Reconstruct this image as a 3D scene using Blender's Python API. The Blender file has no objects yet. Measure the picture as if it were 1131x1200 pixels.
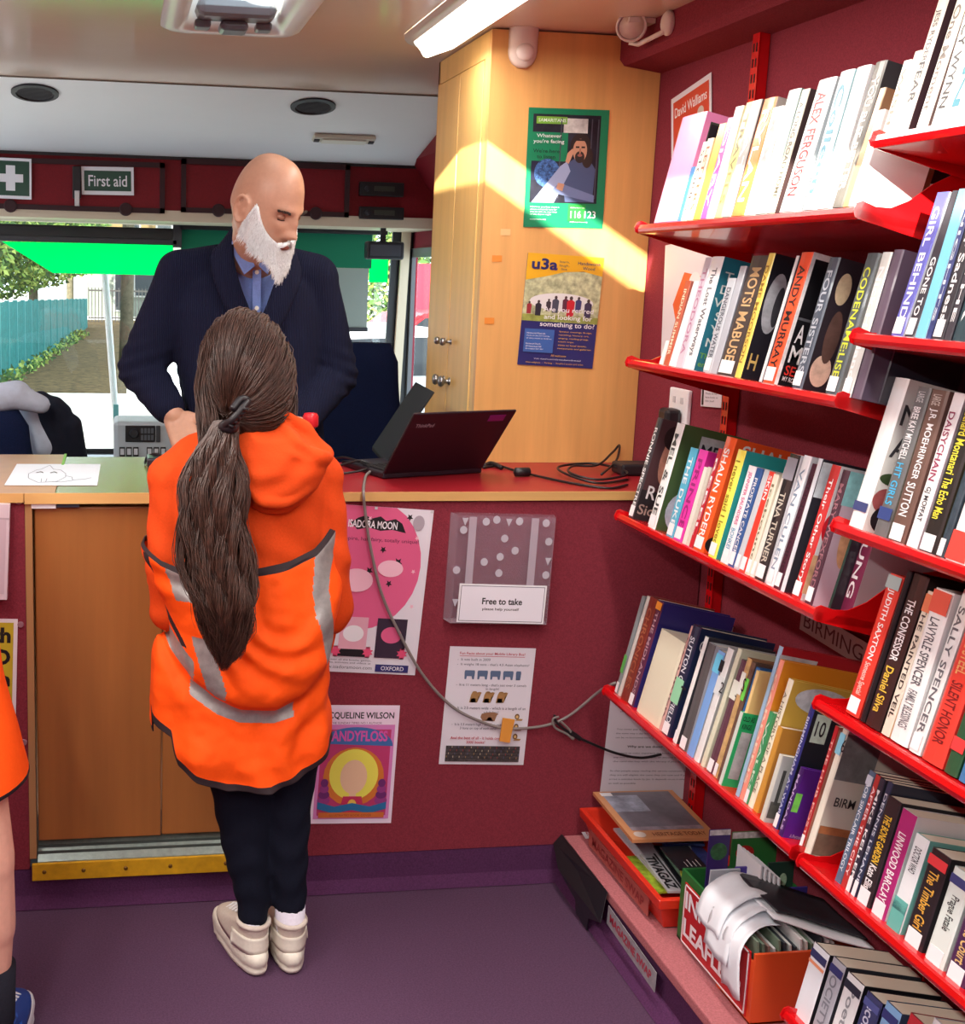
import bpy, bmesh, math, random
from mathutils import Vector, Matrix, noise
random.seed(7)
PI = math.pi
# ---------------- camera (solved from the photograph's vanishing points; floor z=0, eye 1.45 m)
YAW, PITCH, ROLL, FPX, CX, CY, EYE = 0.146894, 0.169370, 0.023719, 1395.4, 339.85, 558.04, 1.45
ca, sa, cb, sb, cc, sc = math.cos(YAW), math.sin(YAW), math.cos(PITCH), math.sin(PITCH), math.cos(ROLL), math.sin(ROLL)
M3 = Matrix(((cc,-sc,0),(sc,cc,0),(0,0,1))) @ Matrix(((1,0,0),(0,cb,-sb),(0,sb,cb))) @ Matrix(((1,0,0),(0,0,-1),(0,1,0))) @ Matrix(((ca,-sa,0),(sa,ca,0),(0,0,1)))
SC = bpy.context.scene
COL = SC.collection
cam = bpy.data.cameras.new('camera'); camo = bpy.data.objects.new('camera', cam); COL.objects.link(camo)
R = Matrix((M3[0], -M3[1], -M3[2])).transposed()
camo.matrix_world = Matrix.Translation((0,0,EYE)) @ R.to_4x4()
cam.sensor_fit = 'HORIZONTAL'; cam.sensor_width = 36; cam.lens = FPX/1131*36
cam.shift_x = (565.5-CX)/1131; cam.shift_y = -(600-CY)/1131
cam.clip_start = .05; cam.clip_end = 300
SC.camera = camo
# ---------------- exposure, sky, sun, lamps
SC.view_settings.view_transform = 'Standard'; SC.view_settings.look = 'None'
SC.view_settings.gamma = 1; SC.view_settings.use_curve_mapping = False
SC.view_settings.exposure = 0.0
w = bpy.data.worlds.new('world'); SC.world = w; w.use_nodes = True
bgn = w.node_tree.nodes['Background']; bgn.inputs[0].default_value = (.80,.90,1,1); bgn.inputs[1].default_value = 4.0
sun = bpy.data.lights.new('sun','SUN'); sun.energy = 20; sun.angle = .012; sun.color = (1,.93,.80)
suno = bpy.data.objects.new('sun', sun); COL.objects.link(suno)
suno.rotation_euler = Vector((1,2.3,-.62)).to_track_quat('-Z','Y').to_euler()
def area(name, loc, sx, sy, power, col=(1,.96,.9), rot=(0,0,0)):
    l = bpy.data.lights.new(name,'AREA'); l.shape='RECTANGLE'; l.size=sx; l.size_y=sy; l.energy=power; l.color=col
    o = bpy.data.objects.new(name,l); COL.objects.link(o); o.location=loc; o.rotation_euler=rot; return o
area('ceiling_tube_light', (.80,2.35,2.015), .13, 1.5, 11)
area('ceiling_tube_light', (.80,.7,2.015), .13, 1.5, 17)
area('ceiling_tube_light', (-.55,1.6,2.015), .13, 1.5, 34)
area('ceiling_tube_light', (-.55,-.3,2.015), .13, 1.5, 36)
area('ceiling_tube_light', (.80,-1.0,2.015), .13, 1.5, 24)
# ---------------- helpers
def ray(x,y): return M3.transposed() @ Vector(((x-CX)/FPX,(y-CY)/FPX,1))
def onY(x,y,Y): d=ray(x,y); d=d*(Y/d.y); return Vector((d.x,d.y,d.z+EYE))
def onX(x,y,X): d=ray(x,y); d=d*(X/d.x); return Vector((d.x,d.y,d.z+EYE))
def onZ(x,y,Z): d=ray(x,y); d=d*((Z-EYE)/d.z); return Vector((d.x,d.y,d.z+EYE))
def lin(c):
    return tuple((v/255/12.92 if v/255<=.04045 else ((v/255+.055)/1.055)**2.4) for v in c)+(1,)
MATS = {}
def mat(c, rough=.6, kind=None, spec=.5, emit=0, alpha=1, trans=0, scale=30, amt=.15, bump=.2, metal=0, coat=0):
    key = (c,rough,kind,spec,emit,alpha,trans,scale,amt,bump,metal,coat)
    if key in MATS: return MATS[key]
    m = bpy.data.materials.new('material'); m.use_nodes=True; nt=m.node_tree; b=nt.nodes['Principled BSDF']
    col = lin(c); b.inputs['Base Color'].default_value = col; b.inputs['Roughness'].default_value = rough
    b.inputs['Specular IOR Level'].default_value = spec; b.inputs['Metallic'].default_value = metal
    b.inputs['Coat Weight'].default_value = coat
    if alpha<1: b.inputs['Alpha'].default_value = alpha
    if trans: b.inputs['Transmission Weight'].default_value = trans; b.inputs['IOR'].default_value = 1.1
    if emit: b.inputs['Emission Color'].default_value = col; b.inputs['Emission Strength'].default_value = emit
    if kind:
        tc = nt.nodes.new('ShaderNodeTexCoord'); mp = nt.nodes.new('ShaderNodeMapping')
        nt.links.new(tc.outputs['Object'], mp.inputs['Vector'])
        if kind in ('wood','woodh'):
            mp.inputs['Scale'].default_value = (scale,scale,scale*.06) if kind=='wood' else (scale*.06,scale,scale)
        else: mp.inputs['Scale'].default_value = (scale,)*3
        if kind=='rib':
            n = nt.nodes.new('ShaderNodeTexWave'); n.bands_direction='X'; n.inputs['Distortion'].default_value=1.5; n.inputs['Scale'].default_value=1; n.inputs['Detail'].default_value=1
            fac = n.outputs['Fac']
        else:
            n = nt.nodes.new('ShaderNodeTexNoise'); n.inputs['Scale'].default_value=1; n.inputs['Detail'].default_value=6; n.inputs['Roughness'].default_value=.6
            fac = n.outputs['Fac']
        nt.links.new(mp.outputs['Vector'], n.inputs['Vector'])
        r = nt.nodes.new('ShaderNodeValToRGB'); e=r.color_ramp.elements
        e[0].position=.3; e[1].position=.7
        e[0].color = tuple(v*(1-amt) for v in col[:3])+(1,); e[1].color = tuple(min(1,v*(1+amt)) for v in col[:3])+(1,)
        nt.links.new(fac, r.inputs['Fac']); nt.links.new(r.outputs['Color'], b.inputs['Base Color'])
        if bump:
            bp = nt.nodes.new('ShaderNodeBump'); bp.inputs['Strength'].default_value=bump; bp.inputs['Distance'].default_value=.003
            nt.links.new(fac, bp.inputs['Height']); nt.links.new(bp.outputs['Normal'], b.inputs['Normal'])
    MATS[key]=m; return m
def mesh_obj(name, me, mats, parent=None, local=False):
    o = bpy.data.objects.new(name, me); COL.objects.link(o)
    if mats is not None:
        for m in (mats if isinstance(mats,(list,tuple)) else [mats]): me.materials.append(m)
    if parent is not None:
        o.parent = parent
        if not local: o.matrix_parent_inverse = parent.matrix_basis.inverted()
    return o
def obj(name, bm, mats, parent=None, smooth=False, local=False):
    me = bpy.data.meshes.new(name)
    bmesh.ops.recalc_face_normals(bm, faces=bm.faces)
    if smooth:
        for f in bm.faces: f.smooth = True
    bm.to_mesh(me); bm.free()
    return mesh_obj(name, me, mats, parent, local)
def tag(o, label, cat, group=None, kind=None):
    if label: o['label']=label
    if cat: o['category']=cat
    if group: o['group']=group
    if kind: o['kind']=kind
    return o
def thing(name, loc, label, cat, group=None, rz=0):
    o = bpy.data.objects.new(name,None); COL.objects.link(o); o.location=loc; o.rotation_euler=(0,0,rz); o.empty_display_size=.05
    o.matrix_basis = Matrix.Translation(loc) @ Matrix.Rotation(rz,4,'Z')
    return tag(o,label,cat,group)
def struct(name, bm, m, **k):
    o = obj(name,bm,m,**k); o['kind']='structure'; return o
def box(bm, x0,x1,y0,y1,z0,z1, bev=0, mi=0):
    vs=[bm.verts.new(p) for p in ((x0,y0,z0),(x1,y0,z0),(x1,y1,z0),(x0,y1,z0),(x0,y0,z1),(x1,y0,z1),(x1,y1,z1),(x0,y1,z1))]
    fs=[bm.faces.new([vs[i] for i in q]) for q in ((0,3,2,1),(4,5,6,7),(0,1,5,4),(1,2,6,5),(2,3,7,6),(3,0,4,7))]
    for f in fs: f.material_index=mi
    if bev:
        es=list({e for f in fs for e in f.edges})
        bmesh.ops.bevel(bm, geom=es, offset=bev, segments=2, affect='EDGES', profile=.5)
def B(*a, **k):
    bm=bmesh.new(); box(bm,*a,**k); return bm
def prism(bm, pts, vec, mi=0):
    a=[bm.verts.new(p) for p in pts]; b=[bm.verts.new(Vector(p)+Vector(vec)) for p in pts]
    n=len(a); fs=[bm.faces.new(a), bm.faces.new(b[::-1])]
    for i in range(n): fs.append(bm.faces.new([a[i],b[i],b[(i+1)%n],a[(i+1)%n]]))
    for f in fs: f.material_index=mi
    return fs
def loft(bm, rings, cap=True, closed=True, mi=0):
    vr=[[bm.verts.new(p) for p in r] for r in rings]; n=len(vr[0]); out=[]
    for a,b in zip(vr,vr[1:]):
        for i in range(n if closed else n-1):
            f=bm.faces.new([a[i],a[(i+1)%n],b[(i+1)%n],b[i]]); f.material_index=mi; out.append(f)
    if cap and closed:
        bm.faces.new(vr[0][::-1]).material_index=mi; bm.faces.new(vr[-1]).material_index=mi
    return vr
def frames(pts):
    T=[]
    for i in range(len(pts)):
        t=(pts[min(i+1,len(pts)-1)]-pts[max(i-1,0)])
        T.append(t.normalized() if t.length>1e-9 else Vector((0,0,1)))
    u=T[0].orthogonal().normalized(); out=[]
    for t in T:
        u=(u-t*u.dot(t)).normalized(); out.append((t,u,t.cross(u)))
    return out
def tube(bm, pts, r, seg=8, flat=1, up=None, mi=0):
    pts=[Vector(p) for p in pts]; n=len(pts); rr=r if isinstance(r,(list,tuple)) else [r]*n
    rings=[]
    for (t,u,v),p,q in zip(frames(pts),pts,rr):
        if up is not None:
            u=Vector(up); u=(u-t*u.dot(t)).normalized(); v=t.cross(u)
        rings.append([p+u*math.cos(a)*q*flat+v*math.sin(a)*q for a in [2*PI*k/seg for k in range(seg)]])
    loft(bm,rings,mi=mi)
def smoothpts(pts, n=8):
    pts=[Vector(p) for p in pts]; out=[]
    P=[pts[0]]+pts+[pts[-1]]
    for i in range(1,len(P)-2):
        a,b,c,d=P[i-1:i+3]
        for k in range(n):
            t=k/n
            out.append(.5*((2*b)+(c-a)*t+(2*a-5*b+4*c-d)*t*t+(-a+3*b-3*c+d)*t**3))
    out.append(pts[-1]); return out
def capsule(bm, p0, p1, r0, r1, seg=14, flat=1, up=None):
    p0,p1=Vector(p0),Vector(p1); t=(p1-p0); L=t.length; t=t.normalized() if L>1e-6 else Vector((0,0,1))
    pts=[];rr=[]
    for k in range(5):
        a=-PI/2+PI/2*(k+.35)/5.35*1.0; pts.append(p0+t*r0*math.sin(a)); rr.append(max(r0*math.cos(a),1e-4))
    for k in range(5):
        a=PI/2*k/4*.96; pts.append(p1+t*r1*math.sin(a)); rr.append(max(r1*math.cos(a),1e-4))
    tube(bm,pts,rr,seg,flat,up)
def ball(bm, c, r, seg=18, rings=12, mat=None):
    c=Vector(c); r=Vector(r) if hasattr(r,'__len__') else Vector((r,r,r))
    rr=[]
    for i in range(rings+1):
        a=-PI/2+PI*min(max(i/rings,.01),.99)
        row=[Vector((r.x*math.cos(a)*math.cos(2*PI*k/seg), r.y*math.cos(a)*math.sin(2*PI*k/seg), r.z*math.sin(a))) for k in range(seg)]
        rr.append([c+(mat@v if mat else v) for v in row])
    loft(bm,rr)
def lathe(bm, prof, origin=(0,0,0), axis='Z', seg=24, mi=0):
    o=Vector(origin); rings=[]
    for r,h in prof:
        row=[]
        for k in range(seg):
            a=2*PI*k/seg; x,y=max(r,1e-4)*math.cos(a),max(r,1e-4)*math.sin(a)
            row.append(o+{'Z':Vector((x,y,h)),'Y':Vector((x,h,y)),'X':Vector((h,x,y))}[axis])
        rings.append(row)
    loft(bm,rings,mi=mi)
def remesh(bm, voxel, it=4, fac=.5):
    me=bpy.data.meshes.new('t'); bmesh.ops.recalc_face_normals(bm,faces=bm.faces); bm.to_mesh(me); bm.free()
    o=bpy.data.objects.new('t',me); COL.objects.link(o)
    m=o.modifiers.new('r','REMESH'); m.mode='VOXEL'; m.voxel_size=voxel
    s=o.modifiers.new('s','SMOOTH'); s.iterations=it; s.factor=fac
    dg=bpy.context.evaluated_depsgraph_get(); dg.update()
    out=bpy.data.meshes.new_from_object(o.evaluated_get(dg), depsgraph=dg)
    bpy.data.objects.remove(o); bpy.data.meshes.remove(me)
    for p in out.polygons: p.use_smooth=True
    return out
TXT={}
def text_mesh(s, bold=0, align='L'):
    k=(s,bold)
    if k not in TXT:
        c=bpy.data.curves.new('lettering','FONT'); c.body=s; c.size=1; c.offset=bold; c.resolution_u=3; c.space_line=1.1
        if '\n' in s and align=='C': c.align_x='CENTER'
        o=bpy.data.objects.new('lettering',c); COL.objects.link(o)
        dg=bpy.context.evaluated_depsgraph_get()
        me=bpy.data.meshes.new_from_object(o.evaluated_get(dg), depsgraph=dg)
        bpy.data.objects.remove(o)
        vs=[v.co for v in me.vertices]
        if not vs: TXT[k]=None
        else:
            x0=min(v.x for v in vs);x1=max(v.x for v in vs);y0=min(v.y for v in vs);y1=max(v.y for v in vs)
            TXT[k]=([((v.x-x0),(v.y-y0)) for v in vs],[tuple(p.vertices) for p in me.polygons],x1-x0,y1-y0)
    return TXT[k]
def text(name, s, parent, O, U, V, w, h, m, bold=0, stretch=True, align='C'):
    """lettering lying in the plane O + U,V (parent's local frame), fitted to w x h"""
    t=text_mesh(s,bold,align)
    if not t: return None
    vs,fs,tw,th=t; sx=w/tw; sy=h/th
    if not stretch: sx=sy=min(sx,sy)
    O,U,V=Vector(O),Vector(U),Vector(V)
    me=bpy.data.meshes.new(name); me.from_pydata([O+U*(x*sx)+V*(y*sy) for x,y in vs],[],fs)
    return mesh_obj(name,me,m,parent,local=True)
def flat(name, pts, parent, m, z=.0006, F=None):
    """a flat printed patch in the parent's local u,v plane (normal +z local)"""
    bm=bmesh.new(); bm.faces.new([bm.verts.new((p[0],p[1],z)) for p in pts]); me=bpy.data.meshes.new(name)
    bmesh.ops.triangulate(bm,faces=bm.faces)
    bm.to_mesh(me); bm.free(); return mesh_obj(name,me,m,parent,local=True)
def disc(cx,cy,rx,ry=None,n=24,a0=0,a1=2*PI):
    ry=ry or rx; return [(cx+rx*math.cos(a0+(a1-a0)*k/n), cy+ry*math.sin(a0+(a1-a0)*k/n)) for k in range(n)]
def rect(x0,y0,x1,y1): return [(x0,y0),(x1,y0),(x1,y1),(x0,y1)]
class Sheet:
    """a thin printed sheet on a wall: local x right, y up, +z out of the wall; u,v given 0..1"""
    def __init__(s,name,bl,br,tl,m,label,cat,group=None,th=.0012,out=None,off=.0008):
        U=(br-bl); s.w=U.length; U.normalize(); V=(tl-bl); V=V-U*V.dot(U); s.h=V.length; V.normalize(); N=U.cross(V)
        s.z=th+.0004
        bm=bmesh.new(); box(bm,0,s.w,0,s.h,0,th)
        me=bpy.data.meshes.new(name); bmesh.ops.recalc_face_normals(bm,faces=bm.faces); bm.to_mesh(me); bm.free()
        s.o=mesh_obj(name,me,m); s.o.matrix_basis=Matrix.Translation(bl+N*off) @ Matrix((U,V,N)).transposed().to_4x4()
        tag(s.o,label,cat,group); s.k=0
    def patch(s,pts,m,name='print'):
        pts=[(min(max(u,0),1),min(max(v,0),1)) for u,v in pts]
        s.k+=1; return flat(name,[(u*s.w,v*s.h) for u,v in pts],s.o,m,s.z+s.k*.00012)
    def text(s,t,u,v,w,h,m,bold=0,stretch=True,name='lettering',rot=0,align='C'):
        s.k+=1; c,q=math.cos(rot),math.sin(rot)
        return text(name,t,s.o,(u*s.w,v*s.h,s.z+s.k*.00012),(c,q,0),(-q,c,0),w*s.w,h*s.h,m,bold,stretch,align)
WHITE=mat((235,235,238),.5); BLACK=mat((18,18,22),.5)
# ---------------- setting
CARPET=mat((132,50,62),.95,'n',.15,scale=300,amt=.22,bump=.5)
CARPET_L=mat((176,106,110),.95,'n',.15,scale=260,amt=.22,bump=.5)
PURPLE=mat((86,60,84),.95,'n',.15,scale=260,amt=.25,bump=.5)
PURPLE_D=mat((84,46,82),.95,'n',.15,scale=260,amt=.25,bump=.5)
WOOD=mat((222,168,100),.42,'wood',.5,scale=26,amt=.10,bump=.03)
WOOD_L=mat((232,188,112),.42,'wood',.5,scale=26,amt=.08,bump=.03)
WOOD_D=mat((160,100,48),.42,'wood',.5,scale=26,amt=.10,bump=.03)
EDGE=mat((214,168,104),.4,'woodh',.5,scale=20,amt=.12,bump=.02)
CEIL=mat((222,198,178),.12,'n',.5,scale=3,amt=.03,bump=0)
CEIL2=mat((232,232,230),.45,'n',.4,scale=3,amt=.02,bump=0)
RED=mat((200,12,18),.22,None,.5,coat=.4)
REDD=mat((120,14,26),.6,'n',.3,scale=120,amt=.12,bump=.1)
CREAM=mat((205,190,165),.5)
DGREY=mat((34,36,42),.45)
GLASSM=bpy.data.materials.new('window glass'); GLASSM.use_nodes=True; nt=GLASSM.node_tree; nt.nodes.clear()
_o=nt.nodes.new('ShaderNodeOutputMaterial'); _t=nt.nodes.new('ShaderNodeBsdfTransparent'); _g=nt.nodes.new('ShaderNodeBsdfGlossy'); _m=nt.nodes.new('ShaderNodeMixShader'); _g.inputs['Roughness'].default_value=.03; _t.inputs[0].default_value=(.94,.97,.96,1); _m.inputs[0].default_value=.05
nt.links.new(_t.outputs[0],_m.inputs[1]); nt.links.new(_g.outputs[0],_m.inputs[2]); nt.links.new(_m.outputs[0],_o.inputs[0])
GALV=mat((150,165,160),.35,'n',.5,scale=60,amt=.15,bump=.05,metal=.6)
STEEL=mat((150,152,155),.3,metal=.9)
CH=2.062
HY,HZ=4.92,onY(250,186,4.92).z
HZB=onY(250,248,4.92).z; HZC=onY(250,261,4.92).z
XW=1.376
# floor (carpeted), with the coved rise under the counter
bm=B(-1.12,XW,-2.0,2.62,-.05,0); struct('floor',bm,PURPLE)
bm=B(-1.12,XW,2.62,5.6,-.25,-.2); struct('floor_cab',bm,DGREY)
bm=bmesh.new(); prism(bm,[(-1.12,2.575,.002),(-1.12,2.565,.002),(-1.12,2.581,.03),(-1.12,2.583,.092),(-1.12,2.60,.092),(-1.12,2.60,.002)],(XW-.02+1.12-.26,0,0)); struct('baseboard_counter',bm,PURPLE_D)
# right wall, with the cab side window further on
XC=1.332
bm=bmesh.new(); box(bm,XW,XW+.05,-2,3.52,0,CH); box(bm,XC,XC+.03,3.52,5.5,-.2,.62); box(bm,XC,XC+.03,3.52,5.5,1.56,CH); box(bm,XC,XC+.03,3.52,4.55,.62,1.56); box(bm,XC,XC+.03,5.38,5.5,.62,1.56)
struct('wall_right',bm,CARPET)
bm=bmesh.new()
for y0,y1 in ((4.56,5.37),):
    box(bm,XC-.008,XC+.01,y0-.02,y0+.03,.62,1.56); box(bm,XC-.008,XC+.01,y1-.035,y1+.02,.62,1.56); box(bm,XC-.008,XC+.01,y0,y1,1.53,1.57); box(bm,XC-.008,XC+.01,y0,y1,.60,.64)
w2=struct('window_2',bm,mat((96,98,102),.5))
o=obj('window_pane',B(XC+.014,XC+.018,4.58,5.32,.64,1.54),GLASSM,w2)
# left wall with long windows, rear wall with a door window
bm=bmesh.new(); box(bm,-1.17,-1.12,-2,5.5,-.2,.95); box(bm,-1.17,-1.12,-2,5.5,1.75,CH)
for y0,y1 in ((-2,3.3),(4.2,4.35),(5.2,5.5)): box(bm,-1.17,-1.12,y0,y1,.95,1.75)
struct('wall_left',bm,CARPET)
bm=bmesh.new(); box(bm,-1.17,XW+.05,-2.05,-2,0,CH); struct('wall_rear',bm,CARPET)
bm=bmesh.new()
for y0,y1 in ((3.3,4.2),(4.35,5.2)):
    box(bm,-1.135,-1.11,y0-.01,y0+.03,.95,1.75); box(bm,-1.135,-1.11,y1-.03,y1+.01,.95,1.75); box(bm,-1.135,-1.11,y0,y1,.94,.98); box(bm,-1.135,-1.11,y0,y1,1.72,1.76)
struct('window_1',bm,DGREY)
# ceiling with a long rooflight slot (out of the picture) and a roof hatch opening (in it)
SX0,SX1=.27,.50
bm=bmesh.new()
box(bm,-1.17,SX0,-2,2.25,CH,CH+.03); box(bm,SX1,XW+.05,-2,2.25,CH,CH+.03); box(bm,SX0,SX1,-2,-1.4,CH,CH+.03)
HX0,HX1,HY0,HY1=.155,.415,2.62,3.145
box(bm,-1.17,HX0,2.25,4.15,CH,CH+.03); box(bm,HX1,XW+.05,2.25,4.15,CH,CH+.03); box(bm,HX0,HX1,2.25,HY0,CH,CH+.03); box(bm,HX0,HX1,HY1,4.15,CH,CH+.03)
struct('ceiling',bm,CEIL)
bm=bmesh.new()
for a in ((SX0-.02,SX0,-1.42,2.27),(SX1,SX1+.02,-1.42,2.27),(SX0,SX1,2.25,2.27),(SX0,SX1,-1.42,-1.4)): box(bm,a[0],a[1],a[2],a[3],CH-.01,CH+.035)
struct('window_3',bm,WHITE)
# sloped panel over the cab + its seam trim
bm=bmesh.new(); prism(bm,[(-1.17,4.15,CH),(-1.17,HY,HZ),(-1.17,HY,HZ+.04),(-1.17,4.15,CH+.03)],(2.6,0,0)); sl=struct('ceiling_cab',bm,CEIL2)
struct('trim_1',B(-1.12,XW,4.143,4.152,CH-.004,CH+.001),mat((120,112,100),.6))
# header locker over the windscreen
hd=thing('overhead_locker',(0,5.0,HZC),'dark red overhead locker board across the cab above the windscreen','locker')
obj('locker_body',B(-1.12,XW,HY,5.38,HZB,HZ),REDD,hd)
obj('bottom_strip',B(-1.12,XW,HY-.01,5.38,HZC,HZB-.001),CREAM,hd)
obj('top_seal',B(-1.12,XW,HY-.008,HY+.005,HZ-.01,HZ+.002),BLACK,hd)
FRM=mat((48,10,16),.7)
for x0,x1,y0,y1 in ((-40,193,187,247),(212,409,190,252)):
    a=onY(x0,(y0+y1)/2,HY).x; b=onY(x1,(y0+y1)/2,HY).x; z1=onY((x0+x1)/2,y0,HY).z; z0=onY((x0+x1)/2,y1,HY).z
    d=obj('locker_door',B(a,b,HY-.01,HY,z0,z1,bev=.002),REDD,hd)
    bm=bmesh.new(); t=.02
    box(bm,a,b,HY-.018,HY-.009,z1-t,z1);box(bm,a,b,HY-.018,HY-.009,z0,z0+t);box(bm,a,a+t,HY-.018,HY-.009,z0,z1);box(bm,b-t,b,HY-.018,HY-.009,z0,z1); obj('door_frame',bm,FRM,d)
    for q in (.22,.8):
        c=a+(b-a)*q; bm=bmesh.new(); lathe(bm,[(.001,-.006),(.022,-.006),(.026,0),(.026,.004)],(c,HY-.018,z0+.012),'Y'); obj('hinge_cap',bm,FRM,d)
for (x0,x1,y0,y1) in ((421,472,213,231),(421,472,242,258)):
    a=onY(x0,y0,HY-.01); b=onY(x1,y1,HY-.01); r=obj('radio_unit',B(a.x,b.x,HY-.03,HY,b.z,a.z,bev=.003),BLACK,hd)
    bm=bmesh.new(); lathe(bm,[(.001,-.012),(.010,-.010),(.011,0)],(a.x+.03,HY-.03,(a.z+b.z)/2),'Y'); obj('radio_knob',bm,DGREY,r)
    obj('radio_display',B(a.x+.06,b.x-.04,HY-.032,HY-.028,(a.z+b.z)/2-.008,(a.z+b.z)/2+.012),mat((60,66,58),.3),r)
# lock tab on the header
a=onY(85,195,HY-.02); b=onY(95,242,HY-.02)
lk=obj('locker_latch',B(a.x,b.x,HY-.04,HY-.01,b.z+.03,a.z,bev=.003),BLACK,hd); obj('latch_key',B(a.x+.008,b.x-.004,HY-.048,HY-.04,b.z,b.z+.06,bev=.002),STEEL,lk)
# first aid signs
GRN=mat((18,70,52),.4)
Y4=HY-.022
s=Sheet('first_aid_sign',onY(96,228,Y4),onY(157,229,Y4),onY(96,195,Y4),WHITE,'small green First aid sign with white border on the dark red overhead locker','sign')
s.patch(rect(.05,.14,.95,.86),GRN); s.text('First aid',.13,.3,.74,.4,WHITE,.01)
s=Sheet('first_aid_sign',onY(-12,232,Y4),onY(37,234,Y4),onY(-12,184,Y4),WHITE,'square green sign with a white cross at the left end of the overhead locker','sign')
s.patch(rect(.06,.08,.95,.93),GRN); s.patch(rect(.39,.2,.61,.82),WHITE); s.patch(rect(.2,.41,.8,.61),WHITE)
# round speaker vents and courtesy lamp on the sloped panel
def slope_pt(x,y):
    d=ray(x,y); p0=Vector((0,4.15,CH-EYE)); n=Vector((0,(CH-HZ),HY-4.15)).normalized()
    return d*(p0.dot(n)/d.dot(n))+Vector((0,0,EYE))
SN=-Vector((0,(CH-HZ),HY-4.15)).normalized(); SU=Vector((1,0,0)); SV=SN.cross(SU)
def on_slope(bm_f,name,c,mats,parent=None):
    me_o=obj(name,bm_f,mats,None,smooth=False); me_o.matrix_basis=Matrix.Translation(c) @ Matrix((SU,SV,SN)).transposed().to_4x4()
    if parent is not None: me_o.parent=parent
    return me_o
for i,(x,y,l) in enumerate(((41,108,'round black speaker grille in the white sloped panel, left one, above the first aid signs'),(367,124,'round black speaker grille in the white sloped panel, right one, beside the slim lamp'))):
    c=slope_pt(x,y); bm=bmesh.new(); lathe(bm,[(.001,0),(.080,0),(.080,.006),(.064,.009),(.062,.003),(.001,.003)],seg=32); o=on_slope(bm,'ceiling_speaker',c,mat((30,28,32),.5)); tag(o,l,'speaker')
    bm=bmesh.new()
    for k in range(-5,6):
        hw=math.sqrt(max(.058**2-(k*.01)**2,1e-5)); box(bm,-hw,hw,k*.01-.002,k*.01+.002,.003,.006)
    g=obj('grille',bm,mat((52,50,56),.6)); g.parent=o
c=slope_pt(403,160); bm=B(-.12,.12,-.03,.03,0,.018,bev=.008); lp=on_slope(bm,'courtesy_lamp',c,mat((205,200,180),.4)); tag(lp,'slim cream courtesy lamp on the white sloped panel above the driver area','lamp')
g=obj('lamp_diffuser',B(-.085,.085,-.022,.022,.018,.024,bev=.003),mat((225,222,205),.3)); g.parent=lp
for sx in (-1,1):
    g=obj('end_clip',B(sx*.105-.01,sx*.105+.01,-.012,.012,.017,.022),BLACK); g.parent=lp
# ---------------- windscreen, pillars, blinds
bm=bmesh.new()
box(bm,-1.17,XW+.05,5.40,5.46,-.2,.62); box(bm,-1.17,-1.08,5.38,5.46,.62,1.68); box(bm,1.29,1.338,5.36,5.46,.62,1.68); box(bm,-1.17,XW+.05,5.40,5.46,1.66,CH)
struct('wall_front',bm,DGREY)
wf=struct('window_4',B(-1.1,1.3,5.42,5.44,.60,.64),BLACK)
obj('window_pane',B(-1.08,1.29,5.425,5.43,.64,1.66),GLASSM,wf)
GB=bpy.data.materials.new('blind'); GB.use_nodes=True; nt=GB.node_tree; nt.nodes.clear()
def blind_mat(c,tr):
    m=bpy.data.materials.new('blind'); m.use_nodes=True; nt=m.node_tree; nt.nodes.clear(); out=nt.nodes.new('ShaderNodeOutputMaterial')
    d=nt.nodes.new('ShaderNodeBsdfDiffuse'); t=nt.nodes.new('ShaderNodeBsdfTranslucent'); x=nt.nodes.new('ShaderNodeMixShader'); x.inputs[0].default_value=tr
    d.inputs[0].default_value=lin(c); t.inputs[0].default_value=lin(c); nt.links.new(d.outputs[0],x.inputs[1]); nt.links.new(t.outputs[0],x.inputs[2]); nt.links.new(x.outputs[0],out.inputs[0]); return m
YB=5.32
def yrect(name,x0,x1,y0,y1,Y,th,m,parent=None,bev=0):
    xm,ym=(x0+x1)/2,(y0+y1)/2
    return obj(name,B(onY(x0,ym,Y).x,onY(x1,ym,Y).x,Y,Y+th,onY(xm,y1,Y).z,onY(xm,y0,Y).z,bev=bev),m,parent)
def translucent(c):
    m=bpy.data.materials.new('tinted film'); m.use_nodes=True; nt=m.node_tree; nt.nodes.clear(); out=nt.nodes.new('ShaderNodeOutputMaterial')
    d=nt.nodes.new('ShaderNodeBsdfTranslucent'); t=nt.nodes.new('ShaderNodeBsdfTransparent'); x=nt.nodes.new('ShaderNodeMixShader'); x.inputs[0].default_value=.25
    d.inputs[0].default_value=c; t.inputs[0].default_value=c; nt.links.new(d.outputs[0],x.inputs[1]); nt.links.new(t.outputs[0],x.inputs[2]); nt.links.new(x.outputs[0],out.inputs[0]); return m
BG=translucent((0,.9,.34,1))
bl=thing('roller_blind',(-.5,YB,1.35),'bright green translucent sun blind hanging from a black roller over the left windscreen','blind')
bm=bmesh.new(); prism(bm,[onY(x,y,YB) for x,y in ((2,283),(203,287),(203,323),(62,320))],(0,.002,0)); obj('blind_sheet',bm,BG,bl); yrect('roller',-60,206,264,279,YB-.04,.04,BLACK,bl,.006); yrect('roller_rail',-60,208,277,284,YB-.05,.03,DGREY,bl,.004)
yrect('roller_bracket',203,213,262,290,YB-.05,.05,DGREY,bl)
bl=thing('roller_blind',(.3,YB,1.1),'green-grey sun blind pulled down over the right windscreen behind the man','blind')
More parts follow.
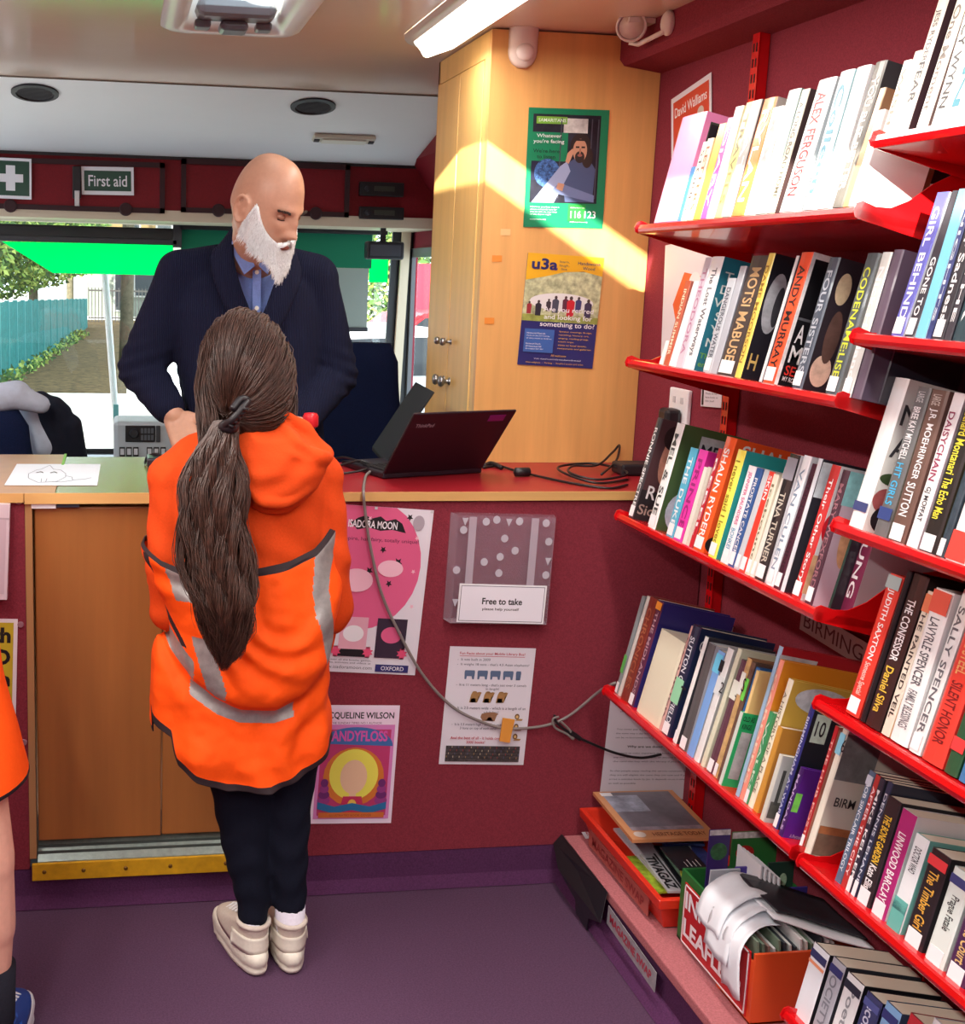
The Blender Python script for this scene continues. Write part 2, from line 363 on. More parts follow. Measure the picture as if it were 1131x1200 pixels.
yrect('blind_sheet',212,436,272,312,YB-.02,.003,blind_mat((44,120,92),.25),bl); yrect('lower_sheet',212,431,312,384,YB-.02,.003,blind_mat((150,158,152),.25),bl)
yrect('bottom_bar',212,431,382,387,YB-.025,.012,DGREY,bl); yrect('roller',210,455,262,272,YB-.05,.04,BLACK,bl,.004)
bl=tag(yrect('side_blind',433,455,290,331,5.37,.002,BG),'narrow bright green blind strip at the right end of the windscreen','blind')
g=tag(yrect('dash_camera',430,474,283,304,4.94,.06,DGREY,None,.008),'dark grey box hung at the top right corner of the windscreen','camera'); obj('mount_arm',B(onY(450,283,4.94).x-.01,onY(450,283,4.94).x+.01,4.95,4.97,onY(450,285,4.94).z,HZC),BLACK,g); o=yrect('camera_face',434,470,287,300,4.937,.003,mat((70,74,82),.3),g)
# cab corner pillar and side soffit
for x0,x1,Y,m_ in ((456,467,5.36,DGREY),(467,477,5.33,CREAM)):
    p=onY(x0,400,Y); q=onY(x1,400,Y); bm=bmesh.new(); prism(bm,[(p.x,Y,HZC+.0),(q.x,Y,HZC+.0),(q.x-.03,Y,.6),(p.x-.03,Y,.6)],(0,.02,0)); o=obj('trim_5',bm,m_); o['kind']='structure'
bm=bmesh.new(); prism(bm,[(1.20,HY,HZ+.02),(XW-.001,HY,HZ-.22),(XW-.001,HY,HZ+.1),(1.2,HY,HZ+.1)],(0,-1.4,.0)); struct('trim_2',bm,REDD)
# soffit over the bookshelves
bm=bmesh.new(); prism(bm,[(1.262,2.998,CH),(1.262,2.998,2.0),(1.275,2.998,1.985),(XW,2.998,1.972),(XW,2.998,CH)],(0,-4.9,0)); struct('trim_3',bm,CARPET)
# ---------------- wardrobe
wd=thing('wardrobe_cabinet',(1.15,3.25,0),'tall honey-coloured plywood cabinet reaching the ceiling behind the counter','cabinet')
WX=.926
obj('front_panel',B(WX,XW-.002,3.0,3.02,.0,CH-.004),WOOD,wd)
obj('top_rail',B(WX,WX+.018,3.022,3.50,1.995,CH-.004),WOOD_L,wd)
obj('bottom_panel',B(WX,WX+.018,3.022,3.50,.0,.90),WOOD_L,wd)
obj('corner_post',B(WX-.0,WX+.022,3.0205,3.05,.90,1.995),WOOD_L,wd)
obj('back_panel',B(WX,XW-.002,3.485,3.50,0,CH-.004),WOOD,wd)
for (y0,y1) in ((3.051,3.262),(3.266,3.484)):
    d=obj('cabinet_door',B(WX-.003,WX+.016,y0,y1,.902,1.992,bev=.002),WOOD_L,wd)
    s_=1 if y0<3.2 else -1
    yk=3.264-s_*.03
    for z,r in ((1.27,.011),(1.16,.016)):
        bm=bmesh.new(); lathe(bm,[(.001,-.030),(r*.8,-.029),(r,-.024),(r*.8,-.017),(r*.35,-.014),(r*.35,-.004),(r*.7,0),(r*.7,.002)],(WX-.004,yk,z),'X'); obj('door_knob',bm,STEEL,d,smooth=True)
# motion sensor + spot lamp + strip lamp + hatch
ms=thing('motion_sensor',onY(612,50,3.0),'white curved motion sensor high on the plywood cabinet','sensor')
bm=bmesh.new(); P=onY(597,28,3.); Q=onY(628,78,3.); xc=(P.x+Q.x)/2; hw=(Q.x-P.x)/2
rings=[]
for t in [i/10 for i in range(11)]:
    z=P.z-.006+(Q.z-P.z)*t; ww=hw*(1 if t<.6 else math.sqrt(max(1-((t-.6)/.42)**2,.02))); dp=.034*(1-.45*t)
    rings.append([Vector((xc+ww*math.cos(a),3.0-max(0,math.sin(a))**.8*dp if math.sin(a)>0 else 3.0,z)) for a in [2*PI*k/20 for k in range(20)]])
loft(bm,rings); obj('sensor_body',bm,mat((222,205,196),.35),ms,smooth=True)
bm=bmesh.new(); ball(bm,(xc,2.978,Q.z+.03),(hw*.62,.012,.022)); obj('sensor_lens',bm,mat((235,222,215),.3),ms,smooth=True)
sp=thing('spot_lamp',onX(760,28,1.23),'white round ceiling spotlight on a bracket at the soffit corner','lamp')
c=onX(740,31,1.205); dr=(Vector((0,0,EYE))-c); dr.z-=.3; dr.normalize()
bm=bmesh.new(); rot=dr.to_track_quat('Z','Y').to_matrix()
def lathe_m(bm,prof,c,rot,seg=28):
    rings=[[c+rot@Vector((max(r,1e-4)*math.cos(a),max(r,1e-4)*math.sin(a),h)) for a in [2*PI*k/seg for k in range(seg)]] for r,h in prof]; loft(bm,rings)
WL=mat((225,215,205),.4)
lathe_m(bm,[(.001,-.05),(.02,-.048),(.034,-.02),(.036,0),(.031,.002),(.029,-.006),(.015,-.02),(.001,-.022)],c,rot); obj('lamp_head',bm,WL,sp,smooth=True)
bm=bmesh.new(); lathe_m(bm,[(.001,-.004),(.028,-.004),(.0285,-.001),(.001,0)],c,rot); obj('lamp_glass',bm,mat((235,225,205),.05),sp,smooth=True)
c2=onX(783,27,1.255); bm=bmesh.new(); tube(bm,[c+Vector((.01,.03,-.03)),c+Vector((.03,.02,-.035)),c2+Vector((-.01,0,-.02)),c2],.006); obj('bracket_arm',bm,WL,sp,smooth=True)
bm=bmesh.new(); ball(bm,c2,(.016,.022,.028)); obj('lamp_base',bm,WL,sp,smooth=True)
bm=bmesh.new(); box(bm,c.x-.01,c2.x+.005,c.y-.01,c.y+.03,CH-.012,CH-.001); tube(bm,[c+Vector((.005,.03,-.01)),(c.x+.005,c.y+.02,CH-.01)],.007); obj('mounting_plate',bm,WL,sp)
# strip lamp (lit)
def strip_lamp(x0,x1,y0,y1,label):
    t=thing('strip_lamp',((x0+x1)/2,(y0+y1)/2,CH),label,'lamp')
    xc,hw=(x0+x1)/2,(x1-x0)/2
    bm=bmesh.new(); rings=[]
    n=14
    for k in range(n+1):
        u=-1+2*k/n; yy=(y0+y1)/2+(y1-y0)/2*u; e=max(0,1-((abs(u)-.93)/.07)**2)**.5 if abs(u)>.93 else 1; e=max(e,.15)
        rings.append([Vector((xc+hw*e*math.cos(a),yy,CH-.001-.034*e*max(0,math.sin(a))**.7)) for a in [PI*j/12 for j in range(13)]])
    loft(bm,rings,cap=False,closed=False); obj('lamp_housing',bm,mat((215,205,190),.25),t,smooth=True)
    bm=bmesh.new(); rings=[]
    for k in range(n+1):
        u=-1+2*k/n; yy=(y0+y1)/2+(y1-y0)/2*.93*u; e=max(0,1-((abs(u)-.95)/.05)**2)**.5 if abs(u)>.95 else 1; e=max(e,.3)
        rings.append([Vector((xc+hw*.84*e*math.cos(a),yy,CH-.006-.040*max(0,math.sin(a))**.7)) for a in [PI*j/12 for j in range(13)]])
    loft(bm,rings,cap=False,closed=False); obj('lamp_diffuser',bm,mat((255,244,225),.3,emit=5),t,smooth=True)
    return t
strip_lamp(.735,.885,1.9,3.24,'long lit fluorescent strip lamp on the ceiling in front of the plywood cabinet')
strip_lamp(.735,.885,.1,1.44,'long lit ceiling strip lamp over the bookshelves, behind the camera')
strip_lamp(-.625,-.475,.9,2.24,'long lit ceiling strip lamp on the left, outside the photo')
strip_lamp(-.625,-.475,-1.0,.34,'long lit ceiling strip lamp on the left, further back in the bus')
strip_lamp(.735,.885,-1.7,-.36,'long lit ceiling strip lamp on the right, at the back of the bus')
# roof hatch
ht=thing('roof_hatch',((HX0+HX1)/2,(HY0+HY1)/2,CH),'white roof hatch with grey handle bar in the ceiling, at the top of the photo','hatch')
def rrect(x0,x1,y0,y1,r,n=6):
    out=[]
    for cx,cy,a in ((x1-r,y1-r,0),(x0+r,y1-r,PI/2),(x0+r,y0+r,PI),(x1-r,y0+r,3*PI/2)):
        for k in range(n+1): out.append((cx+r*math.cos(a+PI/2*k/n),cy+r*math.sin(a+PI/2*k/n)))
    return out
bm=bmesh.new(); rg=[]
for d,z,r in ((-.045,CH-.001,.06),(-.045,CH-.012,.06),(-.03,CH-.02,.055),(0,CH-.018,.04),(.02,CH+.0,.03),(.03,CH+.10,.03)):
    rg.append([Vector((x,y,z)) for x,y in rrect(HX0+d,HX1-d,HY0+d,HY1-d,r)])
loft(bm,rg,cap=False); obj('hatch_frame',bm,mat((222,222,220),.25),ht,smooth=True)
obj('hatch_dome',B(HX0+.02,HX1-.02,HY0+.02,HY1-.02,CH+.09,CH+.1,bev=.002),GLASSM,ht)
bm=B(.19,.385,2.97,3.07,CH-.012,CH+.03,bev=.02); obj('handle_bar',bm,mat((120,122,128),.3),ht)
bm=B(.25,.32,3.02,3.10,CH-.035,CH-.012,bev=.01); obj('hatch_handle',bm,mat((95,98,106),.3),ht)
for sx in (.21,.36): obj('hinge',B(sx-.02,sx+.02,3.04,3.09,CH-.028,CH-.008,bev=.006),mat((95,98,106),.3),ht)
# ---------------- counter
YC=2.58; ZT=.968
ct=thing('service_counter',(.1,2.8,0),'long service counter faced in dark red carpet with a wooden edge','counter')
obj('carpet_panel',B(-1.115,-.197,YC+.002,YC+.03,.094,.944),CARPET,ct)
obj('carpet_panel',B(.352,XW-.004,YC+.002,YC+.03,.094,.944),CARPET,ct)
obj('door_post',B(-.196,-.181,YC,YC+.05,.12,.944),mat((176,130,84),.45),ct)
obj('door_post',B(.332,.351,YC,YC+.05,.12,.944),mat((176,130,84),.45),ct)
d=obj('counter_door',B(-.177,.101,YC+.012,YC+.032,.157,.934,bev=.003),WOOD_D,ct)
obj('counter_door',B(.103,.331,YC+.016,YC+.034,.157,.934,bev=.003),WOOD_D,ct)
bm=bmesh.new(); prism(bm,[(-.178,YC-.012,.118),(-.178,YC+.04,.15),(-.178,YC+.04,.12),(-.178,YC-.012,.10)],(.512,0,0)); obj('sill_plate',bm,GALV,ct)
for y,z in ((YC+.006,.131),(YC+.02,.139)): obj('sill_groove',B(-.178,.333,y-.0015,y+.0015,z-.002,z+.0035),mat((70,80,76),.5),ct)
ys=obj('yellow_nosing',B(-.19,.338,YC-.02,YC-.012,.076,.116,bev=.001),mat((206,156,22),.55,'n',.4,scale=40,amt=.15,bump=.05),ct)
for x in (-.163,-.075,.02,.122,.25): 
    bm=bmesh.new(); ball(bm,(x,YC-.0205,.097),(.005,.003,.005),10,6); obj('rivet',bm,mat((120,84,30),.4,metal=.5),ys)
obj('top_worktop',B(.352,XW-.004,YC-.004,2.998,.95,ZT),mat((150,26,36),.38,'n',.5,scale=5,amt=.06,bump=0),ct)
obj('flap_worktop',B(-.13,.350,YC-.004,3.085,.95,ZT),mat((120,98,58),.22,'wood',.6,scale=22,amt=.06,bump=0),ct)
obj('left_worktop',B(-1.115,-.132,YC-.004,3.125,.95,ZT),mat((172,124,80),.35,'wood',.5,scale=22,amt=.08,bump=0),ct)
obj('wood_edge',B(-1.115,-.198,YC-.008,YC-.004,.948,ZT+.0004),EDGE,ct); obj('wood_edge',B(-.196,.350,YC-.008,YC-.004,.945,ZT+.0004),EDGE,ct); obj('wood_edge',B(.352,XW-.004,YC-.008,YC-.004,.948,ZT+.0004),EDGE,ct)
obj('hinge_plate',B(-.182,-.13,YC-.002,YC+.012,.934,.949),WHITE,ct); obj('hinge_plate',B(-.128,-.08,YC-.002,YC+.012,.936,.949),mat((40,42,60),.5),ct)
obj('back_board',B(-1.115,WX-.01,3.06,3.08,0,.95),WOOD_D,ct)
obj('joint_strip',B(-.134,-.128,2.95,3.12,ZT,ZT+.003),mat((120,190,60),.5),ct)
bm=bmesh.new()
for x,y in ((22,588),(450,580),(640,580),(24,732),(28,870)):
    p=onY(x,y,YC); lathe(bm,[(.001,-.002),(.006,-.002),(.007,.0),(.0072,.003)],(p.x,YC,p.z),'Y',12)
sc_=obj('screw_cap',bm,mat((150,110,120),.4),ct); sc_['kind']='stuff'
# ---------------- wheel-arch ledge along the right wall
lg=thing('carpeted_ledge',(1.2,1.5,0),'low carpeted ledge along the right wall carrying the trays','ledge')
obj('ledge_top',B(1.073,XW-.004,-1.9,2.575,.096,.12,bev=.004),CARPET_L,lg)
bm=bmesh.new(); prism(bm,[(1.085,2.575,.095),(1.085,2.575,.03),(1.055,2.575,.002),(XW-.004,2.575,.002),(XW-.004,2.575,.095)],(0,-4.4,0)); obj('ledge_riser',bm,PURPLE_D,lg)
tape=bmesh.new(); P=[(1.07,2.585,.125),(1.055,2.5,.125),(1.062,2.38,.07),(1.05,2.42,.0),(1.02,2.5,.04)]
prism(tape,[(1.069,2.574,.123),(1.069,2.30,.123),(1.045,2.27,.068),(1.048,2.36,.03),(1.035,2.50,.075),(1.05,2.574,.10)],(-.002,0,.0)); prism(tape,[(1.046,2.42,.066),(1.046,2.33,.066),(1.05,2.35,.004),(1.048,2.41,.012)],(-.002,0,0))
obj('black_tape',tape,mat((28,30,34),.35),lg)
# ---------------- shelves on the right wall
ZS1=[1.549,1.263,.922,.515]; ZS2=[1.650,1.362,1.071,.782,.512,.237]
TILT=math.radians(12.5)
def upright(y,z0,z1,label):
    t=thing('shelf_upright',(XW,y,z0),label,'rail','slotted shelf rails')
    bm=bmesh.new(); box(bm,XW-.024,XW-.002,y-.014,y-.011,z0,z1); box(bm,XW-.024,XW-.002,y+.011,y+.014,z0,z1); box(bm,XW-.026,XW-.023,y-.014,y+.014,z0,z1); obj('rail_channel',bm,RED,t)
    bm=bmesh.new(); z=z0+.02
    while z<z1-.02:
        for s_ in (-.006,.006): box(bm,XW-.0275,XW-.0262,y+s_-.0018,y+s_+.0018,z,z+.018)
        z+=.032
    o=obj('slots',bm,mat((50,4,8),.8),t); o['kind']='stuff'
upright(2.20+.29,.125,1.975,'red slotted metal rail running up the right wall behind the far bay of shelves')
upright(1.678,.125,1.975,'red slotted metal rail on the right wall between the two bays of shelves')
upright(.90,.125,1.975,'red slotted metal rail on the right wall at the near end of the near bay')
def shelf(z,y0,y1,label):
    """y1 far end, y0 near end; lip bottom at height z"""
    t=thing('wall_shelf',(1.37,(y0+y1)/2,z),label,'shelf','red metal book shelves')
    dx=XW-.028-1.10; dz=-dx*math.tan(TILT)*.8
    bm=bmesh.new()
    prof=[(1.100,z+.004),(1.098,z+.010),(1.101,z+.018),(1.106,z+.019),(1.109,z+.015),(XW-.028,z+.013+dz),(XW-.028,z+.008+dz),(1.108,z),(1.103,z)]
    prism(bm,[(x,y1,q) for x,q in prof],(0,y0-y1,0)); obj('shelf_tray',bm,RED,t)
    for y,nm in ((y1,.0),(y0,.0)):
        s_=-1 if y==y1 else 1
        pr=[(1.097,z+.003),(1.094,z+.012),(1.099,z+.024),(1.108,z+.027),(1.13,z+.019),(1.155,z+.018),(1.185,z+.030),(1.22,z+.055),(1.26,z+.075),(XW-.028,z+.085),(XW-.028,z-.02+dz),(1.112,z-.002)]
        bm=bmesh.new(); prism(bm,[(x,y,q) for x,q in pr],(0,.0022*s_,0)); obj('end_bracket',bm,RED,t)
BAY1=(1.688,2.463); BAY2=(.905,1.668)
for z,n in zip(ZS1,('top','second','third','bottom')): shelf(z,*BAY1,'red metal shelf, %s of the far bay beside the plywood cabinet'%n)
for z,n in zip(ZS2,('top','second','third','fourth','fifth','lowest')): shelf(z,*BAY2,'red metal shelf, %s of the near bay at the right edge'%n)
# ---------------- books
def project(p):
    c=M3@(Vector(p)-Vector((0,0,EYE))); return c.x/c.z*FPX+CX, c.y/c.z*FPX+CY
def find_y(xpx,X,z):
    lo,hi=.6,3.2
    for _ in range(40):
        m=(lo+hi)/2
        if project((X,m,z))[0]>xpx: lo=m
        else: hi=m
    return (lo+hi)/2
PAGE=mat((226,216,196),.8); LABW=mat((238,238,240),.4)
def book_mesh(name,d,t,h,ms,mc,hard):
    c=.0022 if hard else .0006
    bm=bmesh.new()
    if hard: out=[(d,0),(.0018,0),(0,-.12*t),(-.0009,-.5*t),(0,-.88*t),(.0018,-t),(d,-t),(d,-t+c),(.007,-t+c),(.007,-c),(d,-c)]
    else: out=[(d,0),(.0015,0),(0,-.08*t),(0,-.5*t),(0,-.92*t),(.0015,-t),(d,-t),(d,-t+c),(.003,-t+c),(.003,-c),(d,-c)]
    n=len(out); a=[bm.verts.new((x,y,0)) for x,y in out]; b=[bm.verts.new((x,y,h)) for x,y in out]
    bm.faces.new(a).material_index=1; bm.faces.new(b[::-1]).material_index=1
    for i in range(n):
        f=bm.faces.new([a[i],b[i],b[(i+1)%n],a[(i+1)%n]]); f.material_index=0 if 1<=i<=4 else 1
    o=obj(name,bm,[ms,mc])
    return o
NB=[0]
US=(('white edge, black',.28),('orange-spined hardback with black cover',.28),('black portrait cover',.3),('smiling portrait',.45),('thin capitals and a portrait',.3),('teal lettered',.3),('bright green photo',.28),('old street photo',.38),('wide purple cover',.32),('black cover and white sticker',.5),('tower silhouettes',.35),('leafy cover',.4),('pale satin',.35),('wedding photo',.5),('dark illustrated',.8))
def book(row):
    x0,x1,z,X,yt,sc,cc_,title,tc,lab,o_ = row
    zb=z; Y=find_y(x0,X,zb); Y2=find_y(x1,X,zb); t=max(Y-Y2,.004)-.0006
    tilt=TILT+random.uniform(-.02,.02); sn,cs=math.sin(tilt),math.cos(tilt)
    lo,hi=.05,.5
    for _ in range(30):
        m=(lo+hi)/2
        if project((X+m*sn,Y,zb+m*cs))[1]<yt: hi=m
        else: lo=m
    h=lo; hard=o_.get('hard',h>.225)
    if o_.get('h'): h=o_['h']
    dmax=(XW-.030-X)*.97/cs-h*0; d=o_.get('d',min(h*.66,dmax-.004))
    # keep the leaning back edge off the wall
    d=min(d,(XW-.032-X-h*sn)/cs*1.0) if d>(XW-.032-X-h*sn)/cs else d
    d=max(d,.10)
    ms=mat(sc,o_.get('r',.32),o_.get('k'),.5,scale=60,amt=.3,bump=0,coat=.15); mc=mat(cc_,.32,o_.get('k2'),.5,scale=o_.get('ks',28),amt=o_.get('ka',.6),bump=0,coat=.15)
    o=book_mesh('book',d,t,h,ms,mc,hard)
    o.matrix_basis=Matrix.Translation((X,Y-.0003,zb+.0005)) @ Matrix.Rotation(tilt,4,'Y')
    tag(o,lab,'book',o_['g'])
    mg=.004 if hard else .0004
    obj('pages',B(.008 if hard else .0032,d-mg,-t+.0025 if t>.007 else -t*.7,-.0025 if t>.007 else -t*.3,mg,h-mg),PAGE,o,local=True)
    e=-.0012 if hard else -.0005
    if title:
        parts=title if isinstance(title,list) else [(title,.10,.88,tc)]
        for s,a,b,c in parts:
            tw=t*.5
            text('spine_title',s,o,(e,-t*.5+tw/2,h*(1-a)),(0,0,-1),(0,-1,0),h*(b-a),tw,mat(c,.4),.015)
    if o_.get('wl',0):
        obj('spine_label',B(e-.0004,e,-t+t*.14,-t*.12,h*.02,h*.02+.024),LABW,o,local=True)
    if o_.get('st'):   # coloured stickers: (colour, v0, v1, text)
        for c,v0,v1,tx in o_['st']:
            s_=obj('sticker',B(e-.0005,e,-t+t*.02,-t*.02,h*v0,h*v1),mat(c,.5),o,local=True)
            if tx: text('lettering',tx,s_,(e-.0007,-t*.85,h*v0+h*(v1-v0)*.2),(0,-1,0),(0,0,1),t*.6,h*(v1-v0)*.6,BLACK)
    us=next((v for k_,v in US if k_ in lab),1)
    for art in o_.get('art',()):
        kind=art[0]
        if kind=='t':   # lettering on the front cover: text,u,v,w,h,colour
            _,s,u,v,w_,h_,c=art; text('cover_title',s,o,(u*d*us,-t-.0007,v*h),(1,0,0),(0,0,1),w_*d*us,h_*h,mat(c,.4),.012)
        else:           # patch polygon in u,v
            NB[0]=(NB[0]+1)%4
            _,pts,c=art; bm=bmesh.new(); bm.faces.new([bm.verts.new((u*d*us,-t-.0002-.0001*NB[0],v*h)) for u,v in pts]); bmesh.ops.triangulate(bm,faces=bm.faces[:])
            obj('cover_picture',bm,mat(c,.4,'n',.4,scale=50,amt=.25,bump=0),o,local=True)
    return o
W_=(236,236,236); K=(24,24,28)
def row_books(rows,zs,place,g,X=1.118,dz=.017,end=None):
    for i,r in enumerate(rows):
        x0,yt,sc,cv,title,tc,lab=r[:7]; o_=dict(r[7]) if len(r)>7 else {}
        x1=o_.get('x1', rows[i+1][0] if i+1<len(rows) else end)
        o_['g']=g
        book((x0,x1,zs+dz+o_.get('dz',0),X+o_.get('dx',0),yt,sc,cv,title,tc,lab+' '+place,o_))
HEAD=lambda cx,cy,r,c:('p',disc(cx,cy,r,r*.8,16),c)
# far bay, top shelf
row_books([
(765.5,138,(240,160,200),(232,140,190),None,W_,'pink hardback with dark illustrated cover, leftmost',{'hard':True,'d':.15,'art':[('p',rect(.12,.03,.97,.92),(66,72,60)),('p',rect(.14,.62,.95,.9),(30,26,34)),('p',disc(.5,.6,.28,.1),(196,150,60)),('t','T',.62,.74,.2,.12,(225,215,190)),('t','A',.3,.45,.22,.13,(225,215,190))]}),
(793,196,(70,130,190),(225,230,235),None,W_,'thin blue-edged white paperback beside the pink hardback',{}),
(797.5,167,(240,236,225),(236,230,214),'STORIES',(90,80,80),'cream paperback with small dark dots',{}),
(804,163,(228,214,190),(206,180,140),'LETTERS',(150,90,60),'tan paperback with brown spine letters',{}),
(811,146,(246,176,72),(80,76,100),None,(200,90,60),'orange-yellow spined paperback with dark cover',{}),
(820,139,(232,80,160),(226,222,226),'DIARY',W_,'magenta-topped white paperback',{}),
(827,126,(238,236,228),(222,218,200),None,K,'white spotted paperback left of the yellow-grey one',{}),
(836,121,(206,196,120),(150,150,150),'TRAVELS',(120,110,70),'yellow and grey paperback',{}),
(845,119,(160,160,158),(70,74,80),'KATIE',W_,'grey paperback with large pale capital letters',{}),
(856,117,(240,134,70),(178,172,168),'RYLAN',W_,'orange-spined hardback with big white letters',{'hard':True}),
(871,127,(240,240,238),(196,196,196),'MEMOIR',(180,180,180),'plain white paperback right of the orange-spined hardback',{}),
(884,107,(190,212,206),(96,124,120),'VOICES',(235,240,240),'pale teal hardback with a darker cover',{'hard':True}),
(898,106,(200,196,176),(62,44,44),'A LONG ROAD HOME',(90,84,70),'grey-spined hardback with dark brown cover',{'x1':907}),
(912,95,(244,244,242),(196,202,206),'ALEX FERGUSON',(170,24,34),'large white hardback with tall red capitals on its spine',{'hard':True,'x1':932,'art':[('t','F',.12,.62,.3,.16,(190,20,40))]}),
(939,85,(206,224,228),(150,196,206),'Colleen',(90,150,170),'pale blue hardback with blue script',{'x1':955}),
(956,80,(244,244,244),(240,240,240),None,K,'plain white wide-spined hardback',{'x1':972}),
(974,74,(112,110,104),(58,58,62),'YOU BUT BETTER',(240,238,230),'charcoal hardback with white spine letters',{'hard':True}),
(987,104,(190,150,104),(150,110,80),None,(90,60,40),'short brown paperback beside the charcoal hardback',{}),
(994,130,(244,244,244),(240,240,240),None,K,'white paperback',{'x1':1003}),
(1004,160,(52,56,66),(40,42,50),None,W_,'dark hardback with light blue corner, rightmost',{'hard':True,'x1':1012,'dx':.03,'dz':-.006,'d':.17,'art':[('p',rect(.0,.85,.7,.98),(60,190,220)),('t','RI',.55,.45,.3,.12,W_)]}),
],ZS1[0],'on far bay top shelf','books on the far bay top shelf',dz=.021)
# far bay, second shelf
row_books([
(772,409,(236,236,230),(236,236,230),None,K,'very short white booklet at the left end',{'x1':776}),
(777,329,(186,84,52),(150,70,50),'INDIAN SUMMER',(240,220,190),'slim rust-brown paperback',{}),
(783,329,(240,238,236),(50,44,50),None,(60,60,70),'slim white paperback with a black lower cover',{}),
(791,302,(206,196,208),(190,180,196),'THEODORA',(180,120,150),'mauve-topped pale hardback',{'x1':799}),
(799,301,(242,242,242),(40,120,140),'The Lost Waterways',(90,90,100),'white-spined hardback with teal lettered cover',{'hard':True,'x1':812,'art':[('t','T\nD\nW\nS\nY\nN',.1,.22,.75,.66,(225,235,230)),('t','The\nend',.12,.04,.6,.12,(120,180,80))]}),
(823,326,(188,194,200),(150,156,164),'DANGEROUS WATERS',(70,76,90),'small grey paperback with dotted dark spine letters',{'wl':1}),
(832,312,(176,180,188),(120,124,132),None,W_,'silvery paperback',{}),
(839,300,(70,58,54),(44,42,66),'MOTSI MABUSE',(206,170,120),'dark brown hardback with tan capitals and a white label',{'hard':True,'wl':1,'art':[('p',rect(.1,.55,.95,.75),(170,104,80)),('t','Z',.3,.06,.4,.1,(200,160,70))]}),
(860,297,(236,210,96),(34,34,42),'DAME MOORSON',(150,110,40),'yellow-spined hardback with a black portrait cover',{'hard':True,'x1':867,'art':[('p',disc(.55,.62,.42,.24),(170,174,180)),('p',disc(.75,.6,.2,.16),(60,60,66)),('t','H',.18,.08,.34,.13,(214,190,110))]}),
(889,300,(225,225,225),(70,70,80),None,K,'thin pale book squeezed left of the orange spine',{'x1':892}),
(893,296,(238,84,44),(24,24,28),'ANDY MURRAY',(40,24,24),'orange-spined hardback with black cover and big white initials',{'hard':True,'x1':907,'wl':1,'art':[('p',rect(.0,.0,.16,1),W_),('p',rect(.0,.955,1,1),W_),('p',rect(.16,.5,1,.52),(90,92,98)),('t','A',.3,.33,.36,.14,W_),('t','M',.28,.18,.5,.13,W_),('t','SE',.28,.085,.45,.075,(220,60,50)),('t','MY RO',.28,.04,.5,.035,W_)]}),
(927,302,(74,84,98),(40,32,40),'FOUR SISTERS',(180,186,194),'slate blue hardback with pale thin capitals and a portrait cover',{'hard':True,'x1':939,'wl':1,'art':[('p',disc(.5,.78,.3,.12),(190,170,140)),('p',disc(.55,.16,.42,.12),(212,184,164)),('p',disc(.62,.42,.3,.2),(90,66,60))]}),
(966,297,(78,88,92),(150,154,150),'CODENAME:LISE',(206,216,60),'dark grey hardback with yellow-green capitals',{'wl':1,'x1':980}),
(985,296,(210,212,206),(92,76,94),'Nick Harland',W_,'white-topped hardback with pale script',{'wl':1,'x1':996}),
(997,293,(96,82,98),(78,66,84),'',W_,'tall dark purple hardback with glossy wide cover',{'hard':True,'x1':1008,'d':.19}),
(1020,330,(56,60,74),(40,42,54),'THE WHITE BIRD',W_,'navy hardback with small white letters, rightmost',{'x1':1030,'dx':.03,'dz':-.004}),
],ZS1[1],'on far bay second shelf','books on the far bay second shelf')
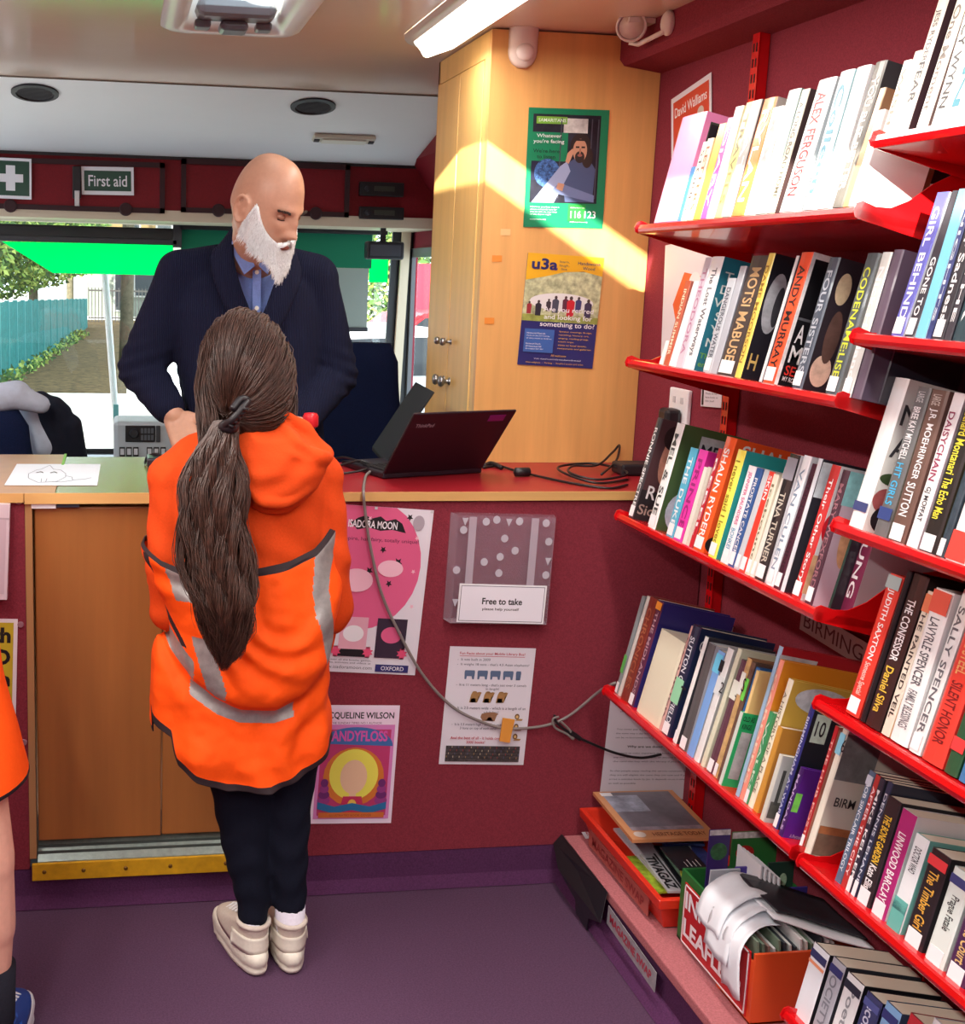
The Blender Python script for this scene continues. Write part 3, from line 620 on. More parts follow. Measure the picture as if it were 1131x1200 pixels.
# far bay, third shelf
GRY=(120,120,124)
row_books([
(736,489,(60,56,60),(84,56,60),'RONNIE SPECTRE',W_,'dark hardback with a smiling portrait cover, leftmost',{'hard':True,'x1':742,'wl':1,'art':[('p',disc(.62,.62,.3,.24),(196,140,120)),('p',disc(.6,.84,.36,.12),(50,34,36)),('p',rect(0,0,1,.3),(44,40,44)),('t','R',.2,.22,.32,.13,W_),('t','Sid',.06,.06,.55,.1,(170,150,140))]}),
(758.5,495,(240,240,238),(70,92,54),'MEL & SUE',(60,60,60),'white-spined hardback with a green garden cover and black title',{'hard':True,'x1':767,'wl':1,'art':[('p',rect(.3,.68,1,.93),(176,182,184)),('t','MEL &',.34,.72,.62,.14,(40,40,50)),('p',disc(.5,.2,.42,.24),(200,206,220))]}),
(780,524,(84,176,206),(70,150,180),'THE DUKE',W_,'light blue paperback with white capitals',{'wl':1,'x1':788}),
(788.5,526,(226,60,168),(200,40,140),'PRINCE',(150,30,110),'bright magenta paperback',{'wl':1,'x1':798}),
(799,547,(228,224,212),(200,196,184),None,K,'short cream paperback right of the magenta one',{'x1':803}),
(803.5,547,(206,202,188),(190,186,172),None,GRY,'short beige paperback',{'x1':807}),
(807,525,(190,30,46),(96,80,74),'REBEL',W_,'brown paperback with a crimson top',{'x1':811}),
(811.5,511,(240,92,36),(238,88,34),'SHAUN RYDER',W_,'large orange hardback with white capitals and torn white title',{'hard':True,'x1':823,'wl':1,'art':[('t','SHAUN',.12,.84,.88,.12,(222,222,222)),('t','R',.12,.68,.25,.13,(222,222,222)),('p',disc(.3,.08,.3,.1),(40,30,30))]}),
(829,526,(250,236,96),(44,160,158),'I never said I loved',(150,130,40),'yellow-spined hardback with teal cover',{'hard':True,'x1':838,'wl':1}),
(843.5,545,(242,240,242),(225,225,230),[('JENNIFER SAUNDERS',.06,.6,(200,70,130)),('BONKERS',.64,.9,(90,160,190))],W_,'white paperback with pink and blue spine capitals',{'wl':1,'x1':852}),
(852.5,548,(50,90,150),(60,96,150),'PROSTATE CANCER',W_,'blue medical paperback with white capitals',{'wl':1,'x1':859}),
(859.5,550,(196,204,208),(180,190,196),None,GRY,'pale grey-green paperback right of the blue medical one',{'wl':1,'x1':865}),
(865.5,552,(232,66,50),(226,220,206),[('SKIN',.04,.28,W_)],W_,'red paperback with short white title at the top',{'wl':1,'x1':872}),
(872.5,555,(234,228,206),(220,212,190),'Icebound',(130,120,90),'cream paperback right of the red one',{'wl':1,'x1':878}),
(878.5,547,(228,226,214),(216,212,200),None,K,'slim ivory paperback',{'wl':1,'x1':883}),
(883.5,531,(40,38,40),(226,226,230),[('TINA TURNER',.3,.86,(200,196,180))],W_,'black-spined hardback with serif capitals under a face photo',{'hard':True,'wl':1,'x1':895,'art':[],'st':[((150,150,160),.8,.97,'')]}),
(896.5,533,(240,242,244),(222,228,234),'VAN CULEN',(130,150,170),'glossy white hardback with a red flower low on the spine',{'wl':1,'x1':905}),
(906,543,(76,34,52),(44,32,46),'ANNOUNCING',(40,16,30),'dark maroon book hugged by a white one',{'wl':1,'x1':913}),
(914,537,(216,222,228),(40,40,50),None,K,'hardback with black-and-white evening dress photo cover',{'hard':True,'x1':918,'d':.165,'art':[('p',rect(.02,.72,.98,.98),(214,226,232)),('p',[(.1,.1),(.7,.55),(.5,.2)],W_),('t','J',.2,.1,.18,.12,W_)]}),
(927,544,(196,44,44),(214,214,216),"Their Other Story",W_,'glossy red hardback with white script and wedding photo cover',{'hard':True,'wl':1,'x1':937,'art':[('p',disc(.45,.75,.26,.12),(214,170,140)),('p',disc(.35,.55,.34,.14),(200,30,44)),('p',rect(0,.05,.9,.34),(206,170,130))]}),
(942,550,(74,44,58),(188,172,186),'MARY WEXFORD',(160,110,120),'plum-spined hardback with teal top and pale satin cover',{'hard':True,'wl':1,'x1':951,'art':[('p',rect(0,.75,1,1),(130,190,194)),('p',disc(.6,.5,.3,.2),(200,160,120))]}),
(966,552,(30,70,60),(50,50,60),'AWAY',(120,200,160),'dark green hardback with pale green script',{'x1':972,'dx':.03,'dz':-.004}),
(974,560,(196,156,84),(206,176,110),'GOLD',W_,'slim gold paperback',{'wl':1,'x1':981,'dx':.05,'dz':-.008}),
(983,575,(120,40,74),(196,190,196),'YOUNG',W_,'maroon hardback with very large white capitals',{'hard':True,'x1':996,'dx':.05,'dz':-.008}),
(1000,590,(196,188,192),(150,140,146),None,K,'pale grey hardback, rightmost',{'x1':1008,'dx':.07,'dz':-.012}),
],ZS1[2],'on far bay third shelf','books on the far bay third shelf',X=1.122,dz=.012)
# far bay, bottom shelf
GS=(110,206,90)
row_books([
(720,698,(130,138,140),(120,128,130),None,K,'thin grey booklet with green sticker, leftmost',{'x1':723,'st':[((90,170,80),.22,.4,'')],'wl':1}),
(723.3,698,(206,198,190),(190,180,170),None,K,'very thin off-white booklet',{'x1':726}),
(726.5,698,(124,50,38),(120,40,34),'CHRONICLES',(170,100,70),'thick russet hardback',{'x1':735,'hard':True}),
(735.3,703,(92,44,70),(44,40,110),'THE MIDLANDS',(190,150,160),'dark plum hardback with orange sticker on top',{'x1':741,'wl':1,'d':.19,'st':[((236,150,50),.92,.99,'')]}),
(742,716,(206,204,194),(176,176,172),None,K,'pale book with lime stickers behind the cream one',{'x1':745,'dx':.01,'d':.19,'art':[('p',rect(.03,.8,.13,.96),(120,214,80)),('p',rect(.16,.8,.3,.95),(120,214,80)),('t','1 6s',.04,.83,.24,.09,K)]}),
(745,736,(224,218,192),(222,216,190),None,K,'wide plain cream book with a green sticker',{'x1':771,'d':.17,'r':.6,'st':[]}),
(771.3,733,(214,170,160),(206,160,150),'COURIER',(120,80,80),'slim pinkish paperback',{'x1':774}),
(774.3,731,(30,38,66),(32,42,74),'SUTTON COLDFIELD',(220,224,230),'navy hardback with white capitals and pale green sticker',{'x1':783,'wl':1,'hard':True,'d':.17,'st':[((150,214,170),.3,.52,'T')],'art':[('t','G O',.05,.8,.2,.1,W_)]}),
(788,745,(236,236,232),(60,60,66),None,K,'thin white-spined book right of the navy one',{'x1':791.5,'wl':1,'art':[('p',rect(.1,.1,.6,.4),(150,150,146))]}),
(795,752,(86,84,84),(176,178,184),None,W_,'dark photo-spined paperback with white label',{'x1':803,'wl':1}),
(804,761,(120,166,226),(168,174,180),None,W_,'light blue book with bright sticker numbered 1',{'x1':811,'st':[((110,206,240),.8,.97,'1')],'d':.16}),
(812,758,(226,228,226),(166,170,170),None,K,'white paperback with grey photo cover',{'x1':818,'st':[((214,220,220),.6,.75,'2')]}),
(820,759,(214,216,190),(206,210,184),None,K,'pale olive tall hardback',{'x1':824,'d':.17,'hard':True,'art':[('p',rect(.05,.55,.3,.72),(222,226,206)),('t','5',.08,.58,.16,.1,K)]}),
(827,772,(94,58,72),(110,80,84),None,W_,'brown photo paperback with white sticker numbered 5',{'x1':834,'wl':1,'k':'n','st':[((222,228,214),.66,.82,'5')]}),
(834.5,770,(200,164,110),(150,110,80),None,W_,'tan map-patterned paperback with white sticker',{'x1':839,'wl':1,'k':'n','st':[((226,230,220),.7,.88,'S')]}),
(839.5,775,(110,84,70),(90,70,60),None,W_,'brown paperback with lime sticker',{'x1':843,'k':'n','st':[((110,214,80),.68,.86,'')]}),
(843.3,781,(34,100,160),(30,90,150),None,W_,'blue paperback with white S sticker',{'x1':847,'st':[((120,180,220),.4,.5,'S')]}),
(847.3,785,(236,206,140),(230,200,130),None,K,'slim yellow-cream paperback',{'x1':850}),
(840,833,(206,216,206),(40,176,104),None,K,'small book with bright green photo cover and black title',{'x1':843,'dx':-.012,'d':.11,'dz':-.004,'art':[('t','OLD AS\nKINGS',.15,.8,.75,.16,K),('p',rect(.3,.16,1,.76),(176,180,180)),('p',disc(.6,.42,.26,.24),(56,58,56))]}),
(861,756,(150,184,210),(176,36,46),None,W_,'tall pale-spined hardback with red and grey cover',{'x1':865,'hard':True,'d':.17,'art':[('p',[(0,.1),(.35,.4),(.45,.95),(0,.95)],(186,190,196))]}),
(865.5,772,(236,150,130),(226,146,40),'GARDENS',(236,214,190),'salmon-spined book with wide ochre cover',{'x1':870,'d':.19,'hard':True,'art':[('p',rect(.2,.5,.6,.8),(110,100,90))]}),
(870.5,833,(60,150,96),(80,160,104),'WALKS',(210,230,210),'slim green book',{'x1':875,'wl':1}),
(875.5,794,(236,232,208),(214,176,76),'A HISTORY OF A PLACE',(130,116,96),'cream-spined book with yellow and blue abstract cover',{'x1':881,'d':.14,'art':[('p',disc(.5,.88,.4,.1),(206,210,214)),('p',rect(.1,.28,.98,.55),(70,92,140)),('p',rect(.1,.05,.9,.28),(30,34,60))]}),
(882,850,(206,150,60),(200,140,60),None,K,'short ochre paperback',{'x1':887}),
(889,883,(206,208,196),(190,194,190),None,K,'short grey book with tower silhouettes on its cover',{'x1':893,'dx':-.012,'d':.11,'art':[('p',rect(.25,.3,.42,.8),(70,72,70)),('p',rect(.6,.3,.78,.85),(60,62,62)),('p',rect(.1,.1,.95,.34),(90,92,86))]}),
(905,824,(44,52,120),(34,36,44),'BIRMINGHAM AT WAR',(190,194,214),'indigo-spined book with black cover and white sticker',{'x1':910,'d':.15,'wl':1,'art':[('p',rect(.12,.72,.5,.94),(200,220,206)),('t','10',.18,.77,.24,.12,K)]}),
(910.5,898,(60,30,96),(86,34,138),'MANDALS',(190,170,210),'short purple hardback with lime sticker and wide purple cover',{'x1':915,'hard':True,'d':.12,'dx':-.01,'art':[('p',rect(.02,.4,.34,.66),(120,210,90)),('t','A Portrait',.35,.05,.6,.05,(190,170,210))]}),
(935,850,(176,34,40),(180,120,100),'THE HUB POST',(230,190,180),'slim red hardback',{'x1':939,'wl':1}),
(941,852,(224,220,204),(206,200,186),None,K,'cream-spined large book with old street photo cover',{'x1':947,'hard':True,'d':.185,'st':[((130,196,220),.8,.96,'6')],'art':[('p',rect(.02,.62,.98,.97),(120,122,122)),('p',disc(.5,.8,.22,.08),(50,52,52)),('t','BIRM',.22,.42,.55,.07,(50,44,44)),('p',rect(.05,.03,.98,.26),(120,100,84)),('p',rect(.05,.2,.98,.26),(170,110,70))]}),
],ZS1[3],'on far bay bottom shelf','books on the far bay bottom shelf',X=1.120,dz=.010)
# near bay
row_books([
(1033,72,(236,228,206),(230,226,210),'WISH',(150,140,120),'short cream paperback, leftmost',{}),
(1042,61,(240,228,196),(232,226,210),None,K,'ivory paperback with a rounded top',{}),
(1050,-6,(236,230,214),(70,50,56),[('JESS RYDER',.12,.5,(110,104,100)),('FEAR',.5,.8,(60,54,54))],W_,'cream hardback with dark cover and black title',{'hard':True,'x1':1063}),
(1072,-8,(240,236,220),(120,100,96),'One Moment',(130,120,110),'tall white hardback with thin script',{'hard':True,'x1':1086}),
(1090,-12,(238,236,226),(220,216,200),'LUCY WYNN',(40,34,34),'white paperback with black brushed letters',{}),
(1106,-10,(214,226,226),(150,200,210),'BEN',(40,140,160),'pale blue and cream paperback',{}),
(1122,-14,(236,230,214),(200,196,190),None,K,'ivory hardback, rightmost',{'x1':1140}),
],ZS2[0],'on near bay top shelf','books on the near bay top shelf',dz=.021)
row_books([
(1043,226,(96,96,180),(200,206,216),'GIRL BEHIND',W_,'violet-blue paperback with white sticker, leftmost',{'wl':1,'x1':1057}),
(1059,224,(52,48,58),(180,180,186),[('GONE TO',.45,.85,W_)],W_,'black-spined paperback with white capitals low on the spine',{'wl':1,'x1':1070}),
(1071,222,(120,196,226),(200,216,226),'',W_,'sky blue and white paperback',{'x1':1083}),
(1084,222,(56,66,120),(60,60,80),'NIGHTS',(210,216,226),'navy patterned paperback',{'k':'n','x1':1090}),
(1091,216,(50,48,54),(44,46,54),'Over Sadness',W_,'black paperback with white script and white label',{'wl':1,'x1':1104}),
(1105,214,(60,58,66),(40,42,50),'ALL THE',W_,'charcoal paperback beside the teal-black one',{'x1':1113}),
(1114,200,(44,66,74),(30,50,60),'OVER',W_,'dark teal hardback, rightmost',{'hard':True,'x1':1135}),
],ZS2[1],'on near bay second shelf','books on the near bay second shelf')
row_books([
(993,442,(240,240,238),(226,226,222),None,K,'large white hardback with leafy cover and tiny plum emblem, leftmost',{'hard':True,'x1':1009,'d':.15,'st':[((60,70,120),.12,.18,'')],'art':[('t','N\nA',.1,.5,.5,.34,(60,60,64)),('p',disc(.45,.36,.4,.04),(60,80,50)),('p',disc(.4,.22,.36,.08),(170,90,90)),('p',disc(.55,.1,.4,.09),(40,34,40))]}),
(1022,453,(104,106,106),(120,116,104),[('LARGE',.03,.1,(200,200,200)),('BREE KAY MITCHELL',.13,.48,W_),('HIT GIRLS',.5,.78,(70,180,226))],W_,'grey paperback with blue and white title capitals',{'x1':1037,'st':[((50,70,130),.12,.2,'')]}),
(1039,456,(110,84,74),(100,74,66),[('LARGE',.03,.1,(200,190,180)),('J.R. MOEHRINGER',.12,.58,W_),('SUTTON',.6,.82,W_)],W_,'brown paperback with bold white capitals',{'wl':1,'x1':1058}),
(1060,460,(238,236,236),(200,180,190),[('DAISYCHAIN',.12,.56,(150,60,90)),('GJ MOFFAT',.6,.82,(60,60,64))],W_,'white paperback with thin purple capitals',{'x1':1073}),
(1075,460,(40,38,36),(60,54,40),[('Richard Montanari',.1,.5,(236,226,70)),('The Echo Man',.52,.78,(236,226,70))],W_,'black paperback with yellow title letters',{'wl':1,'x1':1094}),
(1096,465,(56,70,80),(50,60,70),None,W_,'dark teal speckled paperback',{'k':'n','wl':1,'x1':1104}),
(1106,470,(240,240,240),(220,220,220),[('JUDI PICKERS',.1,.5,(70,120,150))],W_,'wide white paperback with red bar low on the spine, rightmost',{'x1':1130,'st':[((226,70,60),.02,.2,'')]}),
],ZS2[2],'on near bay third shelf','books on the near bay third shelf',dz=.012)
row_books([
(990,671,(222,62,48),(200,50,40),[('JUDITH SAXTON',.1,.6,W_),('Someone Special',.62,.85,(236,200,190))],W_,'red paperback with white serif capitals, leftmost',{'wl':1,'x1':1005,'st':[((170,190,190),.9,.99,'')]}),
(1007,668,(28,26,30),(24,24,28),None,W_,'thin black paperback right of the red one',{'x1':1012}),
(1013,671,(52,34,32),(30,24,26),[('THE CONFESSOR',.16,.56,W_),('Daniel Silva',.6,.9,(226,190,70))],W_,'dark brown paperback with white and gold title letters',{'x1':1030}),
(1032,692,(224,214,196),(214,180,130),'THE PAINTED VEIL',(60,50,46),'cream paperback with black serif title and orange top',{'x1':1041,'st':[((226,130,90),.86,.98,'')]}),
(1042,688,(238,238,236),(220,220,220),[('LAVYRLE SPENCER',.18,.62,(90,90,96)),('FAMILY BLESSINGS',.65,.9,(110,110,116))],W_,'wide white paperback with red block at the top',{'x1':1062,'st':[((226,96,76),.85,.99,'')]}),
(1064,690,(232,232,230),(200,200,200),'SALLY SPENCER',(100,100,106),'white paperback with thin grey capitals and white label',{'wl':1,'x1':1077}),
(1079,698,(222,66,54),(206,56,46),[('DANIELLE STEEL',.06,.46,(230,170,110)),('SILENT HONOR',.5,.88,(120,30,30))],W_,'wide red hardback with gold capitals',{'hard':True,'x1':1103}),
(1105,712,(40,84,56),(30,70,46),[('DANIELLE STEEL',.06,.6,(226,206,110))],W_,'dark green hardback with gold capitals',{'hard':True,'x1':1120,'st':[((220,60,60),.14,.22,'')]}),
(1122,724,(60,120,170),(70,130,180),None,W_,'blue paperback, rightmost',{'x1':1136}),
],ZS2[3],'on near bay fourth shelf','books on the near bay fourth shelf',dz=.014,X=1.124)
row_books([
(977,902,(86,108,134),(60,76,96),'BOB SINCLAIR TRILOGY',(220,226,232),'slim blue-grey audiobook case, leftmost',{'x1':983.5,'d':.13,'st':[((190,200,214),.88,.96,'')]}),
(984,907,(176,56,54),(120,50,50),'AFTER THE CITY',(240,220,220),'slim red audiobook case',{'x1':989.5,'d':.13}),
(990,911,(52,52,66),(50,50,60),'MIKE KELLER',W_,'slim black audiobook case with white capitals',{'x1':995.5,'wl':1,'d':.13}),
(996,915,(48,58,84),(44,50,70),'DENNIS LEHANE',(200,206,216),'slim navy audiobook case',{'x1':1001.5,'wl':1,'d':.13}),
(1002,931,(44,40,44),(40,38,42),[('THE BONE GARDEN',.16,.6,(236,196,60)),('Kate Ellis',.62,.84,W_)],W_,'black audiobook with bold yellow title and white label',{'wl':1,'x1':1017,'d':.15,'hard':False}),
(1019,946,(168,44,112),(230,230,232),[('LINWOOD BARCLAY',.2,.84,W_)],W_,'magenta audiobook with white capitals and pistol label',{'wl':1,'x1':1035,'d':.15}),
(1038,975,(226,232,234),(120,190,180),[('DOCTOR WHO',.12,.38,(60,66,76))],W_,'white and teal audiobook with small black title',{'x1':1053,'st':[((96,176,166),.02,.34,''),((50,100,140),.22,.3,'')],'d':.14}),
(1057,992,(40,36,40),(34,32,36),[('The Timber Girl',.2,.8,(220,170,70)),('',.1,.2,W_)],W_,'black audiobook with gold script title and dotted edge',{'wl':1,'x1':1078,'st':[((220,60,66),.84,.94,'')],'d':.14}),
(1082,1014,(216,228,222),(200,214,210),[('Prague Fatale',.26,.62,(60,66,66))],W_,'mint-white audiobook with dark grey title',{'wl':1,'x1':1103,'st':[((60,66,120),.84,.93,'')],'d':.14}),
(1106,1030,(74,42,80),(66,40,70),[('The Court',.4,.8,(220,190,120))],W_,'dark purple audiobook with gold letters, rightmost',{'wl':1,'x1':1128,'d':.14}),
],ZS2[4],'on near bay fifth shelf','audiobooks on the near bay fifth shelf',dz=.008,X=1.122)
row_books([
(929,1103,(226,232,238),(40,42,48),[('',.1,.6,K)],W_,'white audiobook with orange dot and plum emblem, leftmost',{'x1':946,'st':[((52,56,100),.82,.92,''),((230,150,110),.74,.78,'')],'d':.14}),
(949,1120,(170,174,184),(60,64,72),'SOCIETY',(120,124,134),'pale grey audiobook with indigo emblem',{'x1':963,'st':[((52,56,110),.82,.92,'')],'d':.14}),
(966,1138,(226,230,232),(30,32,36),'Poetry',(140,144,150),'white audiobook right of the pale grey one',{'x1':984,'st':[((40,44,60),.82,.92,'')],'d':.14}),
(987,1160,(60,66,110),(30,32,44),'economist',(200,206,226),'navy audiobook with pale letters',{'x1':1004,'st':[((80,90,150),.84,.93,'')],'d':.14}),
(1007,1172,(130,176,220),(60,80,110),None,W_,'light blue audiobook with indigo emblem',{'x1':1024,'st':[((52,60,120),.82,.92,'')],'d':.14}),
(1028,1186,(190,50,60),(150,40,50),None,W_,'red audiobook near the bottom edge',{'x1':1046,'d':.14}),
(1050,1192,(226,228,232),(200,204,210),None,W_,'white audiobook, rightmost',{'x1':1070,'d':.14}),
],ZS2[5],'on near bay lowest shelf','audiobooks on the near bay lowest shelf',dz=.010,X=1.122)

# the shelves run on past the edge of the picture
rr_=random.Random(77)
for si,z in enumerate(ZS2):
    y=find_y(1146,1.12,z+.015)-.004
    for k in range(9):
        t=rr_.uniform(.018,.036); h=rr_.uniform(.18,.235)
        if y-t<.93: break
        c=rr_.choice([(226,226,222),(40,40,46),(120,40,60),(60,90,130),(206,190,150),(70,60,70),(180,60,50),(90,120,100)])
        o=book_mesh('book',.135,t-.001,h,mat(c,.32,None,.5,scale=60,amt=.3,bump=0,coat=.15),mat(c,.32,None,.5,scale=60,amt=.3,bump=0,coat=.15),False)
        o.matrix_basis=Matrix.Translation((1.122,y,z+.012)) @ Matrix.Rotation(TILT,4,'Y')
        tag(o,'book on the %s near shelf, beyond the right edge of the photo'%('top','second','third','fourth','fifth','lowest')[si],'book','books beyond the right edge of the photo')
        obj('pages',B(.0032,.134,-t+.004,-.0025,.0008,h-.0006),PAGE,o,local=True)
        y-=t
# ---------------- posters and papers
def grid_text(s,lines,u,v,w,lh,m,ratio=None,bold=0,gap=1.5,left=True):
    """lines printed downwards from v; each fitted to the column width by its length"""
    mx=max(len(l) for l in lines)
    for i,l in enumerate(lines):
        if l.strip(): s.text(l,u,v-i*lh*gap,w*len(l)/mx,lh,m,bold,stretch=True)
TG=mat((20,128,88),.35); TDK=mat((24,60,50),.4); LIME=mat((120,180,60),.4)
Y3=2.9985
s=Sheet('poster',onY(613,266,Y3),onY(706,268,Y3),onY(625,126,Y3),TG,'green poster with a bearded man in a denim shirt, upper one on the plywood cabinet','poster','posters on the cabinet')
s.patch(rect(.06,.21,.90,.95),mat((38,40,52),.35,'n',.4,scale=14,amt=.7,bump=0))
s.patch(rect(.06,.40,.34,.58),mat((30,34,60),.4)); s.patch(rect(.44,.80,.74,.92),mat((190,190,186),.4,'n',.4,scale=20,amt=.5,bump=0)); s.patch(rect(.05,.56,.50,.80),TG)
s.patch(rect(.10,.87,.48,.93),LIME)
for x in (.40,.78,.86): s.patch([(x,.25),(x+.015,.25),(x+.02,.92),(x+.005,.92)],mat((70,72,84),.4))
s.patch(disc(.26,.46,.16,.12),mat((60,96,150),.5,'n',.4,scale=160,amt=.9,bump=0))
SH=mat((70,84,120),.6); SK=mat((196,146,118),.5); HR=mat((44,32,28),.6)
s.patch([(.50,.22),(.84,.22),(.86,.50),(.78,.58),(.62,.60),(.52,.55),(.46,.40)],SH)
s.patch([(.08,.21),(.36,.21),(.55,.48),(.50,.56),(.42,.52)],mat((150,162,196),.6)); s.patch([(.30,.30),(.86,.22),(.86,.28),(.42,.38)],mat((110,124,164),.6))
s.patch(disc(.66,.70,.125,.10),HR); s.patch(disc(.75,.60,.07,.09),HR); s.patch(disc(.655,.655,.088,.098),SK); s.patch(disc(.655,.60,.06,.05),HR); s.patch(disc(.655,.615,.03,.012),mat((150,90,80),.5))
s.patch(rect(.60,.675,.645,.69),HR);s.patch(rect(.67,.675,.715,.69),HR); s.patch(disc(.655,.65,.012,.025),mat((170,116,92),.5))
s.patch([(.48,.56),(.52,.54),(.58,.64),(.56,.67),(.50,.63)],SK); s.patch([(.38,.33),(.46,.31),(.48,.37),(.40,.38)],SK); s.patch(rect(.60,.735,.71,.75),HR)
s.text('SAMARITANS',.12,.885,.34,.028,WHITE,.003); s.text('Whatever\nyou\'re facing',.07,.70,.38,.085,WHITE,.006); s.text('We\'re here\nto listen',.07,.58,.33,.08,TDK,.01)
grid_text(s,['However you feel, there is','always somebody here for','you to talk to, any time','of the day or night'],.07,.165,.36,.014,WHITE)
s.text('samaritans.org',.07,.06,.2,.014,WHITE); s.patch(rect(.54,.06,.76,.20),mat((40,150,60),.4)); s.text('Call free day or night',.57,.165,.18,.012,WHITE); s.text('116',.575,.085,.13,.06,WHITE,.006); s.text('123',.75,.085,.14,.06,WHITE,.006); s.text('jo@samaritans.org',.57,.045,.22,.012,WHITE)
YEL=mat((236,180,40),.35); NAVY=mat((44,46,108),.35)
s=Sheet('poster',onY(606,427,Y3),onY(694,432,Y3),onY(620,296,Y3),NAVY,'yellow and navy poster with walkers in a park, lower one on the plywood cabinet','poster','posters on the cabinet')
s.patch(rect(0,.40,1,.86),mat((186,190,150),.4,'n',.4,scale=55,amt=.5,bump=0)); s.patch(disc(.5,.58,.42,.08),mat((226,226,226),.4)); s.patch(rect(0,.40,1,.46),mat((150,160,80),.4,'n',.4,scale=60,amt=.3,bump=0))
s.patch([(0,.76),(.25,.80),(.5,.85),(.75,.865),(1,.83),(1,1),(0,1)],YEL)
for x,y,c,k in ((.08,.52,(150,40,50),.8),(.2,.52,(40,36,50),1),(.33,.55,(60,50,60),.8),(.42,.56,(70,72,90),1.1),(.55,.57,(90,40,60),1.0),(.62,.55,(196,30,44),1.3),(.72,.57,(60,60,110),1),(.85,.54,(60,50,80),1.2)):
    m=mat(c,.5); s.patch([(x-.035*k,y-.07*k),(x+.035*k,y-.07*k),(x+.04*k,y+.03*k),(x,y+.05*k),(x-.04*k,y+.03*k)],m,'figure'); s.patch(disc(x,y+.055*k,.017*k,.014*k),mat((70,56,54),.5),'figure')
s.text('u3a',.06,.86,.34,.10,NAVY,.03); s.text('learn,\nlaugh,\nlive',.42,.865,.13,.085,NAVY); s.text('Handsworth\nWood',.66,.88,.30,.07,NAVY,.01,align='C')
s.text('Are you retired\nand looking for\nsomething to do?',.24,.345,.72,.19,WHITE,.008,align='C')
s.patch(rect(.05,.12,.44,.33),mat((60,100,170),.4)); grid_text(s,['Handsworth Wood u3a','meets on the 2nd Tuesday','of every month at 10.30 am','','Emmanuel Church','69 Hamstead Hill','Birmingham B20 1BU'],.08,.285,.33,.014,WHITE,gap=1.7)
grid_text(s,['Speaker meetings, Bridge,','rambling, history, art,','singing, reading group,','coach trips,','visits to local towns,','restaurants and galleries.'],.5,.31,.45,.016,YEL,gap=1.9)
s.text('All welcome',.42,.09,.2,.018,YEL); s.text('Visit tinyurl.com/u3a-handsworth-wood',.2,.055,.62,.016,WHITE); s.text('Non-religious  -  Parking  -  Disabled access and toilet',.1,.02,.76,.016,YEL)
# tape marks left on the cabinet
for i,(x,y) in enumerate(((582,303),(678,318),(573,376),(690,385),(592,272))):
    p=onY(x,y,Y3); tag(obj('tape_mark',B(p.x-.012,p.x+.014,Y3-.0006,Y3,p.z-.008,p.z+.008),mat((226,140,52) if i<4 else (226,190,130),.5)),['orange tape scrap left of the lower cabinet poster','orange tape scrap at the top right of the lower cabinet poster','small orange tape scrap low on the left of the cabinet front','orange tape scrap right of the lower cabinet poster','pale torn paint patch below the left of the upper cabinet poster'][i],'tape')
YP=YC+.0016
PINK=mat((222,96,140),.45); PK2=mat((240,190,206),.45); PW=mat((226,222,230),.5)
s=Sheet('poster',onY(352,785,YP),onY(486,791,YP),onY(359,588,YP),PW,'pink and white children\'s book poster pinned on the red carpet, beside the child','poster','posters on the counter front')
s.patch([(u,v) for u,v in disc(.42,.66,.52,.40,30)],PINK); s.patch(rect(0,.52,.22,.98),PINK)
s.patch([(.30,.90),(.36,.86),(.46,.875),(.56,.86),(.66,.87),(.78,.855),(.74,.91),(.68,.935),(.6,.92),(.55,.945),(.48,.93),(.42,.945),(.36,.93)],BLACK); s.text('ISADORA MOON',.28,.872,.42,.045,WHITE,.02)
s.text('half vampire, half fairy, totally unique!',.12,.79,.78,.028,mat((90,30,60),.5))
for x,y,k in ((.46,.93,.02),(.80,.95,.03),(.60,.75,.03),(.74,.68,.04),(.88,.63,.02),(.68,.55,.03),(.88,.83,.02),(.5,.62,.035),(.9,.42,.02)):
    s.patch([(x+k*(1 if j%2 else .45)*math.cos(PI/2+j*PI/5),y+k*.75*(1 if j%2 else .45)*math.sin(PI/2+j*PI/5)) for j in range(10)],BLACK if k>.025 else PK2,'star')
s.patch(disc(.68,.64,.11,.05),PK2); s.patch(disc(.40,.56,.14,.07),PK2); s.patch(disc(.88,.92,.05,.045),mat((170,160,170),.5))
s.patch(rect(.30,.10,.54,.34),mat((226,170,186),.5)); s.patch(rect(.62,.10,.88,.34),mat((50,36,56),.5)); s.patch(disc(.42,.24,.09,.05),WHITE); s.patch(disc(.75,.24,.09,.05),PINK); s.patch(rect(.30,.10,.54,.145),BLACK)
for x in (.28,.56,.86): s.patch([(x+.05*(1 if j%2 else .6)*math.cos(j*PI/8),.13+.035*(1 if j%2 else .6)*math.sin(j*PI/8)) for j in range(16)],mat((226,80,120),.5),'star')
s.text('Discover all the books, games,\nbooks, activities and videos at',.18,.055,.42,.03,mat((70,66,76),.5)); s.text('www.isadoramoon.com',.16,.025,.45,.02,mat((90,86,96),.5)); s.patch(rect(.64,.015,.93,.06),NAVY); s.text('OXFORD',.69,.025,.2,.025,WHITE,.01)
for x in (.02,.5,.98): s.patch(rect(x-.012,.985,x+.012,1.0),mat((200,200,205),.5),'tape')
s=Sheet('poster',onY(360,965,YP),onY(458,964,YP),onY(368,826,YP),mat((238,220,236),.5),'pink and purple framed children\'s book cover poster, low on the red carpet','poster','posters on the counter front')
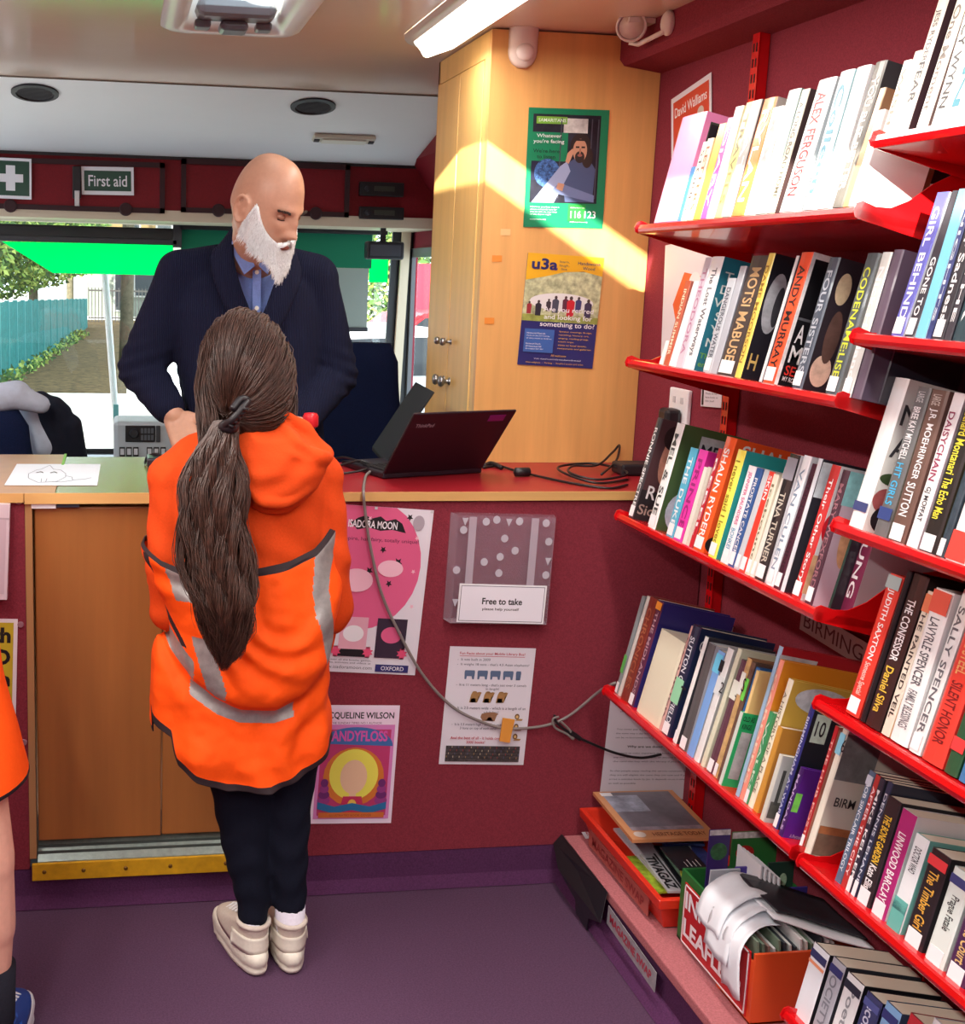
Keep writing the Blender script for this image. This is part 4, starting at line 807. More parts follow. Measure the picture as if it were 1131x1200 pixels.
s.patch(rect(.06,.04,.96,.97),mat((214,130,190),.45)); s.patch(rect(.10,.07,.92,.80),mat((190,60,110),.45)); s.patch(rect(.06,.84,.96,.97),mat((238,214,232),.45)); s.text('JACQUELINE WILSON',.08,.875,.86,.07,BLACK,.02); s.text('THE SUNDAY TIMES NO.1 AUTHOR',.2,.845,.6,.018,mat((120,40,90),.5))
s.patch(disc(.51,.66,.44,.16,24,0,PI),mat((64,110,170),.45)); s.text('CANDYFLOSS',.14,.70,.74,.09,mat((214,90,170),.45),.03)
s.patch(disc(.51,.40,.36,.25),mat((214,120,50),.45)); s.patch(disc(.51,.42,.29,.215,34),mat((236,226,90),.45)); s.patch(disc(.51,.40,.16,.145),mat((236,196,160),.5)); s.patch(rect(.47,.22,.55,.30),mat((236,196,160),.5)); s.patch([(.36,.10),(.66,.10),(.62,.235),(.40,.235)],mat((196,50,90),.45)); s.patch(disc(.51,.17,.05,.04),mat((230,190,80),.5))
for sx in (-1,1):
    for k in range(4): s.patch(disc(.51+sx*.34,.20+k*.05,.075-.01*k,.035),mat((110,44,110) if k%2 else (150,60,130),.5),'swirl')
s.patch([(.10,.19),(.30,.15),(.51,.18),(.72,.15),(.92,.19),(.92,.13),(.72,.09),(.51,.12),(.30,.09),(.10,.13)],mat((40,110,160),.45)); s.patch(rect(.12,.055,.90,.10),mat((206,110,50),.45)); s.text('ILLUSTRATED BOOK COVER',.25,.065,.5,.02,mat((150,60,40),.5))
s=Sheet('notice',onY(514,895,YP),onY(613,896,YP),onY(523,757,YP),PW,'white typed fact sheet with rows of small animal pictures on the red carpet','paper')
RT=mat((190,50,70),.5); INK=mat((70,70,90),.5)
s.text('Fun Facts about your Mobile Library Bus!',.12,.93,.76,.028,RT,.01); s.patch(rect(.12,.922,.88,.926),RT)
s.text('-  It was built in 2009',.1,.885,.38,.022,INK); s.text('-  It weighs 18 tons - that\'s 4.5 Asian elephants!',.1,.84,.84,.026,INK)
AN=mat((90,110,140),.5); CM=mat((170,130,80),.5)
for k in range(5):
    x=.20+k*.15; w_=.11 if k<4 else .05
    s.patch([(x,.73),(x+.02,.73),(x+.025,.755),(x+w_-.03,.755),(x+w_-.02,.73),(x+w_,.73),(x+w_+.006,.79),(x+w_,.805),(x,.805),(x-.006,.79)],AN,'elephant_picture')
s.text('-  It is 11 meters long - that\'s just over 3 camels\n   in length!',.11,.635,.82,.06,INK)
for k in range(3):
    x=.28+k*.155
    s.patch([(x,.535),(x+.012,.535),(x+.02,.57),(x+.07,.57),(x+.08,.535),(x+.092,.535),(x+.10,.585),(x+.125,.60),(x+.135,.62),(x+.11,.625),(x+.095,.605),(x+.085,.62),(x+.07,.63),(x+.058,.605),(x+.045,.63),(x+.03,.625),(x+.015,.60)],CM,'camel_picture')
s.text('-  It is 2.5 meters wide - which is a length of an\n   adult lion!',.11,.44,.84,.06,INK); s.patch([(.46,.38),(.5,.38),(.52,.41),(.56,.41),(.58,.38),(.6,.38),(.62,.43),(.64,.44),(.58,.455),(.5,.45),(.44,.44),(.43,.41)],mat((150,110,80),.5),'lion_picture')
for k in range(3): s.patch(disc(.86,.42-.085*k,.028,.024),mat((110,70,40),.5),'lion_picture'); s.patch(disc(.86,.418-.085*k,.015,.013),mat((226,190,120),.5),'lion_picture'); s.patch([(.84,.385-.085*k),(.92,.385-.085*k),(.93,.40-.085*k),(.87,.402-.085*k)],CM,'lion_picture')
s.text('-  It is 3.5 meters high - as tall as nearly\n   3 lions on top of each other!',.1,.30,.62,.06,INK); s.text('And the best of all - it holds over\n3000 books!',.1,.185,.6,.06,RT,.01)
s.patch(rect(.06,.03,.93,.165),mat((70,66,66),.5,'n',.4,scale=120,amt=.6,bump=0))
for k in range(4): s.patch(rect(.06,.055+k*.028,.93,.060+k*.028),mat((40,34,34),.5),'shelf_picture')
for k in range(46):
    r_=random.Random(k); s.patch(rect(.07+k*.0185,.064+(k%4)*.028,.078+k*.0185,.080+(k%4)*.028),mat(r_.choice([(150,60,60),(190,180,150),(80,90,120),(160,130,80)]),.5),'book_picture')
s=Sheet('notice',onY(702,936,YP),onY(806,936,YP),onY(712,820,YP),PW,'white typed letter on the red carpet behind the magazine tray, under the lowest far shelf','paper')
s.text('What does the library service\n offer you?',.3,.80,.4,.05,BLACK,.02); s.text('Please contact us',.2,.02,.5,.025,BLACK,.02)
grid_text(s,['New stock arrives at the','category. When you borrow we','charged by items returned'],.12,.95,.5,.018,INK,gap=2)
grid_text(s,['You never pay a fine for a children\'s title, however','the same way a day books for items. Items loaned a','can be re-borrowed here: any day of the week you'],.1,.70,.84,.02,INK,gap=2.1); s.text('Why are we doing this?',.24,.52,.5,.03,BLACK,.02)
grid_text(s,['We want to make important the books get used for','any more. So, The price you or anyone will','the card the key with the library if you like'],.1,.46,.84,.02,INK,gap=2.1)
grid_text(s,['So that people enjoy reading this service continues to','they are still eligible the same they are now and if you','arrive a overdue book by Jan. It depends on as it takes','as well as possible'],.08,.28,.88,.02,INK,gap=2.1)
# cut-off notices at the left edge
s=Sheet('poster',onY(-60,865,YP),onY(18,865,YP),onY(-60,724,YP),mat((232,224,226),.5),'yellow poster with heavy black letters at the left edge of the counter','poster')
s.patch(rect(.03,.03,.94,.97),mat((196,176,40),.5))
for i,t in enumerate(('with','BAD','in','FAT','DOG')): s.text(t,.30,.80-.18*i,.6,.13,BLACK,.04)
s=Sheet('leaflet_holder',onY(-60,698,YP),onY(9,700,YP),onY(-60,586,YP),mat((222,206,214),.3),'pale plastic leaflet pocket at the left edge of the counter','holder',th=.02)
s.patch(rect(.05,.06,.95,.84),mat((206,186,196),.4)); s.patch(rect(0,.84,1,.86),mat((190,170,180),.4))
# clear leaflet holder with dots
CLR=mat((186,160,176),.12,None,.6,alpha=.12); DOT=mat((206,200,210),.3,alpha=.75)
lh=thing('leaflet_holder',onY(582,727,YP),'clear dotted plastic leaflet pocket labelled Free to take on the red carpet','holder')
a=onY(519,725,YP); b=onY(637,727,YP); c=onY(528,600,YP); d_=onY(648,603,YP)
yb=YC+.001
def P2(u,v,dy): 
    l=a.lerp(c,v); r=b.lerp(d_,v); q=l.lerp(r,u); return Vector((q.x,yb-dy,q.z))
def pp(name,pts,dy,m,parent,th=.0015):
    bm=bmesh.new(); prism(bm,[P2(u,v,dy) for u,v in pts],(0,-th,0)); return obj(name,bm,m,parent)
pp('back_sheet',rect(0,0,1,1),.001,CLR,lh); pp('front_sheet',rect(.03,0,.97,1),.035,CLR,lh)
for u in (0,1):
    bm=bmesh.new(); prism(bm,[P2(u,0,.001),P2(u,1,.001),P2(.03 if u==0 else .97,1,.035),P2(.03 if u==0 else .97,0,.035)],(.0015,0,0)); obj('side_sheet',bm,mat((206,186,200),.12,None,.6,alpha=.3),lh)
prism_b=bmesh.new(); prism(prism_b,[P2(0,.0,.001),P2(1,0,.001),P2(.97,0,.035),P2(.03,0,.035)],(0,0,.002)); obj('bottom_sheet',prism_b,mat((206,186,200),.2,alpha=.5),lh)
for u in (.14,.74): pp('clear_strip',rect(u,.03,u+.07,.99),.037,mat((214,200,212),.3,alpha=.45),lh)
for u,v in ((.30,.95),(.40,.97),(.62,.96),(.88,.95),(.09,.87),(.49,.80),(.92,.78),(.60,.69),(.46,.63),(.31,.58),(.92,.47),(.05,.50),(.46,.48)): pp('dot',disc(u,v,.035,.036,16),.0385,DOT,lh,.0005)
for u,v in ((.10,.95),(.52,.95),(.93,.60),(.06,.2)): pp('triangle_mark',[(u-.03,v+.03),(u+.03,v+.03),(u,v-.04)],.0385,DOT,lh,.0005)
q=Sheet('label_card',P2(.08,.02,.041),P2(.93,.015,.041),P2(.09,.38,.041),WHITE,None,None)
q.patch(rect(.02,.04,.98,.96),mat((80,80,96),.5)); q.patch(rect(.026,.055,.974,.945),mat((232,230,238),.5)); q.text('Free to take',.27,.48,.46,.17,BLACK,.025); q.text('please help yourself',.28,.31,.42,.09,BLACK,.015)
q.o.parent=lh; q.o.matrix_parent_inverse=lh.matrix_basis.inverted()
# papers on the right wall
XP=XW-.0015
s=Sheet('poster',onX(788,245,XP),onX(835,222,XP),onX(777,124,XP),PW,'orange-red poster with white border on the wall behind the pink hardback','poster','posters on the side wall')
s.patch(rect(.06,.03,.95,.95),mat((206,70,44),.5)); s.text('David Walliams',.1,.80,.8,.09,WHITE,.01); s.patch(disc(.3,.62,.13,.09),mat((170,140,60),.5)); s.patch(disc(.75,.72,.08,.05),mat((200,190,180),.5))
s=Sheet('poster',onX(775,428,XP),onX(838,428,XP),onX(770,290,XP),PW,'white poster with an orange splash on the sunlit wall, over the second shelf','poster','posters on the side wall')
s.patch([(.15,.1),(.5,.02),(.8,.15),(.85,.45),(.7,.7),(.4,.75),(.2,.5),(.3,.3)],mat((226,100,50),.5)); s.patch(disc(.6,.62,.12,.12),WHITE)
s=Sheet('notice',onX(822,476,XP),onX(846,478,XP),onX(824,440,XP),PW,'small white card with black edge on the side wall, left of the slotted rail','paper')
s.patch(rect(.05,.05,.14,1),BLACK); grid_text(s,['Please do not','leave books on','this shelf'],.24,.4,.6,.06,INK,gap=2)
sk=thing('wall_socket',onX(800,495,XP),'white wall socket with a black plug above the third shelf, against the cabinet','socket')
a=onX(785,515,XP); b=onX(812,458,XP)
obj('socket_plate',B(XW-.012,XW-.001,b.y,a.y,a.z,b.z,bev=.003),WHITE,sk)
bm=bmesh.new(); 
for y in (b.y+.03,a.y-.03): box(bm,XW-.014,XW-.011,y-.006,y+.006,b.z-.035,b.z-.02)
obj('switch',bm,mat((200,200,204),.4),sk)
tag(obj('plug',B(XW-.055,XW-.013,b.y+.02,b.y+.07,a.z+.03,a.z+.085,bev=.01),mat((34,32,36),.4)),'black plug pushed into the white wall socket above the third shelf','plug')
# BIRMINGHAM strip sign below bay 1 third shelf
s=Sheet('sign',onX(938,737,1.345),onX(1060,812,1.345),onX(945,712,1.345),mat((170,160,158),.5),'pale grey strip sign with dark capitals on the wall under the third shelf','sign')
s.text('BIRMINGHAM',.04,.2,.92,.6,mat((80,30,36),.5),0)
# ---------------- signs on the ledge riser and tray
s=Sheet('sign',onX(712,1082,1.066),onX(768,1163,1.066),onX(707,1051,1.066),mat((150,146,152),.6,'n',.3,scale=60,amt=.2,bump=.2),'crumpled grey MAGAZINE SWAP strip taped on the purple riser','sign')
s.text('MAGAZINE SWAP',.06,.28,.86,.45,mat((170,40,66),.5),.03)
s=Sheet('notice',onZ(686,983,.1205),onZ(700,983,.1205),onZ(672,970,.1205),PW,'small white card lying on the ledge at the foot of the counter','paper',off=.0005)
s.text('RM',.3,.2,.5,.5,mat((180,50,60),.5),.02)
# ---------------- magazine tray
TR=mat((214,50,30),.3)
def tray(name,x0,x1,y0,y1,z0,h,m,label,cat,taper=.02,rim=.018,rimh=.022):
    t=thing(name,((x0+x1)/2,(y0+y1)/2,z0),label,cat); bm=bmesh.new()
    def R_(d,z): return [Vector(p) for p in ((x0+d,y0+d,z),(x1-d,y0+d,z),(x1-d,y1-d,z),(x0+d,y1-d,z))]
    loft(bm,[R_(taper,z0),R_(0,z0+h-rimh),R_(-rim*.4,z0+h-rimh),R_(-rim*.5,z0+h),R_(.004,z0+h),R_(.006,z0+h-rimh),R_(taper+.004,z0+.004)])
    bmesh.ops.bevel(bm,geom=bm.edges[:],offset=.0015,segments=1,affect='EDGES'); obj('tray_body',bm,m,t); return t
def magazine(pts_z,w,d,rz,th,m,label,pic=None,tx=None,tilt=0,g='magazines in the red tray',tl=0):
    bm=bmesh.new(); box(bm,-w/2,w/2,-d/2,d/2,0,th)
    o=obj('magazine',bm,[PAGE]); o.matrix_basis=Matrix.Translation(pts_z)@Matrix.Rotation(rz,4,'Z')@Matrix.Rotation(tilt,4,'Y')@Matrix.Rotation(tl,4,'X'); tag(o,label,'magazine',g)
    obj('front_cover',B(-w/2,w/2,-d/2,d/2,th,th+.0006),m,o,local=True)
    for i,(p,c) in enumerate(pic or ()): flat('cover_picture',[(x*w-w/2,y*d-d/2) for x,y in p],o,mat(c,.4,'n',.4,scale=40,amt=.4,bump=0),th+.0009+i*.0002)
    for s_,x,y,a_,b_,c in (tx or ()): text('cover_title',s_,o,(x*w-w/2,y*d-d/2,th+.0018),(1,0,0),(0,1,0),a_*w,b_*d,mat(c,.4),.02)
    return o
TY0,TY1=2.13,2.545
tr=tray('magazine_tray',1.108,1.335,TY0,TY1,.122,.078,TR,'shallow bright red plastic tray of magazines on the ledge, against the counter','tray')
q=obj('tray_label',B(1.105,1.1065,2.18,2.50,.132,.172),mat((168,84,76),.6),tr); text('lettering','MAGAZINE SWAP',q,(1.1045,2.48,.14),(0,-1,0),(0,0,1),.28,.022,mat((130,30,30),.5),.02)
q.children[0].matrix_parent_inverse=Matrix()
def mag(bl,br,tl,z,m,label,th=.005,g='magazines in the red tray'):
    return Sheet('magazine',onZ(*bl,z),onZ(*br,z),onZ(*tl,z),m,label,'magazine',g,th=th,off=0)
NZ=lambda c,s_=30,a_=.4: mat(c,.35,'n',.4,scale=s_,amt=a_,bump=0)
mag((718,972),(772,1034),(750,975),.150,NZ((206,200,210),12,.1),'pale grey-lilac magazine with a blue corner, at the left inside the red tray').patch(rect(0,.4,.25,1),NZ((70,130,200)),'cover_picture')
s=mag((764,1048),(800,1046),(748,1005),.146,NZ((150,170,50),50,.6),'yellow-green gardening magazine at the near end of the red tray')
s=mag((750,1003),(783,1047),(781,992),.163,NZ((196,196,200),16,.15),'pale magazine with big black capitals along its edge, in the red tray'); s.text('TIVAGAZ',.08,.05,.86,.30,BLACK,.04); s.patch(rect(0,.38,1,.44),BLACK,'cover_picture')
s=mag((766,993),(803,1045),(800,988),.171,NZ((24,26,30)),'black-bordered garden magazine in the red tray'); s.patch(rect(.04,.12,.96,.9),NZ((110,140,120),30,.8),'cover_picture'); s.patch(disc(.75,.4,.2,.25),NZ((206,200,70),60,.3),'cover_picture')
s=mag((776,990),(806,1030),(815,985),.180,NZ((60,74,140),18,.6),'blue magazine with pale streaks, under the black leaflet'); s.patch([(.1,.5),(.9,.2),(.9,.35),(.1,.7)],NZ((206,210,226)),'cover_picture')
s=mag((796,1020),(830,1019),(791,993),.205,NZ((34,36,44),20,.1),'black leaflet with thin white stalks at the near end of the red tray',.003)
for k,x in enumerate((.35,.5,.65,.8)): s.patch(rect(x,.08,x+.02,.3+.08*(k%2)),WHITE,'cover_picture')
mag((741,986),(826,992),(712,950),.196,NZ((60,80,130),20,.5),'dark blue magazine lowest in the pile at the back of the red tray')
mag((734,979),(826,986),(703,944),.204,NZ((120,160,196),24,.5),'light blue magazine in the pile, poking out furthest to the left',.006)
mag((737,984),(830,986),(708,935),.213,NZ((90,104,124),24,.5),'slate grey magazine just under the brown-framed one',.006)
s=mag((741,988),(842,985),(720,931),.222,NZ((196,136,92),20,.1),'brown-framed magazine with grey photo cover, topmost on the red tray',.008)
s.patch(rect(.08,.17,.93,.97),NZ((112,108,118),10,.4),'cover_picture'); s.patch(rect(.08,.55,.5,.9),NZ((150,156,172),30,.5),'cover_picture'); s.patch(rect(.08,.17,.93,.24),NZ((150,140,150),30,.4),'cover_picture'); s.patch(disc(.13,.09,.07,.055),mat((206,190,180),.4),'cover_picture'); s.text('HERITAGE TODAY',.28,.05,.62,.07,mat((120,66,40),.5),.02)
s.patch(rect(.06,.89,.2,.96),WHITE,'barcode')
# ---------------- leaflet box (green end + orange body)
GB2=mat((40,110,52),.45); OR=mat((222,84,40),.35)
BXN,BXF=1.822,2.117
lb=thing('leaflet_box',(1.24,1.95,.121),'green and orange leaflet box with red INFO LEAFLETS panel, on the ledge','box')
x0,x1,z0,z1=1.141,1.338,.122,.272
bm=bmesh.new()
box(bm,x0,x1,1.93,BXF,z0,z0+.004); box(bm,x0,x0+.005,1.93,BXF,z0,z1); box(bm,x1-.005,x1,1.93,BXF,z0,z1); box(bm,x0+.005,x1-.005,BXF-.005,BXF,z0,z1)
obj('green_box',bm,GB2,lb)
bm=bmesh.new(); x0b=x0-.004
box(bm,x0b,x1+.004,BXN,BXN+.006,z0,z1-.012); box(bm,x0b,x0b+.004,BXN+.006,1.945,z0,z1-.03); box(bm,x1,x1+.004,BXN+.006,1.945,z0,z1-.02); box(bm,x0b,x1,BXN,1.93,z0-.0005,z0+.003)
obj('orange_box',bm,OR,lb)
rp=obj('front_panel',B(x0b-.003,x0b-.0005,1.835,2.088,.130,.258),mat((186,26,34),.4),lb)
bm=bmesh.new()
for a in ((1.838,2.085,.132,.1345),(1.838,2.085,.2535,.256),(1.838,1.8405,.132,.256),(2.0825,2.085,.132,.256)): box(bm,x0b-.0042,x0b-.003,*a)
obj('white_border',bm,WHITE,rp)['kind']='stuff'
for t_,zz in (('INFO',.208),('LEAFLETS',.150)):
    o=text('lettering',t_,rp,(x0b-.0044,2.078,zz),(0,-1,0),(0,0,1),.12 if t_=='INFO' else .225,.038,WHITE,.035); o.matrix_parent_inverse=Matrix()
def sheet_up(name,x,y,w,h,th,m,label,rx=0,rz=0,g='leaflets in the leaflet box',z=.128,pic=None,ry=0,cat='leaflet'):
    o=obj(name,B(-w/2,w/2,-th/2,th/2,0,h),[m]); o.matrix_basis=Matrix.Translation((x,y,z))@Matrix.Rotation(rz,4,'Z')@Matrix.Rotation(rx,4,'X')@Matrix.Rotation(ry,4,'Y'); tag(o,label,cat,g)
    for i,(p,c) in enumerate(pic or ()):
        bm=bmesh.new(); bm.faces.new([bm.verts.new((u*w-w/2,-th/2-.0003-i*.0002,v*h)) for u,v in p]); obj('front_picture',bm,mat(c,.4,'n',.4,scale=60,amt=.5,bump=0),o,local=True)
    return o
LW=mat((226,230,236),.5)
sheet_up('leaflet',1.185,2.04,.062,.185,.004,mat((196,206,216),.4),'pale leaflet with a painted tree, standing at the left of the green box',pic=[(disc(.55,.62,.36,.20),(150,150,80)),(disc(.5,.25,.38,.16),(150,170,160)),(rect(.52,.3,.57,.6),(90,80,60))],rx=.05)
sheet_up('leaflet',1.285,2.103,.10,.225,.003,mat((50,120,60),.4),'green leaflet with a red apple, at the back of the green box',pic=[(disc(.3,.8,.2,.07),(180,40,40)),(rect(0,.94,1,1),(226,226,226))])
sheet_up('leaflet',1.205,2.098,.045,.235,.003,mat((60,40,110),.4),'purple and green leaflet at the back left of the green box',pic=[(rect(0,.95,1,1),(226,226,230)),(disc(.5,.8,.4,.08),(60,110,70))])
sheet_up('leaflet',1.232,2.05,.03,.178,.004,mat((70,50,150),.4),'violet leaflet edge beside the painted-tree leaflet')
for k in range(5): sheet_up('leaflet',1.243+k*.0075,2.045-k*.004,.0035,.205-k*.005,.09,LW,'white-edged leaflet in the packed bundle standing in the green box',g='white-edged leaflets packed in the green box')
sheet_up('leaflet',1.305,2.035,.055,.19,.004,mat((40,70,60),.4),'dark green floral leaflet right of the white-edged bundle',pic=[(disc(.3,.6,.18,.1),(120,180,140)),(disc(.6,.8,.15,.08),(170,200,170))],g='leaflets in the leaflet box',z=.13)
sheet_up('leaflet',1.29,1.985,.085,.165,.004,mat((64,50,130),.4),'violet leaflet with a white barcode patch',pic=[(rect(.45,.6,.8,.8),(226,226,230))]+[(rect(.47+.034*k,.62,.482+.034*k,.78),(30,30,40)) for k in range(9)])
for k in range(15):
    r_=random.Random(k+40); c=r_.choice([(226,226,222),(206,206,206),(60,66,74),(120,140,120),(236,236,236),(150,120,110),(90,110,120)])
    sheet_up('leaflet',1.165+k*.0105,1.885,.004,.150-(k%4)*.005,.10,mat(c,.5),'thin leaflet on edge in the packed orange half of the box',g='thin leaflets packed on edge in the orange half',ry=-.12)
def bent(name,prof,y0,y1,m,label,cat,shift=0,th=.0012,g=None,wv=.004):
    bm=bmesh.new(); n=6; rings=[]
    P=smoothpts([(x,dy,z) for x,z,dy in prof],4)
    for q in P: rings.append([Vector((q.x,y0+q.y+(y1-y0)*j/n,q.z+wv*math.sin(j*1.3+shift))) for j in range(n+1)])
    vr=[[bm.verts.new(p) for p in r] for r in rings]
    for a,b in zip(vr,vr[1:]):
        for i in range(n): bm.faces.new([a[i],a[i+1],b[i+1],b[i]])
    o=obj(name,bm,m,smooth=True); s_=o.modifiers.new('s','SOLIDIFY'); s_.thickness=th; tag(o,label,cat,g); return o
g='white papers drooping over the leaflet box'
bent('paper',[(1.235,.300,.0),(1.19,.309,.0),(1.135,.285,-.01),(1.112,.240,-.02)],1.93,2.02,LW,'white sheet drooping over the red panel, rearmost of three','paper',0,g=g)
bent('paper',[(1.225,.294,.0),(1.18,.300,-.01),(1.128,.272,-.02),(1.106,.210,-.035)],1.90,1.985,LW,'white sheet drooping over the red panel, middle of three','paper',1.2,g=g)
bent('paper',[(1.21,.287,.0),(1.16,.290,-.01),(1.118,.255,-.025),(1.112,.170,-.045)],1.865,1.93,LW,'curled white sheet hanging lowest over the red panel','paper',2.5,g=g)
bent('magazine',[(1.205,.310,.02),(1.24,.305,.01),(1.30,.292,-.02),(1.345,.286,-.05)],1.86,2.0,mat((40,40,46),.35,'n',.4,scale=18,amt=.5,bump=0),'black magazine lying across the top of the packed leaflet box','magazine',0,th=.003,wv=.001)
bent('magazine',[(1.195,.303,.02),(1.23,.297,.0),(1.29,.284,-.03),(1.345,.279,-.06)],1.85,1.99,LW,'white magazine under the black one on the leaflet box','magazine',0,th=.004,wv=.001)
# ---------------- things on the counter
s=Sheet('drawing',onZ(5,569,ZT+.0005),onZ(114,569,ZT+.0005),onZ(8,544,ZT+.0005),mat((226,236,246),.6),'white sheet with a pencil cat drawing on the left end of the counter','drawing',off=.0003,th=.0006)
def pencil(s,pts,w=.006,m=mat((110,116,130),.6)):
    for (a,b) in zip(pts,pts[1:]):
        d=Vector((b[0]-a[0],b[1]-a[1])); L=max(d.length,1e-4); n=Vector((-d.y,d.x))/L*w/2
        s.k=3; s.patch([(a[0]+n.x,a[1]+n.y*2),(b[0]+n.x,b[1]+n.y*2),(b[0]-n.x,b[1]-n.y*2),(a[0]-n.x,a[1]-n.y*2)],m,'pencil_line')
pencil(s,[(.22,.3),(.20,.5),(.27,.68),(.32,.72),(.40,.92),(.46,.72),(.55,.68),(.62,.5),(.63,.35),(.55,.15),(.35,.1),(.22,.3)]); pencil(s,[(.63,.4),(.7,.35),(.72,.2),(.6,.12),(.5,.15)]); pencil(s,[(.72,.22),(.85,.25),(.92,.32)]); pencil(s,[(.28,.55),(.33,.6),(.36,.54)],.012,BLACK); pencil(s,[(.44,.54),(.48,.6),(.52,.53)],.012,BLACK); pencil(s,[(.43,.12),(.43,.28)]); pencil(s,[(.38,.12),(.37,.28)])
LAP=mat((30,20,30),.35); LAPG=mat((44,46,50),.8,None,.1); KEY=mat((22,22,26),.5)
def laptop(bl,br,tl,h,label,back_m,base_d,text_on=None,base_side=1,screen=False):
    t=thing('laptop',bl.lerp(br,.5),label,'laptop')
    U=(br-bl); W_l=U.length; U.normalize(); V=(tl-bl); V=(V-U*V.dot(U)).normalized(); N=U.cross(V)
    mb=Matrix.Translation(bl)@Matrix((U,V,N)).transposed().to_4x4()
    lid=obj('laptop_lid',B(0,W_l,0,h,-.006,0,bev=.002),back_m,t); lid.matrix_parent_inverse=t.matrix_basis.inverted(); lid.matrix_basis=mb
    flat('screen',rect(.01,.012,W_l-.01,h-.01)[::-1],lid,mat((22,24,28),.6,None,.1),-.0066)
    if text_on: 
        text('logo',text_on,lid,(.02,h-.045,.0005),(1,0,0),(0,1,0),.05,.012,mat((150,140,150),.3),.02)
        obj('sticker',B(W_l-.07,W_l-.025,h-.032,h-.012,.0002,.0008),mat((120,30,110),.4),lid,local=True)
    Nh=Vector((-N.x,-N.y,0)).normalized(); Uh=Vector((U.x,U.y,0)).normalized()
    m2=Matrix.Translation(Vector((bl.x,bl.y,ZT+.001)))@Matrix((Uh,Nh,Vector((0,0,1)))).transposed().to_4x4()
    bs=obj('laptop_base',B(0,W_l,0,base_d,0,.014,bev=.003),back_m,t); bs.matrix_parent_inverse=t.matrix_basis.inverted(); bs.matrix_basis=m2
    bm=bmesh.new()
    for r in range(5):
        for c in range(13): x=.018+c*(W_l-.036)/13; y=.03+r*.019; box(bm,x,x+(W_l-.036)/13-.003,y,y+.016,.014,.0165)
    k=obj('keys',bm,KEY,bs,local=True); k['kind']='stuff'
    return t
bl=onZ(449,556,ZT+.012); br=onZ(565,549,ZT+.012)
V_=None
# lid leans toward the aisle
Uv=(br-bl).normalized(); Nn=Vector((Uv.y,-Uv.x,0))
best=None
for k in range(-30,75):
    a=math.radians(k); tp=bl+(Nn*math.sin(a)+Vector((0,0,1))*math.cos(a))*.205
    q=project(tp); e=(q[0]-497)**2+(q[1]-479)**2
    if best is None or e<best[0]: best=(e,tp,k)
laptop(bl,br,best[1],.205,'open black laptop on the red worktop, back of its screen facing the room',LAP,.21,'ThinkPad')
b2=onZ(452,541,ZT+.012); c2=b2+Vector((.02,.26,0))
Uv=(c2-b2).normalized(); tp=b2
laptop(c2,b2,c2+Vector((.11,0,.175)),.215,'second dark grey laptop behind the black one, its screen leaning right',LAPG,.2)
def cable(name,pts,r,m,label,n=8,parent=None,cat='cable'):
    bm=bmesh.new(); tube(bm,smoothpts(pts,n),r,8); o=obj(name,bm,m,parent,smooth=True)
    if parent is None: tag(o,label,cat)
    return o
z=ZT+.004
KC=mat((24,22,26),.45); GC=mat((130,122,118),.4)
cable('cable',[onZ(x,y,z) for x,y in ((566,548),(585,546),(606,552),(640,560),(680,568),(715,572),(735,568))],.003,KC,'black power cable running along the red worktop from the laptop')
bm=bmesh.new(); p=onZ(612,553,z+.008); lathe_m(bm,[(.004,-.022),(.011,-.018),(.011,.018),(.004,.022)],p,Vector((1,.1,0)).to_track_quat('Z','Y').to_matrix(),14); tag(obj('cable_bead',bm,KC,smooth=True),'black ferrite bead on the laptop cable on the worktop','cable')
cable('cable',[onZ(x,y,z+h) for x,y,h in ((735,562,0),(700,566,.003),(665,556,.01),(655,547,.012),(690,543,.012),(722,548,.012),(735,556,.01),(700,562,.008),(668,554,.014),(672,546,.016),(700,545,.016),(718,530,.03),(726,522,.045),(722,540,.02),(705,556,.012))],.003,KC,'loose coil of black cable on the red worktop at the cabinet')
ad=onZ(745,556,ZT); tag(obj('power_adapter',B(ad.x-.05,ad.x+.06,ad.y-.03,ad.y+.04,ZT+.0005,ZT+.03,bev=.006),mat((34,34,38),.45)),'black power adapter brick at the right end of the worktop','adapter')
cable('cable',[onZ(x,y,z+h) for x,y,h in ((385,540,.0),(405,536,.02),(432,548,.01),(400,555,.0),(388,550,.01),(420,540,.02),(437,546,.01))],.003,KC,'dark loops of cable beside the laptop keyboard')
cable('mouse_cable',[onZ(x,y,z+h) for x,y,h in ((567,546,.0),(575,543,.004),(582,545,.004),(588,548,.002))],.006,KC,'short black braided cable end right of the laptop lid')
# grey flex hanging down the counter front to the shelf
fl=thing('extension_flex',(.9,2.5,.5),'long grey flex hanging from the laptop down the counter to the lowest shelf','cable')
pts=[onZ(441,549,z+.004),onZ(430,556,z+.004),onZ(427,566,z)]+[onY(x,y,2.566) for x,y in ((426,577),(428,600),(434,640),(447,695),(468,742),(495,790),(530,828),(570,848),(600,854),(640,850),(668,838))]+[onY(700,812,2.54),onY(715,803,2.48),onY(722,800,2.47)]
cable('flex',pts,.0035,GC,None,parent=fl); 
cable('flex_branch',[onY(x,y,2.562) for x,y in ((650,838),(652,846),(662,855),(674,862),(690,870),(720,882),(750,888),(775,884))],.0032,KC,None,parent=fl)
cable('flex_loop',[onY(x,y,2.558) for x,y in ((655,840),(648,843),(651,853),(664,860),(672,866),(668,856),(658,846))],.0028,GC,None,parent=fl)
bm=bmesh.new(); tube(bm,[onY(669,858,2.558),onY(680,866,2.558)],.006,10); obj('cable_tie',bm,KC,fl)
